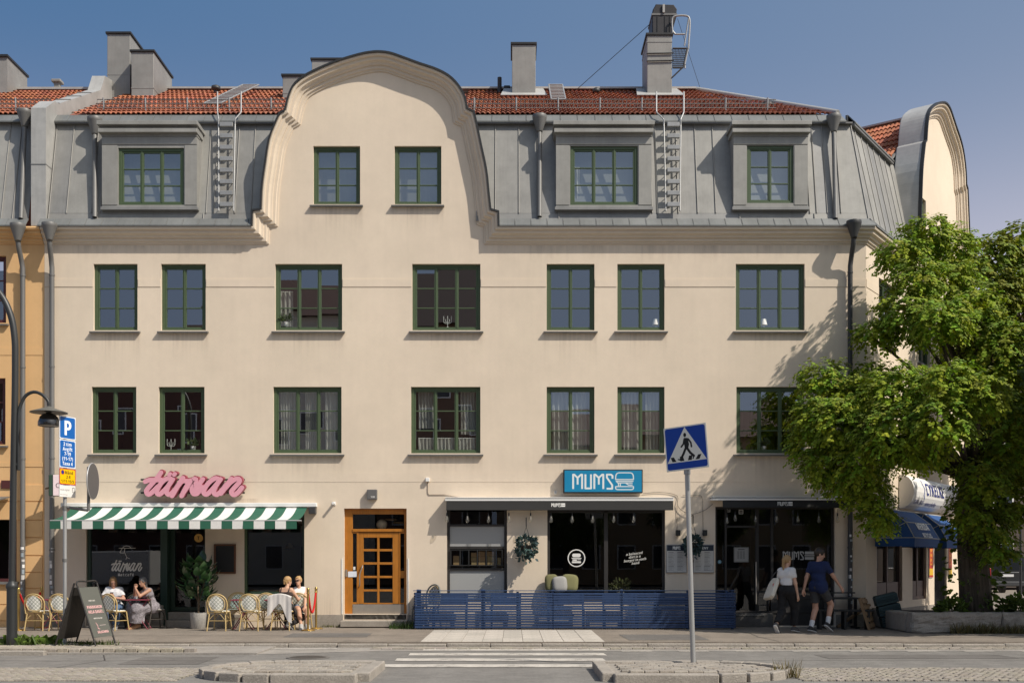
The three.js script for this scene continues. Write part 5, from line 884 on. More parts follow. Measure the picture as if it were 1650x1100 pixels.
{ const o = thing('burger_sign', 'wide blue sign with white tall letters and a burger drawing', 'shop sign'); const a = at(908, 794, .2), b = at(1036, 756, .2);
  mesh('box', bx(a.x, b.x, a.y, b.y, .02, .2, .012), mat([.02, .022, .024]), o);
  plate('sign_print', b.x - a.x - .05, b.y - a.y - .05, canvas(1024, 300, (c) => { c.fillStyle = '#1683ae'; c.fillRect(0, 0, 1024, 300); mums(c, 114, 54, 205, '#e4e6e3', 25); burger(c, 678, 32, 236, '#d9dcda', 15); }), o, [(a.x + b.x) / 2, (a.y + b.y) / 2, .2035], { rough: .4 });
}
const mumsBig = (col = '#e8e6e0') => canvas(256, 80, (c) => { mums(c, 8, 10, 60, col, 8.5); c.fillStyle = col; c.fillRect(172, 8, 70, 22); c.fillRect(170, 35, 74, 9); c.fillRect(172, 50, 70, 20); });
function blackAwning(label, x0, x1, f0, f1, yT, yM, yB, logo) {
  const o = thing('black_awning', label, 'awning'), z = .27, P = (px, py, zz = z) => at(px, py, zz);
  mesh('cassette', [bx(P(x0, 0).x, P(x1, 0).x, P(0, yM - .2).y, P(0, yT + 2.9).y, 0, z, .006)], M.white, o); mesh('cassette_lid', [bx(P(x0, 0).x, P(x1, 0).x, P(0, yT + 1.5).y, P(0, yT).y, .0, z - .0, .004)], M.white, o);
  mesh('dark_gap', bx(P(x0, 0).x + .01, P(x1, 0).x - .01, P(0, yT + 2.9).y, P(0, yT + 1.5).y, .02, z - .05), M.black, o);
  mesh('valance', slab(V(P(f0, 0).x, P(0, yB).y, z + .03), V(P(f1, 0).x, P(0, yB).y, z + .03), V(P(f1, 0).x, P(0, yM).y, z - .01), V(P(f0, 0).x, P(0, yM).y, z - .01), .03), mat([.02, .019, .018], { map: T.cloth, roughness: .8 }), o);
  const c = at((logo[0] + logo[1]) / 2, (logo[2] + logo[3]) / 2, z + .014), w = (logo[1] - logo[0]) / FPX * 24.7; const pl = plate('lettering', w, w * .31, mumsBig(), o, [c.x, c.y, z + .017], { clear: true }); pl.rotation.x = -.15; return o;
}
blackAwning('long black awning with white cassette under the blue burger sign', 717, 1086, 719, 1085, 801, 807, 821.5, [888, 912, 808, 819]);
blackAwning('short black awning with white cassette over the right shop entrance', 1147, 1361, 1165, 1366, 799.5, 806, 817.5, [1253, 1279, 807, 816]);
// string of bulbs under the black awnings
const bulbGlass = new THREE.MeshPhysicalMaterial({ color: lin(.9, .88, .82), roughness: .03, transmission: .95, thickness: 0, ior: 1.5 });
let bulb0; const ORD = ['leftmost', 'second', 'third', 'fourth', 'fifth', 'sixth', 'seventh', 'eighth', 'ninth', 'tenth'];
const bulbPos = [[720, 822], [753, 822], [787, 822], [820, 822], [855, 822], [888, 822], [922, 822], [955, 822], [989, 822], [1021, 822], [1172, 824], [1185, 820], [1218, 822], [1252, 822], [1286, 822], [1320, 822], [1350, 822]];
bulbPos.forEach(([px, py], i) => {
  const p = at(px, py, .22), k = i < 10 ? i : i - 10, n = i < 10 ? 10 : 7, where = i < 10 ? (px < 818 ? 'over the serving hatch' : px < 882 ? 'over the hanging plant' : 'over the big burger window') : 'over the dark burger entrance';
  const label = (k === n - 1 ? 'rightmost' : ORD[k] + (k ? ' from left' : '')) + ' clear hanging bulb under the ' + (i < 10 ? 'long' : 'short') + ' black awning, ' + where;
  if (!bulb0) { bulb0 = thing('light_bulb', label, 'light bulb', p.toArray(), 0, 'clear bulbs hanging under the black awnings'); mesh('glass', lathe([[.014, -.12], [.03, -.16], [.042, -.22], [.036, -.27], [0, -.29]], 12), bulbGlass, bulb0); mesh('socket', rod([0, -.13, 0], [0, -.06, 0], .017, .015, 8), M.black, bulb0); mesh('cord', rod([0, -.06, 0], [0, .03, 0], .004, .004, 4), M.black, bulb0); mesh('filament', rod([0, -.14, 0], [0, -.22, 0], .011, .006, 5), M.zincPale, bulb0); } else copyOf(bulb0, p.toArray(), rr(0, 6), label);
});
// printed lettering on the burger panes
plate('lettering', .44, .44, canvas(256, 256, (c) => { c.strokeStyle = '#e4e2dc'; c.lineWidth = 14; c.beginPath(); c.arc(128, 128, 112, 0, 7); c.stroke(); c.fillStyle = '#e4e2dc'; rrect(c, 70, 66, 116, 48, 24); c.fill(); c.fillRect(62, 122, 132, 12); c.fillRect(74, 142, 60, 20); c.fillRect(140, 142, 46, 10); rrect(c, 66, 168, 124, 26, 12); c.fill(); }), mumsB, [at(929, 0, -.08).x, at(0, 899, -.08).y, -.08], { clear: true });
plate('lettering', .55, .40, canvas(512, 360, (c) => { c.fillStyle = '#d2d0c8'; c.font = 'italic bold 66px serif'; c.textAlign = 'center'; c.translate(256, 180); c.rotate(-.12); ['a balanced', 'diet is a', 'burger in each', 'hand'].forEach((s, i) => c.fillText(s, 0, -85 + i * 66)); }), mumsB, [at(1023, 0, -.08).x, at(0, 900, -.08).y, -.08], { clear: true });
plate('lettering', .78, .245, mumsBig('#b9b7b2'), mumsC, [at(1288, 0, -.1).x, at(0, 895, -.1).y, -.1], { clear: true });
{ const q = plate('poster', .345, .345, canvas(256, 256, (c) => { c.fillStyle = '#8f8d88'; c.fillRect(0, 0, 256, 256); c.strokeStyle = '#6a6864'; c.lineWidth = 10; c.strokeRect(8, 8, 240, 240); c.fillStyle = '#4a4845'; c.fillRect(70, 30, 116, 14); for (let i = 0; i < 9; i++) for (let k = 0; k < 3; k++) c.fillRect(60 + k * 48, 70 + i * 15, 34, 6); }), mumsC, [at(1195, 0, -.09).x, at(0, 893.5, -.09).y, -.105]); }
for (const [px, py, w] of [[1174.5, 822, .085], [1194.5, 824.5, .115]]) plate('lettering', w, w, canvas(64, 64, (c) => { c.strokeStyle = '#c8c6c0'; c.lineWidth = 9; c.strokeRect(8, 8, 48, 48); c.fillStyle = '#8a8884'; c.fillRect(22, 22, 20, 20); }), mumsC, [at(px, 0, -.09).x, at(0, py, -.09).y, -.1], { clear: true });
plate('sticker', .1, .1, canvas(64, 64, (c) => { c.fillStyle = '#5d8a9c'; c.beginPath(); c.arc(32, 32, 28, 0, 7); c.fill(); c.fillStyle = '#d4dcdf'; c.fillRect(18, 28, 28, 8); }), mumsC, [at(1160, 0, -.1).x, at(0, 905, -.1).y, -.11], { clear: true });
plate('step_pattern', .64, .1, canvas(512, 80, (c) => { c.fillStyle = '#1c1b1a'; c.fillRect(0, 0, 512, 80); c.strokeStyle = '#8c8a86'; c.lineWidth = 5; for (let k = 0; k < 2; k++) { c.beginPath(); for (let i = 0; i <= 20; i++) c[i ? 'lineTo' : 'moveTo'](i * 26, (i + k) % 2 ? 14 : 64); c.stroke(); } }), bld, [at(1209, 0, .03).x, fy(990), .024]);
// menu cases, wall lights, hanging plants
function menuCase(px0, px1, head, label) { const a = at(px0, 922.5, .05), b = at(px1, 877, .05), o = thing('menu_case', label, 'menu board', [(a.x + b.x) / 2, a.y, 0]), w = b.x - a.x, h = b.y - a.y; mesh('case', bx(-w / 2, w / 2, 0, h, 0, .05, .008), M.galv, o); plate('sign_print', w - .03, h - .03, canvas(384, 512, (c) => { c.fillStyle = '#b9b8b4'; c.fillRect(0, 0, 384, 512); c.fillStyle = '#1f2a3a'; c.fillRect(0, 0, 384, 108); if (head) mums(c, 120, 26, 56, '#d8d8d4', 12); else { c.fillStyle = '#d8d8d4'; c.font = sans(64); c.fillText('MENY', 100, 78); } c.fillStyle = '#5c5b58'; for (const X of [24, 205]) for (let i = 0; i < 24; i++) { const y = 130 + i * 15; if (i % 6 === 0) c.fillRect(X, y, 110, 8); else c.fillRect(X, y, 60 + ((i * 37) % 80), 4); } if (!head) { c.strokeStyle = '#555'; c.lineWidth = 4; c.strokeRect(200, 390, 165, 90); } }), o, [0, h / 2, .0512], { rough: .3 }); }
menuCase(1074, 1107, true, 'pale menu case left of the crossing-sign pole beside the burger entrance'); menuCase(1117.5, 1151, false, 'pale menu case nearest the dark burger entrance');
for (const [px, l] of [[1092, 'small black wall lamp above the left menu case'], [1135, 'small black wall lamp above the right menu case']]) { const o = thing('wall_lamp', l, 'wall lamp', [fx(px), fy(863), 0]); mesh('housing', bx(-.05, .05, 0, .13, .03, .13, .01), M.black, o); mesh('mount', bx(-.03, .03, .03, .1, 0, .03), M.black, o); mesh('lens', bx(-.035, .035, -.004, .0, .045, .115), mat([.3, .2, .1]), o); }
const leafQuad = (() => { const g = new THREE.PlaneGeometry(1, 1, 2, 2), p = g.attributes.position; for (let i = 0; i < p.count; i++) { const u = p.getX(i) * 2, v = p.getY(i) + .5; p.setXYZ(i, u * .42 * (v > .9 ? .1 : v < .1 ? .25 : 1), v, .16 * Math.abs(u) - .12 * v * v); } g.computeVertexNormals(); return prep(g); })();
const leafMat = (c, tr = .35) => new THREE.MeshPhysicalMaterial({ color: lin(...c), roughness: .85, specularIntensity: .4, transmission: tr, thickness: 0, side: THREE.DoubleSide });
function foliage(name, n, place, size, m, parent, colVar = .35) { const im = new THREE.InstancedMesh(leafQuad, m, n), q = new THREE.Quaternion(), M4 = new THREE.Matrix4(); for (let i = 0; i < n; i++) { const [p, dir] = place(i), s = size * rr(.7, 1.3); q.setFromUnitVectors(V(0, 1, 0), dir.normalize()); q.multiply(new THREE.Quaternion().setFromAxisAngle(V(0, 1, 0), rr(0, 6.28))); im.setMatrixAt(i, M4.compose(p, q, V(s, s, s))); const k = 1 + rr(-colVar, colVar); im.setColorAt(i, lin(k, k * rr(.92, 1.08), k * rr(.8, 1.1))); } im.name = name; im.userData.kind = 'stuff'; parent.add(im); return im; }
const rdir = () => V(rr(-1, 1), rr(-1, 1), rr(-1, 1)).normalize();
function hangingPlant(px, py, label, r) { const o = thing('hanging_plant', label, 'hanging plant', at(px, py, .32).toArray()); mesh('basket', lathe([[0, -.16], [.1, -.14], [.15, 0], [.14, 0], [0, -.05]], 16), M.nearBlack, o); for (const k of [-1, 1]) mesh('cord', rod([k * .13, 0, 0], [0, .42, 0], .005, .005, 4), M.black, o); mesh('hook', [rod([0, .42, 0], [0, .62, 0], .012), rod([0, .62, 0], [0, .62, -.32], .012)], M.black, o); foliage('leaves', 420, () => { const d = rdir(); if (d.y < -.2) d.y *= 1.0; const p = d.clone().multiplyScalar(r * Math.cbrt(rr(.3, 1))); p.y *= p.y < 0 ? 1.25 : .85; if (R() < .12) p.y -= rr(.05, .2); return [p, d.add(V(0, rr(-.8, .3), 0))]; }, .075, leafMat([.06, .10, .10], .2), o); }
hangingPlant(848, 878, 'bluish hanging plant on the wall between the serving hatch and the big window', .24); hangingPlant(1117, 874, 'bluish hanging plant above the two menu cases', .19);
// ---- terrace of the burger place: blue slatted fence and what stands behind it
const blueM = [[.022, .058, .165], [.026, .066, .18], [.02, .052, .15]].map((c) => mat(c, { map: T.wood, roughness: .55 }));
{
  const o = thing('slatted_fence', 'low blue fence of horizontal boards around the burger terrace', 'fence', [0, 0, 0]), z = .9, X = (px) => (px - 825) / FPX * 24.1, cuts = [668, 778, 891, 1002, 1110, 1185];
  for (let k = 0; k < 5; k++) for (let i = 0; i < 14; i++) { const y = .035 + i * .0565; mesh('board', tf(bx(X(cuts[k]) + .004, X(cuts[k + 1]) - .004, y, y + .043, -.011, .011, .004), { p: [0, rr(-.003, .003), z + rr(-.002, .002)], r: [0, 0, rr(-.0012, .0012)] }), blueM[(R() * 3) | 0], o); }
  for (let i = 0; i < 14; i++) { const y = .035 + i * .0565; mesh('board', bx(X(668) - .022, X(668), y, y + .043, .06, z - .02, .004), blueM[i % 3], o); mesh('board', bx(X(1185), X(1185) + .022, y, y + .043, .06, z - .02, .004), blueM[i % 3], o); }
  for (const px of [673, 676, 777, 780, 834, 891, 1002, 1056, 1109, 1181]) mesh('post', bx(X(px) - .028, X(px) + .028, 0, (px === 834 || px === 1056 ? .83 : .885) + rr(-.01, .01), z - .075, z - .02, .006), blueM[0], o);
  for (const x of [X(668) + .0, X(1185) - .05]) mesh('post', bx(x, x + .05, 0, .83, .05, .1, .006), blueM[0], o);
  for (let k = 0; k < 5; k++) mesh('top_rail', bx(X(cuts[k]) - (k ? 0 : .03), X(cuts[k + 1]), .852, .868, z - .07, z + .02, .004), blueM[1], o);
}
function blueSeat(px, z, turn, label, w = .5) { const o = thing('blue_chair', label, 'chair', [(px - 825) / FPX * (DIST - z), 0, z], turn, 'blue wooden seats behind the slatted fence'); for (let i = 0; i < 4; i++) mesh('seat_board', bx(-w / 2, w / 2, .43, .455, -.2 + i * .1, -.11 + i * .1, .004), blueM[i % 3], o); for (let i = 0; i < 3; i++) mesh('back_board', bx(-w / 2, w / 2, .52 + i * .1, .59 + i * .1, -.235, -.21, .004), blueM[i % 3], o); for (const [x, zz] of [[-w / 2 + .03, -.2], [w / 2 - .03, -.2], [-w / 2 + .03, .17], [w / 2 - .03, .17]]) mesh('leg', bx(x - .02, x + .02, 0, zz < 0 ? .78 : .43, zz - .02, zz + .02), blueM[0], o); }
blueSeat(725, .45, 0, 'blue wooden bench behind the left end of the blue fence', .8); blueSeat(815, .45, 0, 'blue wooden bench below the hanging plant behind the blue fence', .7); blueSeat(912, .4, 0, 'blue wooden bench carrying the three cushions', .85); blueSeat(1000, .45, 0, 'blue wooden bench under the right half of the big window', .8); blueSeat(1085, .45, 0, 'blue wooden bench below the menu cases behind the fence', .7);
{ const o = makeChair('grey wicker chair whose round back rises above the left end of the blue fence', weaveDark, mat([.2, .2, .18], { roughness: .6 })); put(o, 684, .42, PI - .9); o.scale.setScalar(1.14); }
function cushion(px, py, w, h, c, rz, label, z) { const p = at(px, py, z), o = thing('cushion', label, 'cushion', p.toArray()); const g = new THREE.SphereGeometry(1, 24, 16), q = g.attributes.position; for (let i = 0; i < q.count; i++) { const x = q.getX(i), y = q.getY(i), f = (t) => Math.sign(t) * Math.pow(Math.abs(t), .55); q.setXYZ(i, f(x) * w / 2, f(y) * h / 2, q.getZ(i) * .07 * (1 - .3 * x * x * y * y)); } g.computeVertexNormals(); const m = mesh('cover', prep(g), mat(c, { map: T.cloth, bumpMap: T.grain, bumpScale: .002, roughness: .95 }), o); m.rotation.set(-.25, 0, rz); const pp = mesh('piping', pipe(Array.from({ length: 25 }, (_, i) => { const a = i * PI / 12, f = (t) => Math.sign(t) * Math.pow(Math.abs(t), .55); return [f(Math.cos(a)) * w / 2, f(Math.sin(a)) * h / 2, 0]; }), .007, 5, 80), mat(c.map((v) => v * .8)), o); pp.rotation.copy(m.rotation); }
cushion(889, 939, .3, .4, [.17, .16, .07], .05, 'olive cushion farthest left under the big window', .16); cushion(902, 941, .33, .36, [.34, .33, .31], .06, 'pale grey patterned cushion between the two olive ones', .26); cushion(918, 939, .38, .40, [.20, .19, .085], -.08, 'large olive cushion right of the grey one', .17);
{ const o = thing('potted_plant', 'small leafy plant standing inside the big window', 'plant', at(1000, 952, -.45).toArray()); foliage('leaves', 160, () => { const d = rdir(); d.y = Math.abs(d.y); return [d.clone().multiplyScalar(rr(.05, .28)), d]; }, .09, leafMat([.09, .10, .04], .2), o); mesh('pot', lathe([[0, -.15], [.08, -.15], [.1, .02], [0, .0]], 14), M.white, o); }
{ // lamps that show through the panes
  const lamp = (px, py, z, r, label) => { const o = thing('pendant_lamp', label, 'lamp', at(px, py, z).toArray()); mesh('globe', ball(r, 0, 0, 0, 1, 1, 1, 20), mat([.62, .55, .40], { roughness: .4 }), o); mesh('cord', rod([0, r, 0], [0, 3.15 - o.position.y, 0], .006, .006, 5), M.black, o); };
  lamp(615, 845, -.5, .13, 'round cream globe lamp behind the glass over the entrance door');
  for (const [px, py, l] of [[630, 837, 'flat cream ceiling lamp behind the entrance glass, nearer the globe'], [644, 841.5, 'flat cream ceiling lamp behind the entrance glass, at the right edge']]) { const o = thing('ceiling_lamp', l, 'lamp', at(px, py, -1.1).toArray()); mesh('shade', ball(.16, 0, 0, 0, 1, .18, 1, 20), mat([.62, .52, .34]), o); mesh('stem', rod([0, 0, 0], [0, 3.2 - o.position.y, 0], .01), M.black, o); }
  const o = thing('pendant_lamp', 'small brass cone lamp inside the right café window', 'lamp', at(466, 883, -1.2).toArray()); mesh('shade', lathe([[.03, .12], [.05, .1], [.12, 0], [.11, 0], [.04, .09]], 18), M.brass, o); mesh('cord', rod([0, .1, 0], [0, 3.15 - o.position.y, 0], .006, .006, 5), M.black, o);
}
// pale curtains and window-sill things
function curtain(px0, px1, py0, py1, label, { m, z = -.22, folds = 7 } = {}) { const a = at(px0, py1, z), b = at(px1, py0, z), o = thing('curtain', label, 'curtain', [(a.x + b.x) / 2, a.y, z]); const w = b.x - a.x, h = b.y - a.y, g = new THREE.PlaneGeometry(w, h, 60, 4), p = g.attributes.position; for (let i = 0; i < p.count; i++) { const u = p.getX(i) / w + .5, v = p.getY(i) / h; p.setXYZ(i, p.getX(i), p.getY(i) + h / 2, .028 * Math.sin(u * folds * 6.28 + v) + .012 * Math.sin(u * folds * 15 + 2)); } g.computeVertexNormals(); mesh('fabric', prep(g), m || sheer, o); mesh('rail', rod([-w / 2, h, 0], [w / 2, h, 0], .01), M.white, o); }
const sheer = new THREE.MeshPhysicalMaterial({ color: lin(.62, .6, .55), roughness: 1, transmission: .35, thickness: 0, side: THREE.DoubleSide });
curtain(452, 482, 632, 724, 'white curtain in the left sash of the lower three-part window left of the entrance'); curtain(492, 514, 632, 724, 'white curtain in the middle sash of the lower three-part window left of the entrance'); curtain(524, 545, 632, 724, 'white curtain in the right sash of the lower three-part window left of the entrance', { folds: 3 });
curtain(674, 700, 630, 690, 'lace curtain at the left of the lower window above the serving hatch', { folds: 5 }); curtain(742, 768, 630, 700, 'lace curtain at the right of the lower window above the serving hatch', { folds: 5 }); curtain(674, 768, 706, 726, 'short white slatted screen along the foot of the lower window above the serving hatch', { folds: 16, z: -.15 });
curtain(890, 950, 632, 726, 'white curtain filling the lower window above the blue burger sign', { folds: 8 }); curtain(1003, 1030, 632, 726, 'white curtain in the left sash of the lower window left of the crossing sign', { folds: 4 }); curtain(1040, 1064, 632, 726, 'white curtain in the right sash of the lower window left of the crossing sign', { folds: 4 });
curtain(450, 472, 470, 526, 'pale curtain at the left of the upper three-part window left of centre', { folds: 3 }); curtain(922, 934, 270, 326, 'narrow white curtain at the left of the middle dormer window', { folds: 2, z: -.08 });
function sillThing(px, py, kind, label, cat) { const o = thing(kind, label, cat, at(px, py, -.17).toArray()); const w = M.white; if (kind === 'table_lamp') { mesh('shade', lathe([[.055, .2], [.085, .06], [.08, .06], [.05, .2]], 18), w, o); mesh('foot', lathe([[0, 0], [.045, 0], [.015, .03], [.015, .08], [0, .08]], 12), w, o); } else if (kind === 'candlestick') { mesh('stem', [rod([0, 0, 0], [0, .1, 0], .01), lathe([[0, 0], [.04, 0], [.02, .02], [0, .02]], 12), pipe([[-.09, .2, 0], [-.08, .12, 0], [0, .1, 0], [.08, .12, 0], [.09, .2, 0]], .008, 6, 24), rod([0, .1, 0], [0, .2, 0], .008), pipe([[-.045, .2, 0], [-.04, .14, 0], [0, .12, 0], [.04, .14, 0], [.045, .2, 0]], .007, 6, 20)], w, o); mesh('candle', [-.09, 0, .09].map((x) => rod([x, .2, 0], [x, .27, 0], .01)), w, o); } else { mesh('pot', lathe([[0, 0], [.05, 0], [.065, .1], [.055, .1], [0, .08]], 14), w, o); foliage('leaves', 90, () => { const d = rdir(); d.y = Math.abs(d.y) + .2; return [V(0, .1, 0).add(d.clone().multiplyScalar(rr(.03, .16))), d]; }, .07, leafMat([.08, .11, .05], .2), o); } }
sillThing(1231, 528, 'table_lamp', 'small white lamp on the upper sill at the far right', 'lamp'); sillThing(1057, 528, 'table_lamp', 'small pale lamp on the upper sill left of the far right window', 'lamp'); sillThing(721, 528, 'candlestick', 'white branched candlestick on the upper sill above the entrance and hatch', 'candlestick'); sillThing(275, 726, 'candlestick', 'white branched candlestick on the lower sill above the pink sign', 'candlestick'); sillThing(311, 726, 'potted_plant', 'small potted plant on the lower sill above the pink sign', 'plant'); sillThing(1231, 726, 'potted_plant', 'small potted plant on the lower sill at the far right', 'plant'); sillThing(461, 526, 'potted_plant', 'small pale plant on the upper three-part sill left of centre', 'plant');
// ---- black bar furniture by the entrance
{ const o = thing('bar_table', 'black wooden table and rail beside the right shop window', 'table', [fx(1352), 0, .45]); mesh('tabletop', bx(-.5, .30, .66, .70, -.2, .2, .006), M.black, o); mesh('rail', bx(-.5, .30, .78, .81, -.25, -.2), M.black, o); for (const x of [-.44, .24]) mesh('leg', [bx(x - .03, x + .03, 0, .66, -.03, .03), bx(x - .04, x + .04, 0, .04, -.2, .2)], M.black, o); }
{ const o = thing('bench', 'black wooden bench in front of the right shop window', 'bench', [fx(1335), 0, .85]); mesh('seat', bx(-.55, .75, .40, .44, -.14, .14, .006), M.black, o); for (const x of [-.45, .1, .62]) mesh('leg', bx(x - .025, x + .025, 0, .4, -.12, .12), M.black, o); }
{ const o = thing('shelf_stool', 'black open stool inside the burger doorway', 'stool', [fx(1231), .31, -.16]); for (const y of [.0, .18, .36]) mesh('shelf', bx(-.13, .13, y, y + .025, -.1, .1), M.black, o); for (const x of [-.12, .12]) mesh('leg', bx(x - .012, x + .012, .025, .36, -.1, .1), M.black, o); }
// ---- bicycle shop: awnings, sign, posters, crates
const blueCloth = mat([.018, .085, .27], { map: T.cloth, roughness: .75 }), pipingM = mat([.5, .5, .46]);
function domeAwning(s0, s1, text, label) {
  const o = thing('dome_awning', label, 'awning'), prof = [[.03, 2.78], [.34, 2.72], [.72, 2.42], [.92, 2.06], [.92, 1.86]], hip = [.12, .1, .05, 0, 0]; const L = (i) => [sp(s0 + hip[i], prof[i][1], prof[i][0]), sp(s1 - hip[i], prof[i][1], prof[i][0])];
  for (let i = 0; i < 3; i++) { const [a, b] = L(i + 1), [c, d] = L(i); mesh('canvas_panel', slab(a, b, d, c, .006), blueCloth, o); mesh('piping', [rod(c, d, .011), rod(a, c, .011), rod(b, d, .011)], pipingM, o); }
  const [e, f] = L(3); const n = 14, pts = [[s0, 2.06]]; pts.push([s0, 1.86]); for (let k = 0; k < n; k++) { const a = s0 + (s1 - s0) * (k + .5) / n; pts.push([a, 1.835], [s0 + (s1 - s0) * (k + 1) / n, 1.865]); } pts.push([s1, 2.06]); const vg = ext(pts, .915, .922); mesh('valance', side(tri(vg)), blueCloth, o); mesh('piping', rod(e, f, .012), pipingM, o);
  for (const [q, k] of [[0, 0], [1, 0]]) { const P = prof.slice(0, 4).map((p, i) => [p[0], p[1], (q ? s1 - hip[i] : s0 + hip[i])]); const base = sp(q ? s1 : s0, 2.06, .02); const g = []; for (let i = 0; i < 3; i++) g.push(slab(base, sp(P[i + 1][2], P[i + 1][1], P[i + 1][0]), sp(P[i][2], P[i][1], P[i][0]), base.clone().lerp(sp(P[i][2], P[i][1], P[i][0]), .02), .005)); mesh('cheek', g, blueCloth, o); mesh('cheek_valance', [slab(sp(q ? s1 : s0, 1.86, .02), sp(q ? s1 : s0, 1.86, .92), sp(q ? s1 : s0, 2.06, .92), sp(q ? s1 : s0, 2.06, .02), .006)], blueCloth, o); for (let i = 1; i < 4; i++) mesh('piping', rod(base, sp(P[i][2], P[i][1], P[i][0]), .009), pipingM, o); }
  if (text) { const t = canvas(512, 256, (c) => { c.fillStyle = c.strokeStyle = '#f4f6f6'; c.lineWidth = 5; c.textAlign = 'center'; c.font = sans(112); c.fillText('MERIDA', 256, 122); c.strokeText('MERIDA', 256, 122); c.font = sans(72); c.fillText('BICYCLES', 256, 216); c.lineWidth = 2; c.strokeText('BICYCLES', 256, 216); }); const pl = plate('lettering', 1.2, .56, t, o, [0, 0, 0], { clear: true }); const up = sp(0, prof[2][1], prof[2][0]).sub(sp(0, prof[3][1], prof[3][0])).normalize(), nrm = dirS.clone().cross(up); pl.quaternion.setFromRotationMatrix(new THREE.Matrix4().makeBasis(dirS, up, nrm)); pl.position.copy(sp((s0 + s1) / 2 + .1, 2.245, .822).addScaledVector(nrm, .012)); }
}
domeAwning(.6, 2.75, true, 'nearer blue dome awning with white lettering over the bicycle shop'); domeAwning(3.45, 5.3, false, 'farther blue dome awning over the bicycle shop, partly behind leaves');
{ const o = thing('bicycle_shop_sign', 'long white rounded shop sign with blue letters above the blue awnings', 'shop sign'), s0 = 2.5, s1 = 7.6, pr = []; for (let i = 0; i <= 10; i++) { const a = -PI / 2 + PI * i / 10; pr.push([.05 + .34 * Math.cos(a), 3.25 + .42 * Math.sin(a)]); } const g = ext([...pr, [.02, 3.66], [.02, 2.84]].map((p) => [p[0], p[1]]), 0, s1 - s0); g.rotateY(-PI / 2); g.applyMatrix4(new THREE.Matrix4().makeBasis(V(-1, 0, 0), V(0, 1, 0), V(0, 0, 1))); const gg = prep(g); gg.applyMatrix4(new THREE.Matrix4().makeTranslation(s0, 0, 0)); const m = new THREE.Matrix4().copy(SIDE).multiply(new THREE.Matrix4()); { const p = gg.attributes.position; for (let i = 0; i < p.count; i++) { const x = p.getX(i), y = p.getY(i), z = p.getZ(i); p.setXYZ(i, x, y, Math.abs(z)); } gg.computeVertexNormals(); } gg.applyMatrix4(m); mesh('body', gg, M.white, o);
  const tg = new THREE.PlaneGeometry(3.6, .74, 1, 10), p = tg.attributes.position; for (let i = 0; i < p.count; i++) { const a = p.getY(i) / .37 * 1.05; p.setXYZ(i, p.getX(i) + 4.5, 3.25 + .425 * Math.sin(a), .05 + .347 * Math.cos(a)); } tg.computeVertexNormals(); tg.applyMatrix4(SIDE); mesh('lettering', prep(tg), new THREE.MeshStandardMaterial({ map: canvas(1024, 230, (c) => { c.fillStyle = '#1d2f7c'; c.font = sans(120); c.fillText('CYKELKE', 250, 130); c.font = sans(44); c.fillText('www.cykelke', 300, 205); c.fillText('VERKSTAD · SERVICE', 0, 200, 240); c.strokeStyle = '#2b4aa0'; c.lineWidth = 9; c.beginPath(); c.moveTo(215, 20); c.lineTo(190, 60); c.lineTo(220, 90); c.lineTo(195, 130); c.lineTo(225, 160); c.stroke(); }), transparent: true, roughness: .5 }), o); mesh('bracket', [side(rod(V(s0 + .5, 3.25, 0), V(s0 + .5, 3.25, .06), .03)), side(rod(V(s1 - .5, 3.25, 0), V(s1 - .5, 3.25, .06), .03))], M.pipeDark, o); }
for (const [s, l] of [[5.45, 'red and yellow upright poster between the shop window and the grille door'], [7.45, 'red and yellow upright poster right of the grille door']]) { const q = sp(s, 1.62, .02), o = thing('poster', l, 'poster', q.toArray(), .9457); mesh('backing', bx(-.2, .2, -.55, .55, -.015, .0), M.white, o); plate('print', .38, 1.08, canvas(128, 360, (c) => { c.fillStyle = '#b8331c'; c.fillRect(0, 0, 128, 360); c.fillStyle = '#d98a1e'; c.fillRect(30, 20, 70, 230); c.fillStyle = '#b8331c'; for (let i = 0; i < 5; i++) c.fillRect(40, 40 + i * 44, 50, 20); c.fillStyle = '#e0b322'; c.fillRect(0, 280, 128, 60); }), o, [0, 0, .003]); }
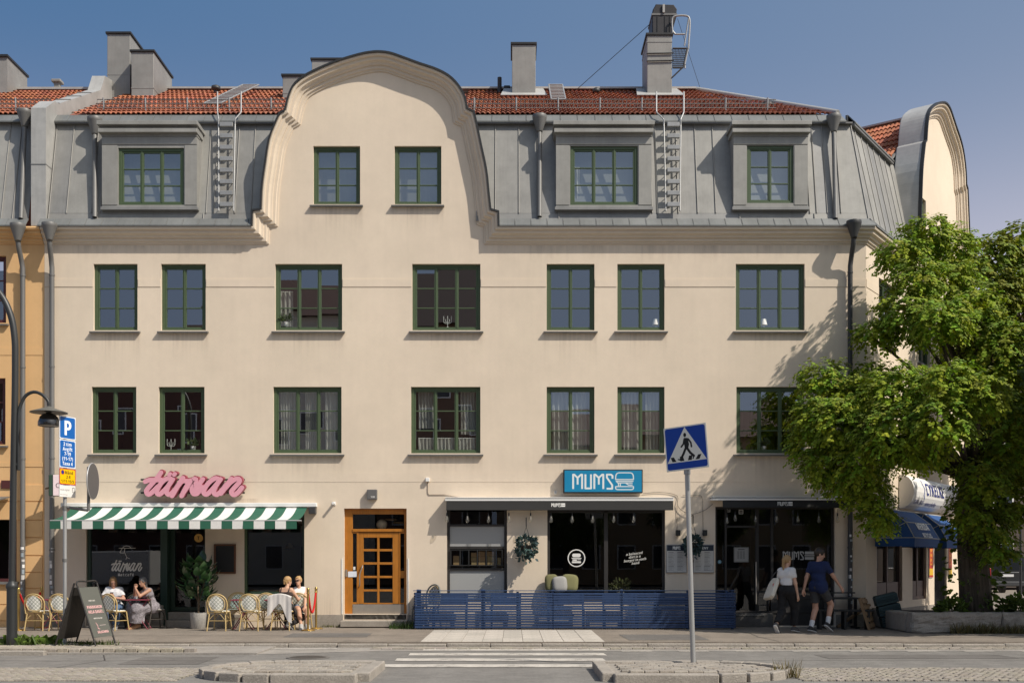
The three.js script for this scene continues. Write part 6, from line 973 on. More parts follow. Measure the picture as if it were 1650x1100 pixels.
{ const teal = [[.035, .075, .085], [.045, .09, .10], [.028, .06, .07]].map((c) => mat(c, { map: T.wood, roughness: .7 })), base = V(8.62, 0, .45);
  const lbl = ['lowest of the leaning dark teal crates at the house corner', 'middle one of the leaning dark teal crates at the house corner', 'topmost of the leaning dark teal crates at the house corner']; let c0;
  for (let i = 0; i < 3; i++) { const pos = [base.x - i * .07, .08 + i * .235, base.z]; if (!c0) { c0 = thing('crate', lbl[0], 'crate', pos, -.15, 'dark teal crates stacked at the house corner'); for (let k = 0; k < 4; k++) for (const zz of [-.17, .17]) mesh('slat', bx(-.23, .23, .01 + k * .054, .056 + k * .054, zz - .01, zz + .01, .003), teal[(k + (zz > 0)) % 3], c0); for (const xx of [-.23, .23]) mesh('end_board', bx(xx - .012, xx + .012, 0, .2, -.18, .18, .003), teal[1], c0); mesh('floor_board', bx(-.22, .22, 0, .012, -.16, .16), teal[0], c0); mesh('lid', bx(-.22, .22, .215, .226, -.16, .16), teal[2], c0); c0.rotation.z = .25; } else { const q = copyOf(c0, pos, -.15, lbl[i]); q.rotation.copy(c0.rotation); q.rotation.z += .0; } }
  const o = thing('wooden_pallet', 'raw wooden pallet leaning against the wall beside the teal crates', 'pallet', [8.05, 0, .85], 1.08), wd = mat([.34, .22, .12], { map: T.wood }); o.rotation.order = 'YXZ'; o.rotation.x = -.3; for (let i = 0; i < 5; i++) mesh('plank', bx(-.3, .3, .05 + i * .14, .14 + i * .14, -.01, .01, .004), wd, o); for (const x of [-.28, 0, .28]) mesh('bearer', bx(x - .03, x + .03, 0, .74, -.07, -.012, .004), wd, o);
  const p2 = thing('timber_plank', 'bare plank leaning low against the wall beside the drainpipe', 'plank', [7.75, .02, .42]); const pm = mesh('board', bx(-.45, .45, 0, .05, -.06, .06, .004), wd, p2); mesh('batten', bx(.2, .26, .05, .075, -.06, .06), wd, p2).rotation.z = .6; pm.rotation.z = .6; pm.position.y = .24; p2.children[1].position.y = .24;
}
// ---- granite planter with grasses
{ const o = thing('granite_planter', 'low rough granite planter wall around the lime tree', 'planter', [0, 0, 0]); const y1 = .43; let x = 8.4; for (const L of [1.9, 1.95, 1.6, 1.7]) { mesh('stone_block', rough(subdiv(bx(x + .006, x + L - .006, 0, y1 + rr(-.01, .01), 1.85, 2.2, .03), 4), .045, 11), M.granite, o); x += L; } let z = 1.83; for (const L of [1.5, 1.5]) { mesh('stone_block', rough(bx(8.4, 8.72, 0, y1 + rr(-.01, .01), z - L, z - .01, .03), .02), M.granite, o); z -= L; } mesh('soil', bx(8.72, 15, 0, .34, -1.2, 1.85), mat([.045, .035, .025], { map: T.asphalt }), o); }
function subdiv(g, n) { for (let k = 0; k < n; k++) { const p = g.attributes.position, out = []; const v = (i) => V().fromBufferAttribute(p, i); for (let i = 0; i < p.count; i += 3) { const a = v(i), b = v(i + 1), c = v(i + 2); if (Math.max(a.distanceTo(b), b.distanceTo(c), c.distanceTo(a)) < .12) { out.push(a, b, c); continue; } const ab = a.clone().add(b).multiplyScalar(.5), bc = b.clone().add(c).multiplyScalar(.5), ca = c.clone().add(a).multiplyScalar(.5); out.push(a, ab, ca, ab, b, bc, ca, bc, c, ab, bc, ca); } g = new THREE.BufferGeometry(); g.setAttribute('position', new THREE.BufferAttribute(new Float32Array(out.flatMap((q) => [q.x, q.y, q.z])), 3)); g = tri(g); } return g; }
const bladeGeo = (() => { const g = new THREE.BufferGeometry(); g.setAttribute('position', new THREE.BufferAttribute(new Float32Array([-.02, 0, 0, .02, 0, 0, .012, .6, .05, -.02, 0, 0, .012, .6, .05, -.012, .6, .05, -.012, .6, .05, .012, .6, .05, 0, 1, .22]), 3)); g.computeVertexNormals(); return prep(g); })();
function grass(name, label, n, place, h, c) { const im = new THREE.InstancedMesh(bladeGeo, leafMat(c, .3), n), m = new THREE.Matrix4(); for (let i = 0; i < n; i++) { const p = place(), s = h * rr(.4, 1.15); im.setMatrixAt(i, m.compose(p, new THREE.Quaternion().setFromEuler(new THREE.Euler(rr(-.5, .5), rr(0, 6.3), rr(-.5, .5))), V(rr(.25, .5), s, s))); const k = rr(.6, 1.4); im.setColorAt(i, lin(k * rr(.9, 1.2), k, k * .9)); } im.name = numbered(name); Object.assign(im.userData, { label, category: 'grass', kind: 'stuff' }); scene.add(im); }
grass('grass', 'dry grass growing along the foot of the granite planter', 900, () => V(rr(9.2, 11.6), 0, 2.2 + rr(.0, .22) * R()), .26, [.16, .14, .06]);
grass('grass', 'green grass tuft at the left of the entrance step and fence', 260, () => V(rr(-2.75, -2.2), 0, rr(.1, .85)), .2, [.045, .085, .02]);
grass('grass', 'thin weeds along the foot of the wall left of the entrance door', 60, () => V(rr(-4.4, -3.95), 0, rr(.03, .16)), .09, [.12, .13, .04]);
grass('grass', 'short green weeds on the cobbled verge under the sandwich board', 700, () => V(-9.5 + 2.2 * R(), RY + .06, 4.75 + rr(0, .7)), .13, [.07, .11, .025]);
grass('grass', 'dry grass tuft at the right tip of the traffic island', 90, () => V(3.78 + rr(-.16, .2), RY + .01, 9.95 + rr(-.12, .2)), .26, [.15, .13, .05]);
{ const o = thing('dandelion_weeds', 'leafy green weeds at the foot of the street lamp', 'weeds', [-8.85, RY + .06, 5.05]); foliage('leaves', 130, () => { const p = V(rr(-.45, .4), 0, rr(-.15, .2)), d = V(rr(-1, 1), rr(.3, 1), rr(-1, 1)); return [p, d]; }, .2, leafMat([.12, .19, .03], .3), o); mesh('stalk', [rod([0, 0, 0], [.02, .12, 0], .004, .003, 4), rod([-.2, 0, .05], [-.22, .1, .05], .004, .003, 4)], leafMat([.12, .17, .04], 0), o); }
// ---- van and globe lamp down the lane
{ const o = thing('black_van', 'black van parked down the lane behind the lime tree trunk', 'van', [24.0, RY, -27.5], -.12), pb = new THREE.MeshPhysicalMaterial({ color: lin(.01, .01, .011), roughness: .25, clearcoat: 1 });
  const body = shapeOf([[-.92, .42], [.92, .42], [.95, .9], [.9, 1.2], [.78, 1.85], [.6, 1.94], [-.6, 1.94], [-.78, 1.85], [-.9, 1.2], [-.95, .9]]); mesh('body', prep(ext(body, -4.4, 0, .06)), pb, o);
  mesh('rear_window', prep(ext([[-.72, 1.2], [.72, 1.2], [.64, 1.78], [-.64, 1.78]], -.02, .012)), mat([.01, .012, .014], { roughness: .08 }), o); mesh('bumper', bx(-.94, .94, .42, .66, -.1, .1, .05), mat([.06, .06, .06], { roughness: .4 }), o);
  for (const k of [-1, 1]) { mesh('tail_light', bx(k * .86 - .07, k * .86 + .07, .85, 1.3, -.1, .03, .02), mat([.35, .02, .02], { roughness: .2 }), o); for (const z of [-.7, -3.5]) mesh('wheel', tf(prep(new THREE.CylinderGeometry(.33, .33, .22, 24)), { p: [k * .82, .33, z], r: [0, 0, PI / 2] }), M.black, o); }
  mesh('number_plate', bx(-.26, .26, .88, 1.0, .0, .02), M.white, o); mesh('chrome_strip', bx(-.6, .6, 1.08, 1.11, 0, .025), M.galv, o); }
{ const o = thing('globe_lamp', 'white globe street lamp at the right edge behind the leaves', 'street lamp', [18.75, RY, -15]); mesh('pole', rod([0, 0, 0], [0, 3.15, 0], .05, .04, 12), M.darkMetal, o); mesh('globe', ball(.2, 0, 3.35, 0, 1, 1, 1, 24), mat([.75, .75, .73], { roughness: .3 }), o); mesh('collar', lathe([[.08, 3.12], [.1, 3.18], [.06, 3.2]], 14), M.darkMetal, o); }
// a parked delivery van across the street, seen only in the panes
{ const o = thing('white_van', 'white delivery van parked across the street, mirrored in the café pane', 'van', [-21.5, RY, 33], PI / 2); const body = shapeOf([[-2.4, .4], [2.5, .4], [2.55, 1.0], [1.7, 1.25], [1.2, 2.15], [-2.4, 2.2]]); mesh('body', prep(ext(body, -.95, .95, .06)).rotateY(PI / 2), M.white, o); for (const z of [-1.5, 1.6]) for (const k of [-1, 1]) mesh('wheel', tf(prep(new THREE.CylinderGeometry(.34, .34, .22, 20)), { p: [k * .86, .34, z], r: [0, 0, PI / 2] }), M.black, o); mesh('side_window', [bx(-.97, .97, 1.3, 1.9, -1.7, -1.1)], M.black, o); o.rotation.y = PI / 2; }
// ---------------------------------------------------------------- lime trees: trunk, limbs, crowns of single leaves on drooping twigs
const barkM = mat([.15, .125, .10], { map: T.bark, bumpMap: T.barkB, bumpScale: .03, roughness: .95 });
function barkTube(pts, radii, n = 12) { // a tapered, slightly gnarled limb
  const c = new THREE.CatmullRomCurve3(pts.map(asV), false, 'centripetal'), S = pts.length * 6, F = c.computeFrenetFrames(S, false), pos = [], uv = [], ph = R() * 6;
  const P = (i, j) => { const t = i / S, f = t * (radii.length - 1), k = Math.min(radii.length - 2, f | 0), a = j / n * 2 * PI; const r = (radii[k] + (radii[k + 1] - radii[k]) * (f - k)) * (1 + .07 * Math.sin(3 * a + ph + t * 5) + .05 * Math.sin(7 * a - t * 9)); return c.getPointAt(t).addScaledVector(F.normals[i], r * Math.cos(a)).addScaledVector(F.binormals[i], r * Math.sin(a)); };
  const L = c.getLength(); for (let i = 0; i < S; i++) for (let j = 0; j < n; j++) for (const [a, b] of [[0, 0], [1, 0], [1, 1], [0, 0], [1, 1], [0, 1]]) { const p = P(i + a, j + b); pos.push(p.x, p.y, p.z); uv.push((j + b) / n * 1.6, (i + a) / S * L); }
  const g = new THREE.BufferGeometry(); g.setAttribute('position', new THREE.BufferAttribute(new Float32Array(pos), 3)); g.setAttribute('uv', new THREE.BufferAttribute(new Float32Array(uv), 2)); g.computeVertexNormals(); return g;
}
const limeLeaf = (() => { const o = [[0, 0], [.28, .06], [.44, .3], [.38, .6], [.18, .85], [0, 1.05]], pos = []; const z = (x, y) => .10 * Math.abs(x) - .16 * y * y; for (let i = 0; i < o.length - 1; i++) for (const s of [-1, 1]) { const a = o[i], b = o[i + 1], L = [[0, a[1]], [s * a[0], a[1]], [s * b[0], b[1]], [0, a[1]], [s * b[0], b[1]], [0, b[1]]]; if (s < 0) L.reverse(); for (const p of L) pos.push(p[0], p[1], z(p[0], p[1])); } const g = new THREE.BufferGeometry(); g.setAttribute('position', new THREE.BufferAttribute(new Float32Array(pos), 3)); g.computeVertexNormals(); return prep(g); })();
function crown(parent, lobes, m, dens, leafSize, avoid) {
  const mats = [], cols = [], M4 = new THREE.Matrix4(), up = V(0, 1, 0);
  for (const [cx, cy, rx, ry, z, tone = 1] of lobes) {
    const c = at(cx, cy, z), k = (DIST - z) / FPX * .84, a = rx * k, b = ry * k, d = Math.min(a, b) * 1.05 + .12, n = Math.round(dens * (a * b + b * d + a * d) * 1.75);
    for (let i = 0; i < n; i++) {
      const u = rdir(), f = Math.cbrt(rr(.18, 1)) * rr(.85, 1.12), base = V(c.x + u.x * a * f, c.y + u.y * b * f, c.z + u.z * d * f);
      const dir = V(u.x, u.y * .35 - .1 + rr(-.25, .25), u.z).add(rdir().multiplyScalar(.55)).normalize(), len = rr(.14, .36), nl = 9 + (R() * 5 | 0), tw = tone * rr(.72, 1.25), yel = rr(.75, 1.25);
      const lat = V(0, 1, 0).cross(dir); if (lat.lengthSq() < .01) lat.set(1, 0, 0); lat.normalize();
      for (let j = 0; j < nl; j++) {
        const t = (j + .5) / nl, p = base.clone().addScaledVector(dir, len * t); p.y -= .10 * t * t; p.addScaledVector(rdir(), .025);
        if (avoid && avoid(p)) continue;
        const y = dir.clone().multiplyScalar(.55).addScaledVector(lat, (j % 2 ? 1 : -1) * rr(.5, 1)).add(V(0, rr(-.75, -.05), 0)).normalize(), nrm = up.clone().addScaledVector(u, .75).add(rdir().multiplyScalar(.32)); const x = y.clone().cross(nrm).normalize(), zz = x.clone().cross(y), s = leafSize * rr(.65, 1.25);
        M4.makeBasis(x.multiplyScalar(s), y.multiplyScalar(s), zz.multiplyScalar(s)).setPosition(p); mats.push(M4.clone()); const q = tw * rr(.8, 1.2); cols.push(lin(q * yel, q, q * rr(.7, 1.1)));
      }
    }
  }
  const im = new THREE.InstancedMesh(limeLeaf, m, mats.length); mats.forEach((q, i) => { im.setMatrixAt(i, q); im.setColorAt(i, cols[i]); }); im.name = 'crown'; im.userData.kind = 'stuff'; parent.add(im); return mats.length;
}
const sideDist = (p) => (p.x - XR) * .811 + p.z * .585; // metres in front of the lane wall
const outOfWalls = (p) => (p.x < XR + .02 ? p.z < .12 : sideDist(p) < .12);
{
  const t = thing('lime_tree', 'large lime tree with a thick dark trunk standing in the granite planter', 'tree', [0, 0, 0]);
  const foot = V(10.25, .3, 1.0);
  mesh('trunk', [barkTube([foot.clone().add(V(0, -.1, 0)), foot.clone().add(V(-.02, .5, 0)), foot.clone().add(V(-.08, 1.6, 0)), foot.clone().add(V(-.05, 2.8, 0)), foot.clone().add(V(.1, 4.2, 0)), foot.clone().add(V(0, 5.8, 0))], [.37, .31, .29, .30, .23, .15], 18)], barkM, t);
  const lobes = [
    [1492, 378, 42, 36, 1.2, 1.05], [1532, 398, 42, 36, .8], [1452, 408, 42, 27, 1.4, 1.1], [1478, 446, 44, 34, 1.8], [1530, 452, 44, 40, 1.2],
    [1412, 536, 36, 24, 1.5], [1458, 505, 50, 40, 1.9, 1.05], [1510, 515, 54, 44, 2.4, 1.05], [1565, 500, 46, 44, 1.6],
    [1328, 608, 46, 30, 1.6], [1312, 668, 36, 36, 1.9, 1.05], [1350, 680, 50, 50, 2.3, 1.05], [1330, 745, 42, 38, 1.9], [1390, 735, 56, 46, 2.4], [1372, 640, 50, 40, 1.8], [1405, 610, 40, 34, 1.5], [1300, 712, 26, 34, 1.6],
    [1445, 625, 60, 44, 2.9, 1.05], [1530, 612, 56, 36, 3.8, 1.05], [1582, 632, 42, 40, 3.9], [1440, 692, 66, 50, 3.1], [1520, 674, 66, 46, 3.7, 1.05], [1480, 728, 60, 26, 2.8], [1400, 795, 34, 34, 2.0], [1416, 832, 28, 26, 2.0], [1362, 772, 34, 26, 1.9],
    [1600, 560, 56, 66, 1.6, .9], [1620, 700, 48, 80, 1.8, .85], [1580, 770, 40, 40, 2.1, .9], [1625, 800, 44, 50, 1.4, .8], [1640, 620, 50, 60, .6, .85], [1560, 580, 50, 50, .4, .9], [1590, 840, 40, 36, 1.9, .85], [1556, 820, 24, 30, 2.0, .85], [1610, 880, 34, 26, 1.9, .85], [1650, 720, 60, 70, .2, .8],
  ];
  crown(t, lobes, leafMat([.25, .335, .02], .40), 195, .067, outOfWalls);
  const limbs = [];
  for (const l of lobes) { if (l[1] > 735 && l[0] < 1560) continue; const c = at(l[0], l[1], l[4]), h = cl((c.y - foot.y) * .6, 3.0, 5.2), a = foot.clone().add(V(-.05 + rr(-.05, .05), h, 0)), m = a.clone().lerp(c, .55).add(V(rr(-.15, .15), rr(.05, .3), rr(-.15, .15))); limbs.push(barkTube([a, m, c.clone().add(V(0, -.15, 0))], [.085, .05, .018], 7)); }
  mesh('limbs', limbs, barkM, t);
  foliage('trunk_shoots', 260, () => { const y = rr(.35, 2.6), a = rr(-.6, 3.6), r = rr(.34, .62); return [V(10.2 + r * Math.cos(a) * 1.1, y, 1 + r * Math.sin(a)), V(Math.cos(a), rr(-.8, .3), Math.sin(a))]; }, .13, leafMat([.10, .15, .02], .4), t);
  const u = thing('lime_tree', 'second lime tree farther back at the right edge, behind the large one', 'tree', [0, 0, 0]), f2 = V(15.2, 0, -3.5);
  mesh('trunk', [barkTube([f2, f2.clone().add(V(.05, 2.5, 0)), f2.clone().add(V(0, 6, 0)), f2.clone().add(V(-.1, 9.2, 0))], [.36, .3, .22, .06], 14)], barkM, u);
  const l2 = [[1598, 408, 40, 34, -3], [1640, 395, 36, 46, -3.4, .95], [1592, 470, 52, 50, -2.6], [1640, 490, 56, 70, -3], [1625, 580, 60, 60, -3, .85], [1680, 440, 50, 80, -3.8], [1560, 430, 26, 26, -2.8], [1700, 560, 60, 90, -3.5, .85], [1680, 700, 60, 80, -4, .8]];
  crown(u, l2, leafMat([.21, .265, .018], .42), 110, .09, outOfWalls);
  const lb = []; for (const l of l2) { const c = at(l[0], l[1], l[4]), a = f2.clone().add(V(0, cl(c.y * .6, 3, 7), 0)); lb.push(barkTube([a, a.clone().lerp(c, .5).add(V(0, .3, 0)), c], [.09, .05, .02], 7)); } mesh('limbs', lb, barkM, u);
}
{ const o = thing('planter_shrub', 'bright green shrubs growing round the foot of the lime tree trunk', 'shrub', [0, 0, 0]); for (const [x, z, r, n] of [[9.55, 1.5, .34, 200], [11.0, 1.5, .42, 320], [11.7, 1.4, .3, 180], [12.4, 1.4, .35, 160]]) foliage('leaves', n, () => { const d = rdir(); d.y = Math.abs(d.y); return [V(x, .36, z).add(d.clone().multiplyScalar(r * Math.cbrt(R()))), d.add(V(0, -.2, 0))]; }, .11, leafMat([.11, .17, .025], .35), o); mesh('stem', [rod([9.55, .3, 1.5], [9.5, .7, 1.5], .012), rod([11, .3, 1.5], [11.05, .7, 1.5], .012)], barkM, o); }
// street trees on the viewer's side, mirrored in the panes
{ let t0; for (const [x, z, s, l] of [[3, 36, 1, 'round street tree across the street, left of a row mirrored in the panes'], [11, 37, 1.15, 'round street tree across the street, second of the mirrored row'], [20, 36, 1.05, 'round street tree across the street, third of the mirrored row'], [-27, 36, 1.1, 'round street tree across the street near the dark brick house'], [15.3, 2.7, 1.3, 'street tree just outside the right edge, shading the planter and bicycle shop']]) {
  if (!t0) { t0 = thing('street_tree', l, 'tree', [x, RY, z], 0, 'street trees across the street'); mesh('trunk', [barkTube([V(0, 0, 0), V(.05, 1.5, 0), V(0, 4, 0)], [.2, .16, .1], 10)], barkM, t0); foliage('crown', 15000, () => { const d = rdir(), f = Math.cbrt(rr(.25, 1)) * (1 + .18 * Math.sin(d.x * 7) * Math.sin(d.y * 8 + d.z * 6)); return [V(d.x * 2.7 * f, 4.6 + d.y * 2.5 * f, d.z * 2.7 * f), rdir()]; }, .19, leafMat([.08, .115, .02], .35), t0); }
  else { const o = copyOf(t0, [x, RY, z], x, l); o.scale.setScalar(s); } } }
{ const o = thing('street_tree', 'slim young street tree just outside the right edge, shading the burger entrance', 'tree', [11.5, 0, 4.2]); mesh('trunk', [barkTube([V(0, 0, 0), V(.04, 2, 0), V(0, 5, 0)], [.11, .09, .05], 10)], barkM, o); foliage('crown', 6500, () => { const d = rdir(), f = Math.cbrt(rr(.2, 1)) * (1 + .14 * Math.sin(d.x * 7) * Math.sin(d.y * 8 + d.z * 6)); return [V(d.x * 1.5 * f, 5.35 + d.y * 1.5 * f, d.z * 1.5 * f), rdir()]; }, .16, leafMat([.09, .125, .02], .35), o); }
// ---------------------------------------------------------------- people: one continuous surface each, meshed from a distance field
function surfaceNets(sdf, lo, hi, h, color) {
  const n = [0, 1, 2].map((k) => Math.ceil((hi[k] - lo[k]) / h) + 2), [X, Y, Z] = n, F = new Float32Array(X * Y * Z), id = (i, j, k) => (k * Y + j) * X + i, vid = new Int32Array(X * Y * Z).fill(-1), pts = [];
  for (let k = 0; k < Z; k++) for (let j = 0; j < Y; j++) for (let i = 0; i < X; i++) F[id(i, j, k)] = sdf(lo[0] + i * h, lo[1] + j * h, lo[2] + k * h);
  const E = [[0, 1], [0, 2], [0, 4], [1, 3], [1, 5], [2, 3], [2, 6], [3, 7], [4, 5], [4, 6], [5, 7], [6, 7]];
  for (let k = 0; k < Z - 1; k++) for (let j = 0; j < Y - 1; j++) for (let i = 0; i < X - 1; i++) {
    let s = 0; const v = []; for (let c = 0; c < 8; c++) { v[c] = F[id(i + (c & 1), j + (c >> 1 & 1), k + (c >> 2))]; if (v[c] < 0) s++; }
    if (!s || s === 8) continue; let x = 0, y = 0, z = 0, m = 0;
    for (const [a, b] of E) if ((v[a] < 0) !== (v[b] < 0)) { const t = v[a] / (v[a] - v[b]); x += (a & 1) + ((b & 1) - (a & 1)) * t; y += (a >> 1 & 1) + ((b >> 1 & 1) - (a >> 1 & 1)) * t; z += (a >> 2) + ((b >> 2) - (a >> 2)) * t; m++; }
    vid[id(i, j, k)] = pts.length; pts.push([lo[0] + (i + x / m) * h, lo[1] + (j + y / m) * h, lo[2] + (k + z / m) * h]);
  }
  const idx = [], face = (a, b, c, d, f) => { if (a < 0 || b < 0 || c < 0 || d < 0) return; f ? idx.push(a, b, c, a, c, d) : idx.push(a, c, b, a, d, c); };
  for (let k = 1; k < Z - 1; k++) for (let j = 1; j < Y - 1; j++) for (let i = 1; i < X - 1; i++) {
    const a = F[id(i, j, k)] < 0;
    if (a !== F[id(i + 1, j, k)] < 0) face(vid[id(i, j - 1, k - 1)], vid[id(i, j, k - 1)], vid[id(i, j, k)], vid[id(i, j - 1, k)], a);
    if (a !== F[id(i, j + 1, k)] < 0) face(vid[id(i - 1, j, k - 1)], vid[id(i - 1, j, k)], vid[id(i, j, k)], vid[id(i, j, k - 1)], a);
    if (a !== F[id(i, j, k + 1)] < 0) face(vid[id(i - 1, j - 1, k)], vid[id(i, j - 1, k)], vid[id(i, j, k)], vid[id(i - 1, j, k)], a);
  }
  const N = pts.map(([x, y, z]) => { const e = h * .5, g = V(sdf(x + e, y, z) - sdf(x - e, y, z), sdf(x, y + e, z) - sdf(x, y - e, z), sdf(x, y, z + e) - sdf(x, y, z - e)); return g.lengthSq() ? g.normalize() : V(0, 1, 0); });
  const g = new THREE.BufferGeometry(); const P = [], Q = [], C = [];
  for (const t of idx) { P.push(...pts[t]); Q.push(N[t].x, N[t].y, N[t].z); if (color) { const c = color(...pts[t]); C.push(c[0], c[1], c[2]); } }
  g.setAttribute('position', new THREE.BufferAttribute(new Float32Array(P), 3)); g.setAttribute('normal', new THREE.BufferAttribute(new Float32Array(Q), 3)); g.setAttribute('uv', new THREE.BufferAttribute(new Float32Array(P.length / 3 * 2), 2)); if (color) g.setAttribute('color', new THREE.BufferAttribute(new Float32Array(C), 3)); return g;
}
const smin = (a, b, k) => { const h = Math.max(k - Math.abs(a - b), 0) / k; return Math.min(a, b) - h * h * k * .25; };
function cap(c, x, y, z) { // tapered capsule; c.flat cuts its far end square
  const a = c.a, b = c.b, dx = b.x - a.x, dy = b.y - a.y, dz = b.z - a.z, l2 = dx * dx + dy * dy + dz * dz || 1e-9, u = ((x - a.x) * dx + (y - a.y) * dy + (z - a.z) * dz) / l2, t = u < 0 ? 0 : u > 1 ? 1 : u;
  const px = x - a.x - dx * t, py = y - a.y - dy * t, pz = z - a.z - dz * t; let d = Math.sqrt(px * px + py * py + pz * pz) - (c.r0 + (c.r1 - c.r0) * t); if (c.flat) d = Math.max(d, (u - 1) * Math.sqrt(l2)); return d;
}
const field = (caps, k, inflate = 0) => (x, y, z) => { let d = 9; for (const c of caps) d = smin(d, cap(c, x, y, z), k); return d - inflate; };
function bounds(caps, pad) { const lo = [9, 9, 9], hi = [-9, -9, -9]; for (const c of caps) for (const p of [c.a, c.b]) { const q = [p.x, p.y, p.z], r = Math.max(c.r0, c.r1); for (let i = 0; i < 3; i++) { lo[i] = Math.min(lo[i], q[i] - r - pad); hi[i] = Math.max(hi[i], q[i] + r + pad); } } return [lo, hi]; }
const C = (a, b, r0, r1 = r0, flat) => ({ a, b, r0, r1, flat });
function ik(a, b, l1, l2, pole) { const d = b.clone().sub(a), L = Math.min(d.length(), (l1 + l2) * .999), u = d.normalize(), x = (l1 * l1 - l2 * l2 + L * L) / (2 * L), hh = Math.sqrt(Math.max(0, l1 * l1 - x * x)), p = asV(pole).clone().addScaledVector(u, -asV(pole).dot(u)).normalize(); return [a.clone().addScaledVector(u, x).addScaledVector(p, hh), a.clone().addScaledVector(u, L)]; }
const ell = (x, y, z, c, r) => { const X = (x - c[0]) / r[0], Y = (y - c[1]) / r[1], Z = (z - c[2]) / r[2], k = Math.sqrt(X * X + Y * Y + Z * Z); return (k - 1) * Math.min(...r); };
const headSdf = (x, y, z) => { const X = Math.abs(x); let d = smin(ell(x, y, z, [0, .035, -.012], [.075, .09, .094]), ell(x, y, z, [0, -.035, .022], [.060, .085, .068]), .03); d = smin(d, ell(x, y, z, [0, -.095, .056], [.026, .022, .024]), .03); d = smin(d, cap({ a: V(0, .012, .086), b: V(0, -.030, .104), r0: .008, r1: .0125 }, x, y, z), .012); d = smin(d, ell(X, y, z, [.015, -.034, .092], [.009, .008, .010]), .008); d = smin(d, ell(X, y, z, [.076, -.008, -.008], [.010, .030, .018]), .008); d = smin(d, ell(X, y, z, [.03, .033, .078], [.026, .007, .012]), .012); d = Math.max(d, -ell(X, y, z, [.031, .010, .094], [.015, .010, .014])); d = smin(d, ell(X, y, z, [.031, .009, .078], [.0125, .0115, .0125]), .002); return smin(d, ell(x, y, z, [0, -.068, .086], [.022, .009, .010]), .008); };
function headColor(skin) { return (x, y, z) => { const X = Math.abs(x); if (Math.hypot(X - .031, (y - .009)) < .0055 && z > .08) return [.02, .015, .01]; if (Math.hypot((X - .031) / .0125, (y - .009) / .008) < 1 && z > .083) return [.6, .57, .54]; if (Math.abs(y - .031) < .004 && X > .014 && X < .048 && z > .07) return skin.map((v) => v * .3); if (Math.hypot(x / .024, (y + .068) / .009) < 1 && z > .08) return [skin[0] * .8, skin[1] * .5, skin[2] * .5]; return skin; }; }
function handSdf(curl, spread = 1) { // y along the hand, +x thumb side, +z palm side
  const caps = [C(V(0, -.01, 0), V(0, .03, 0), .024, .026), C(V(-.022, .035, 0), V(-.026, .085, .002), .014, .013), C(V(-.008, .035, 0), V(-.009, .092, 0), .015, .013), C(V(.008, .035, 0), V(.009, .093, 0), .015, .013), C(V(.022, .035, 0), V(.026, .088, .002), .015, .013)], fing = [];
  [[-.029, .082, .056], [-.010, .09, .070], [.010, .092, .076], [.028, .087, .066]].forEach(([x, y, L], i) => { let p = V(x, y, .001), a = curl * .5; const seg = [.42, .32, .26]; const sx = (x > 0 ? .05 : -.05) * spread * (Math.abs(x) > .02 ? 1.6 : .6); const ch = []; for (let k = 0; k < 3; k++) { const q = p.clone().add(V(sx * seg[k] * L * 4, Math.cos(a), Math.sin(a)).normalize().multiplyScalar(L * seg[k])); ch.push(C(p, q, .0088 - k * .0008, .008 - k * .0008)); p = q; a += curl * (.8 + .08 * i); } fing.push(ch); });
  const th = [C(V(.024, .02, .006), V(.044, .048, .014), .014, .0115), C(V(.044, .048, .014), V(.052, .075, .022), .0105, .0095), C(V(.052, .075, .022), V(.050, .096, .030), .0095, .008)];
  return { f: (x, y, z) => { let d = field(caps, .012)(x, y, z); let e = 9; for (const ch of [...fing, th]) { let g = 9; for (const c of ch) g = smin(g, cap(c, x, y, z), .005); e = Math.min(e, g); } return smin(d, e, .006); } };
}
const fabric = (c, o = {}) => mat(c, { map: T.cloth, bumpMap: T.grain, bumpScale: .003, roughness: .95, ...o });
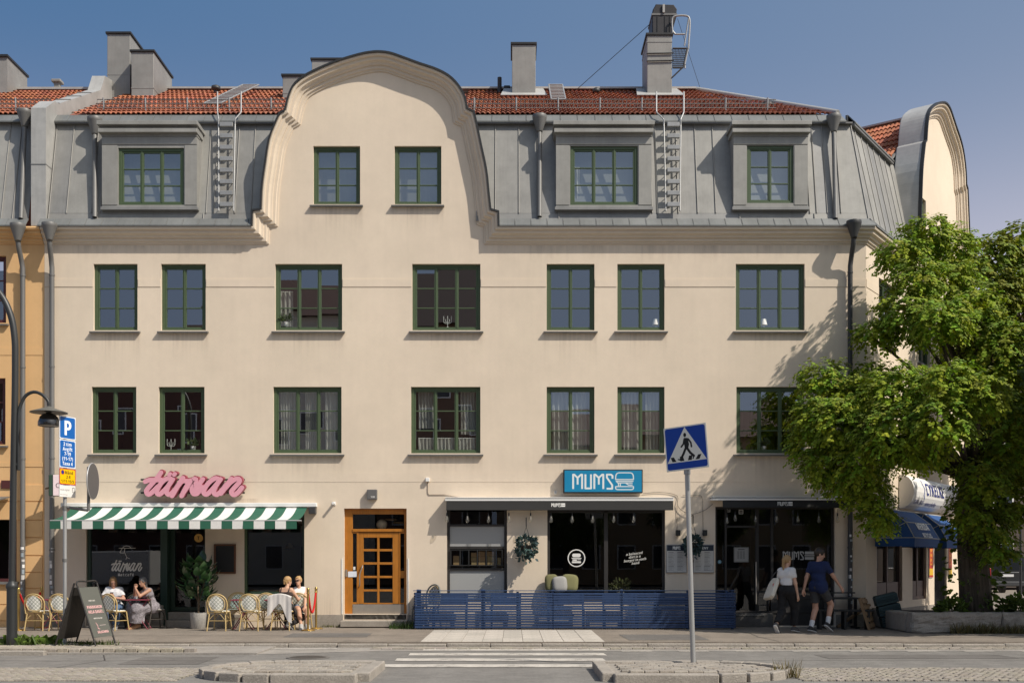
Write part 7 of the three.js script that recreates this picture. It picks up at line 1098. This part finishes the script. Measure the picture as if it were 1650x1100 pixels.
function person(label, pos, turn, s) {
  const o = thing('person', label, 'person', pos, turn), k = s.k || 1, skin = s.skin || [.50, .29, .20], f = s.female ? 1 : 0;
  const P = V(...s.hip), lean = s.lean || 0, roll = s.roll || 0, up = V(Math.sin(roll), Math.cos(lean) * Math.cos(roll), Math.sin(lean)).normalize(), ty = s.torsoYaw || 0, sx = V(Math.cos(ty), 0, -Math.sin(ty)), T_ = (h, w = 0, z = 0) => P.clone().addScaledVector(up, h * k).addScaledVector(sx, w * k).add(V(Math.sin(ty) * z, 0, Math.cos(ty) * z));
  const Nk = T_(.50), HD = s.head ? V(...s.head) : Nk.clone().addScaledVector(up, .165 * k).add(V(0, 0, .025));
  const caps = {}; const sh = f ? .155 : .185;
  caps.pelvis = C(T_(.0, -.085), T_(.0, .085), .10 + f * .008); caps.belly = C(T_(.06, -.04), T_(.2, 0), .10, .092 - f * .008); caps.waist = C(T_(.2, -.055), T_(.2, .055), .088 - f * .012); caps.chest = C(T_(.36, -.075, .005), T_(.36, .075, .005), .105 - f * .010); caps.yoke = C(T_(.455, -sh + .035, -.01), T_(.455, sh - .035, -.01), .056 - f * .006); caps.neck = C(T_(.46), HD.clone().add(V(0, -.05, -.015)), .058 - f * .010, .05 - f * .008);
  if (f) { caps.bustL = C(T_(.345, .065, .06), T_(.33, .06, .07), .052); caps.bustR = C(T_(.345, -.065, .06), T_(.33, -.06, .07), .052); }
  const J = {}, hands = [];
  for (const [q, sg] of [['L', 1], ['R', -1]]) {
    const S = T_(.445, sg * sh, -.01), [el, wr] = ik(S, V(...s['hand' + q]), .285 * k, .25 * k, s['elbow' + q] || [sg * .5, -.3, -1]); J['el' + q] = el; J['wr' + q] = wr; J['sh' + q] = S;
    caps['ua' + q] = C(S, el, .052 - f * .008, .040 - f * .006); caps['fa' + q] = C(el, wr, .040 - f * .006, .026 - f * .003);
    const H = T_(-.02, sg * .092), [kn, an] = ik(H, V(...s['foot' + q]), .44 * k, .42 * k, s['knee' + q] || [sg * .05, 0, 1]); J['kn' + q] = kn; J['an' + q] = an; J['hp' + q] = H;
    caps['th' + q] = C(H, kn, .088 - f * .002, .058 - f * .004); caps['sk' + q] = C(kn.clone().lerp(an, 0), an, .056 - f * .004, .038 - f * .004); caps['cf' + q] = C(kn.clone().lerp(an, .18).add(V(0, 0, -.012)), kn.clone().lerp(an, .5).add(V(0, 0, -.01)), .052, .045);
    const toe = asV(s['toe' + q] || [sg * .06, -.28, 1]).clone().normalize(); J['toe' + q] = toe; caps['ft' + q] = C(an.clone().addScaledVector(toe, .02).add(V(0, -.03, 0)), an.clone().addScaledVector(toe, .15).add(V(0, -.045, 0)), .036, .03);
    const dir = s['dir' + q] ? V(...s['dir' + q]).normalize() : wr.clone().sub(el).normalize(), pn = V(...(s['palm' + q] || [-sg, 0, 0])); pn.addScaledVector(dir, -pn.dot(dir)).normalize(); const xx = dir.clone().cross(pn); // thumb side
    const hg = surfaceNets(handSdf(s['curl' + q] ?? .35).f, [-.06, -.04, -.04], [.08, .19, .11], .0042, () => skin); const mir = (xx.dot(V(...(s['thumb' + q] || [0, 0, 1]))) < 0) ? -1 : 1; if (mir < 0) { const pa = hg.attributes.position, na = hg.attributes.normal; for (let i = 0; i < pa.count; i++) { pa.setX(i, -pa.getX(i)); na.setX(i, -na.getX(i)); } for (const a of [pa, na]) for (let i = 0; i < a.count; i += 3) for (let k = 0; k < 3; k++) { const A = a.array, q = (i + 1) * 3 + k, w = (i + 2) * 3 + k, t = A[q]; A[q] = A[w]; A[w] = t; } }
    hg.applyMatrix4(new THREE.Matrix4().makeBasis(xx.clone(), dir, pn).scale(V(k * (1 - f * .08), k * (1 - f * .08), k * (1 - f * .08))).setPosition(wr.clone().addScaledVector(dir, .012))); hands.push(hg);
  }
  const all = Object.values(caps), [lo, hi] = bounds(all, .03), bodyF = field(all, .03);
  const bodyG = surfaceNets(bodyF, lo, hi, .0125, () => skin);
  const hm = new THREE.Matrix4().makeRotationFromEuler(new THREE.Euler(s.pitch || 0, s.yaw || 0, s.tilt || 0, 'YXZ')).scale(V(k, k, k).multiplyScalar(f ? .96 : 1)).setPosition(HD);
  const headG = surfaceNets(headSdf, [-.11, -.15, -.13], [.11, .15, .14], .0048, headColor(skin)).applyMatrix4(hm);
  mesh('body', [bodyG, headG, ...hands], new THREE.MeshPhysicalMaterial({ color: 0xffffff, vertexColors: true, roughness: .55, sheen: .2, sheenColor: lin(.4, .2, .15) }), o);
  const hairM = mat(s.hair.c, { roughness: .5 }), hc = (s.hair.caps || []).map((c) => C(V(...c[0]), V(...c[1]), c[2], c[3]));
  const hs = (x, y, z) => { let d = ell(x, y, z, [0, .038, -.014], [.088, .102, .107]); d = Math.max(d, -ell(x, y, z, [0, -.055, .10], [.074, .135, .105])); d = Math.max(d, -(y + .075 + (z < 0 ? .03 : 0)) + (z < 0 ? 0 : .02)); for (const c of hc) d = smin(d, cap(c, x, y, z), .02); return d + .0025 * Math.sin(x * 190 + z * 60) + .0018 * Math.sin(z * 210 + y * 40); };
  const hb = bounds([C(V(-.1, -.1, -.13), V(.1, .15, .1), 0), ...hc], .02); mesh('hair', surfaceNets(hs, hb[0], hb[1], .006).applyMatrix4(hm), hairM, o);
  if (s.glasses) { const gm = s.glasses === 'sun' ? M.black : mat([.05, .03, .02], { roughness: .3 }); const L = []; for (const q of [-1, 1]) { if (s.glasses === 'sun') L.push(tf(cb(.052, .034, .006, 0, 0, 0, .003), { p: [q * .031, .008, .108], r: [0, q * .2, 0] })); else L.push(tf(prep(new THREE.TorusGeometry(.021, .0022, 6, 20)), { p: [q * .031, .006, .110] })); L.push(rod([q * .055, .012, .10], [q * .078, .012, .0], .0025)); } L.push(rod([-.012, .012, .112], [.012, .012, .112], .003)); const g = merge(L); g.applyMatrix4(hm); mesh('glasses', g, gm, o); }
  const wear = (name, list, inflate, m, kk = .03, res = .0125, wr = .004, cut) => { const F0 = field(list, kk, inflate), F1 = (x, y, z) => { let d = F0(x, y, z) + wr * Math.sin(y * 38 + x * 21 + z * 13) * Math.sin(x * 33 - y * 9) + wr * .5 * Math.sin(z * 47 + y * 30); return cut ? Math.max(d, cut(x, y, z)) : d; }; const [a, b] = bounds(list, inflate + .03); const g = surfaceNets(F1, a, b, res); mesh(name, tri(g) && g, m, o); };
  s.dress({ caps, J, T_, wear, C, o, k, part: (c, t, flat = true) => C(c.a, c.a.clone().lerp(c.b, t), c.r0, c.r0 + (c.r1 - c.r0) * t, flat), shoes: (m, sole, h = .03) => { for (const q of 'LR') { const an = J['an' + q], t = J['toe' + q], d = V(t.x, 0, t.z).normalize(); const L = [C(an.clone().addScaledVector(t, -.045).add(V(0, -.025, 0)), an.clone().addScaledVector(t, .10).add(V(0, -.035, 0)), .044, .040), C(an.clone().addScaledVector(t, .1).add(V(0, -.035, 0)), an.clone().addScaledVector(t, .165).add(V(0, -.04, 0)), .04, .034), C(an, an.clone().add(V(0, -.02, 0)), .045)]; const dn = V(0, -1, 0).addScaledVector(t, t.y).normalize(); const so = (off) => (x, y, z) => (x - an.x) * dn.x + (y - an.y) * dn.y + (z - an.z) * dn.z - off; wearCut(L, .006, m, so(.052), 'shoe'); const solC = (x, y, z) => Math.max(so(.07)(x, y, z), -so(.048)(x, y, z)); wearCut(L, .012, sole, solC, 'sole'); } function wearCut(L, inf, mm, cut, nm) { const F0 = field(L, .02, inf), [a, b] = bounds(L, .04); mesh(nm, surfaceNets((x, y, z) => Math.max(F0(x, y, z), cut(x, y, z)), a, b, .007), mm, o); } } });
  return o;
}
const torsoCaps = (c) => [c.pelvis, c.belly, c.waist, c.chest, c.yoke, c.bustL, c.bustR].filter(Boolean);
// walking man in navy shirt and grey shorts, seen from behind
person('man in navy T-shirt and dark grey shorts walking past the burger shop', [6.52, 0, 1.9], 2.25, {
  k: 1.04, hip: [0, .97, 0], lean: .04, handL: [.22, .88, -.22], handR: [-.36, .90, .36], footL: [.09, .095, -.14], footR: [-.11, .17, .17], toeL: [.06, -.2, 1], toeR: [-.05, -.6, 1], kneeR: [-.1, 0, 1], kneeL: [.05, 0, 1], curlL: .6, curlR: .5, palmL: [-1, 0, 0], palmR: [1, 0, 0], yaw: -.75, pitch: .22, skin: [.48, .27, .185], hair: { c: [.025, .016, .01], caps: [] },
  dress: ({ caps, J, wear, part, shoes, C }) => {
    wear('shirt', [...torsoCaps(caps), C(J.hpL.clone().setY(J.hpL.y - .02), J.hpL.clone().setY(J.hpL.y + .05), .10), C(J.hpR.clone().setY(J.hpR.y - .02), J.hpR.clone().setY(J.hpR.y + .05), .10), part(caps.uaL, .62), part(caps.uaR, .62)], .017, fabric([.012, .024, .085]), .045);
    wear('shorts', [caps.pelvis, part(caps.thL, .66), part(caps.thR, .66)], .022, fabric([.055, .056, .058]), .03);
    for (const q of 'LR') wear('sock', [C(J['an' + q].clone().lerp(J['kn' + q], .33), J['an' + q].clone().add(V(0, -.03, 0)), .05, .04)], .004, fabric([.72, .72, .72]), .02, .009, .001);
    shoes(fabric([.03, .03, .032]), M.white);
  } });
person('woman in white T-shirt and black trousers walking with a tote bag', [5.82, 0, 2.0], 2.45, {
  k: .955, female: 1, hip: [0, .885, 0], lean: .02, handL: [.2, .80, .02], handR: [-.25, .72, .04], elbowR: [-.4, 0, -1], footL: [.07, .17, -.34], footR: [-.08, .09, .20], toeL: [.05, -1.1, 1], toeR: [-.05, -.15, 1], curlL: .9, curlR: .5, palmR: [1, 0, .2], yaw: -.25, pitch: .02, skin: [.52, .31, .21], hair: { c: [.30, .19, .085], caps: [[[0, .06, -.11], [0, .03, -.135], .03, .032], [[0, .03, -.135], [.012, -.12, -.125], .034, .028], [[.012, -.12, -.125], [.018, -.25, -.105], .027, .012]] },
  dress: ({ caps, J, wear, part, shoes, T_, C }) => {
    wear('shirt', [caps.belly, caps.waist, caps.chest, caps.yoke, caps.bustL, caps.bustR, part(caps.uaL, .5), part(caps.uaR, .5)], .014, fabric([.70, .69, .68]), .04, .0125, .004, (x, y, z) => -(y - T_(.10).y));
    wear('trousers', [caps.pelvis, caps.waist, caps.belly, part(caps.thL, 1, false), part(caps.thR, 1, false), ...['L', 'R'].map((q) => C(J['kn' + q], J['kn' + q].clone().lerp(J['an' + q], .8), .068, .056, true))], .019, fabric([.012, .012, .013]), .03, .0125, .004, (x, y, z) => y - T_(.135).y);
    shoes(fabric([.08, .075, .075]), M.white);
  } });
{ // tote bag on her shoulder
  const o = thing('tote_bag', 'cream canvas tote bag on the shoulder of the walking woman', 'bag', [5.82, 0, 2.0], 2.45); const g = new THREE.SphereGeometry(1, 28, 20), p = g.attributes.position; for (let i = 0; i < p.count; i++) { const x = p.getX(i), y = p.getY(i), z = p.getZ(i), f = (t) => Math.sign(t) * Math.pow(Math.abs(t), .45); p.setXYZ(i, .055 * f(x) * (1 - .25 * y), .25 * f(y) + .012 * Math.sin(z * 9), .19 * f(z) * (1 - .12 * y)); } g.computeVertexNormals();
  const b = mesh('bag', prep(g), fabric([.66, .62, .53]), o); b.position.set(.30, .93, -.07); b.rotation.set(.3, .9, .22); mesh('strap', [pipe([[.27, 1.14, .07], [.19, 1.30, .05], [.155, 1.325, 0], [.2, 1.29, -.07], [.28, 1.14, -.16]], .012, 6, 30)], fabric([.05, .05, .05]), o); mesh('print', [ball(.05, .222, 1.0, -.16, .2, 1, .7)], mat([.5, .15, .13]), o); }
// sunlit woman in sunglasses, facing the street
const seatX = (px, z) => (px - 825) / FPX * (DIST - z);
person('woman in white tank top, denim shorts and sunglasses sitting in the sun', [seatX(483, .6), 0, .6], .12, {
  k: .88, female: 1, hip: [0, .485, 0], lean: .10, roll: -.05, handL: [.13, .47, .36], handR: [-.14, .52, .28], elbowL: [.6, -.2, -.6], elbowR: [-.6, -.2, -.6], footL: [.20, .09, .52], footR: [.06, .09, .46], kneeL: [.25, 1, .6], kneeR: [-.05, 1, .6], toeL: [.2, -.25, 1], toeR: [.1, -.25, 1], curlL: .4, curlR: .4, palmL: [0, -1, 0], palmR: [0, -1, 0], thumbL: [-1, 0, 0], thumbR: [1, 0, 0], yaw: -.35, pitch: -.05, tilt: .08, glasses: 'sun', skin: [.56, .32, .21], hair: { c: [.42, .26, .11], caps: [[[0, .11, -.08], [0, .12, -.09], .035, .03]] },
  dress: ({ caps, wear, part, shoes, T_ }) => { wear('tank_top', [caps.belly, caps.waist, caps.chest, caps.yoke, caps.bustL, caps.bustR], .011, fabric([.76, .75, .74]), .04, .0125, .003, (x, y, z) => Math.max(Math.abs(x) - .125, -(y - T_(.07).y))); wear('shorts', [caps.pelvis, caps.belly, part(caps.thL, .42), part(caps.thR, .42)], .014, fabric([.14, .24, .38]), .03, .0125, .003, (x, y, z) => y - T_(.10).y); shoes(fabric([.45, .44, .42]), M.white); } });
person('woman in brown strap top sitting with her back to the street', [seatX(459, 1.1), 0, 1.05], PI - .35, {
  k: .88, female: 1, hip: [0, .485, 0], lean: .12, handL: [.15, .69, .36], handR: [-.15, .69, .36], footL: [.14, .09, .30], footR: [-.10, .13, -.02], kneeL: [.2, 1, .6], kneeR: [-.2, 1, .6], toeR: [0, -.6, 1], palmL: [0, -1, 0], palmR: [0, -1, 0], thumbL: [-1, 0, 0], thumbR: [1, 0, 0], yaw: -.5, pitch: .1, skin: [.56, .33, .22], hair: { c: [.40, .24, .10], caps: [[[0, .0, -.10], [0, -.06, -.09], .035, .03], [[.05, -.02, -.07], [.05, -.08, -.06], .02, .012], [[-.05, -.02, -.07], [-.05, -.08, -.06], .02, .012]] },
  dress: ({ caps, J, wear, part, shoes, T_, C }) => { wear('strap_top', [caps.belly, caps.waist, caps.chest, caps.yoke, caps.bustL, caps.bustR], .011, fabric([.075, .05, .042]), .04, .0125, .003, (x, y, z) => { const h = T_(.40).y; return y < h ? -(y - T_(.06).y) : Math.max(Math.abs(Math.abs(x) - .10) - .012, y - h - .12); }); wear('trousers', [caps.pelvis, caps.belly, part(caps.thL, 1, false), part(caps.thR, 1, false), ...['L', 'R'].map((q) => C(J['kn' + q], J['kn' + q].clone().lerp(J['an' + q], .88), .066, .052, true))], .018, fabric([.035, .03, .028]), .03, .0125, .004, (x, y, z) => y - T_(.12).y); shoes(fabric([.09, .09, .09]), M.white); } });
person('grey-haired woman in a long patterned dress leaning on the red table', [seatX(244, .55), 0, .55], -.95, {
  k: .89, female: 1, hip: [0, .485, -.02], lean: .34, handL: [.035, .905, .37], handR: [-.035, .905, .37], elbowL: [.7, -1, .2], elbowR: [-.7, -1, .2], footL: [.09, .09, .36], footR: [-.09, .09, .34], kneeL: [.25, 1, .6], kneeR: [-.25, 1, .6], dirL: [-.35, .9, -.1], dirR: [.35, .9, -.1], palmL: [-1, 0, -.2], palmR: [1, 0, -.2], thumbL: [0, 0, -1], thumbR: [0, 0, -1], curlL: .9, curlR: .9, yaw: .35, pitch: .18, skin: [.44, .235, .15], hair: { c: [.13, .12, .115], caps: [[[.07, .0, -.05], [.07, -.15, -.04], .034, .02], [[-.07, .0, -.05], [-.07, -.15, -.04], .034, .02], [[0, .0, -.09], [0, -.2, -.08], .05, .03]] },
  dress: ({ caps, J, T_, wear, part, shoes, C }) => { const m = new THREE.MeshStandardMaterial({ map: T.dress, roughness: .95 }); wear('dress', [...torsoCaps(caps), part(caps.thL, 1, false), part(caps.thR, 1, false), C(J.hpL, J.knL, .11, .12), C(J.hpR, J.knR, .11, .12), C(J.knL, J.anL.clone().lerp(J.knL, .2), .13, .15, true), C(J.knR, J.anR.clone().lerp(J.knR, .2), .13, .15, true)], .014, m, .06, .0135, .008, (x, y, z) => (y > T_(.42).y ? Math.abs(Math.abs(x) - .11) - .03 : -9)); shoes(fabric([.4, .22, .12]), mat([.2, .12, .08])); } });
person('woman with glasses in a white T-shirt looking down at her phone', [seatX(184, .5), 0, .5], .15, {
  k: .88, female: 1, hip: [0, .485, 0], lean: .22, handL: [.06, .70, .32], handR: [-.06, .70, .32], elbowL: [.8, -.6, -.1], elbowR: [-.8, -.6, -.1], footL: [.10, .09, .42], footR: [-.10, .09, .36], kneeL: [.2, 1, .6], kneeR: [-.2, 1, .6], dirL: [-.5, .5, .4], dirR: [.5, .5, .4], palmL: [-.3, .3, -1], palmR: [.3, .3, -1], thumbL: [0, 1, 0], thumbR: [0, 1, 0], curlL: .7, curlR: .7, yaw: .15, pitch: .5, glasses: 'clear', skin: [.48, .25, .17], hair: { c: [.20, .115, .05], caps: [[[.07, .0, -.02], [.075, -.19, .0], .034, .022], [[-.07, .0, -.02], [-.075, -.19, .0], .034, .022], [[0, .0, -.09], [0, -.16, -.09], .05, .035]] },
  dress: ({ caps, J, wear, part, shoes, T_, C }) => { wear('shirt', [...torsoCaps(caps), part(caps.uaL, .6), part(caps.uaR, .6)], .018, fabric([.72, .71, .72]), .045, .0125, .005); wear('trousers', [caps.pelvis, part(caps.thL, 1, false), part(caps.thR, 1, false), ...['L', 'R'].map((q) => C(J['kn' + q], J['kn' + q].clone().lerp(J['an' + q], .9), .064, .05, true))], .018, fabric([.09, .15, .26]), .03, .0125, .004, (x, y, z) => y - T_(.08).y); shoes(fabric([.3, .3, .3]), M.white); } });
{ const c = Math.cos(.15), n = Math.sin(.15), o = thing('phone', 'dark phone held by the woman with glasses in the white T-shirt', 'phone', [seatX(184, .5) + .34 * n, .775, .5 + .34 * c], .15); const b = mesh('body', cb(.075, .15, .009, 0, 0, 0, .004), M.black, o); b.rotation.x = -.9; const sc = mesh('screen', cb(.068, .14, .002, 0, 0, 0), mat([.03, .03, .04], { roughness: .1 }), o); sc.rotation.x = -.9; sc.position.set(0, .004, -.004); }
scene.traverse((o) => { if (o.isMesh) { o.castShadow = true; o.receiveShadow = true; } });
renderer.render(scene, camera);
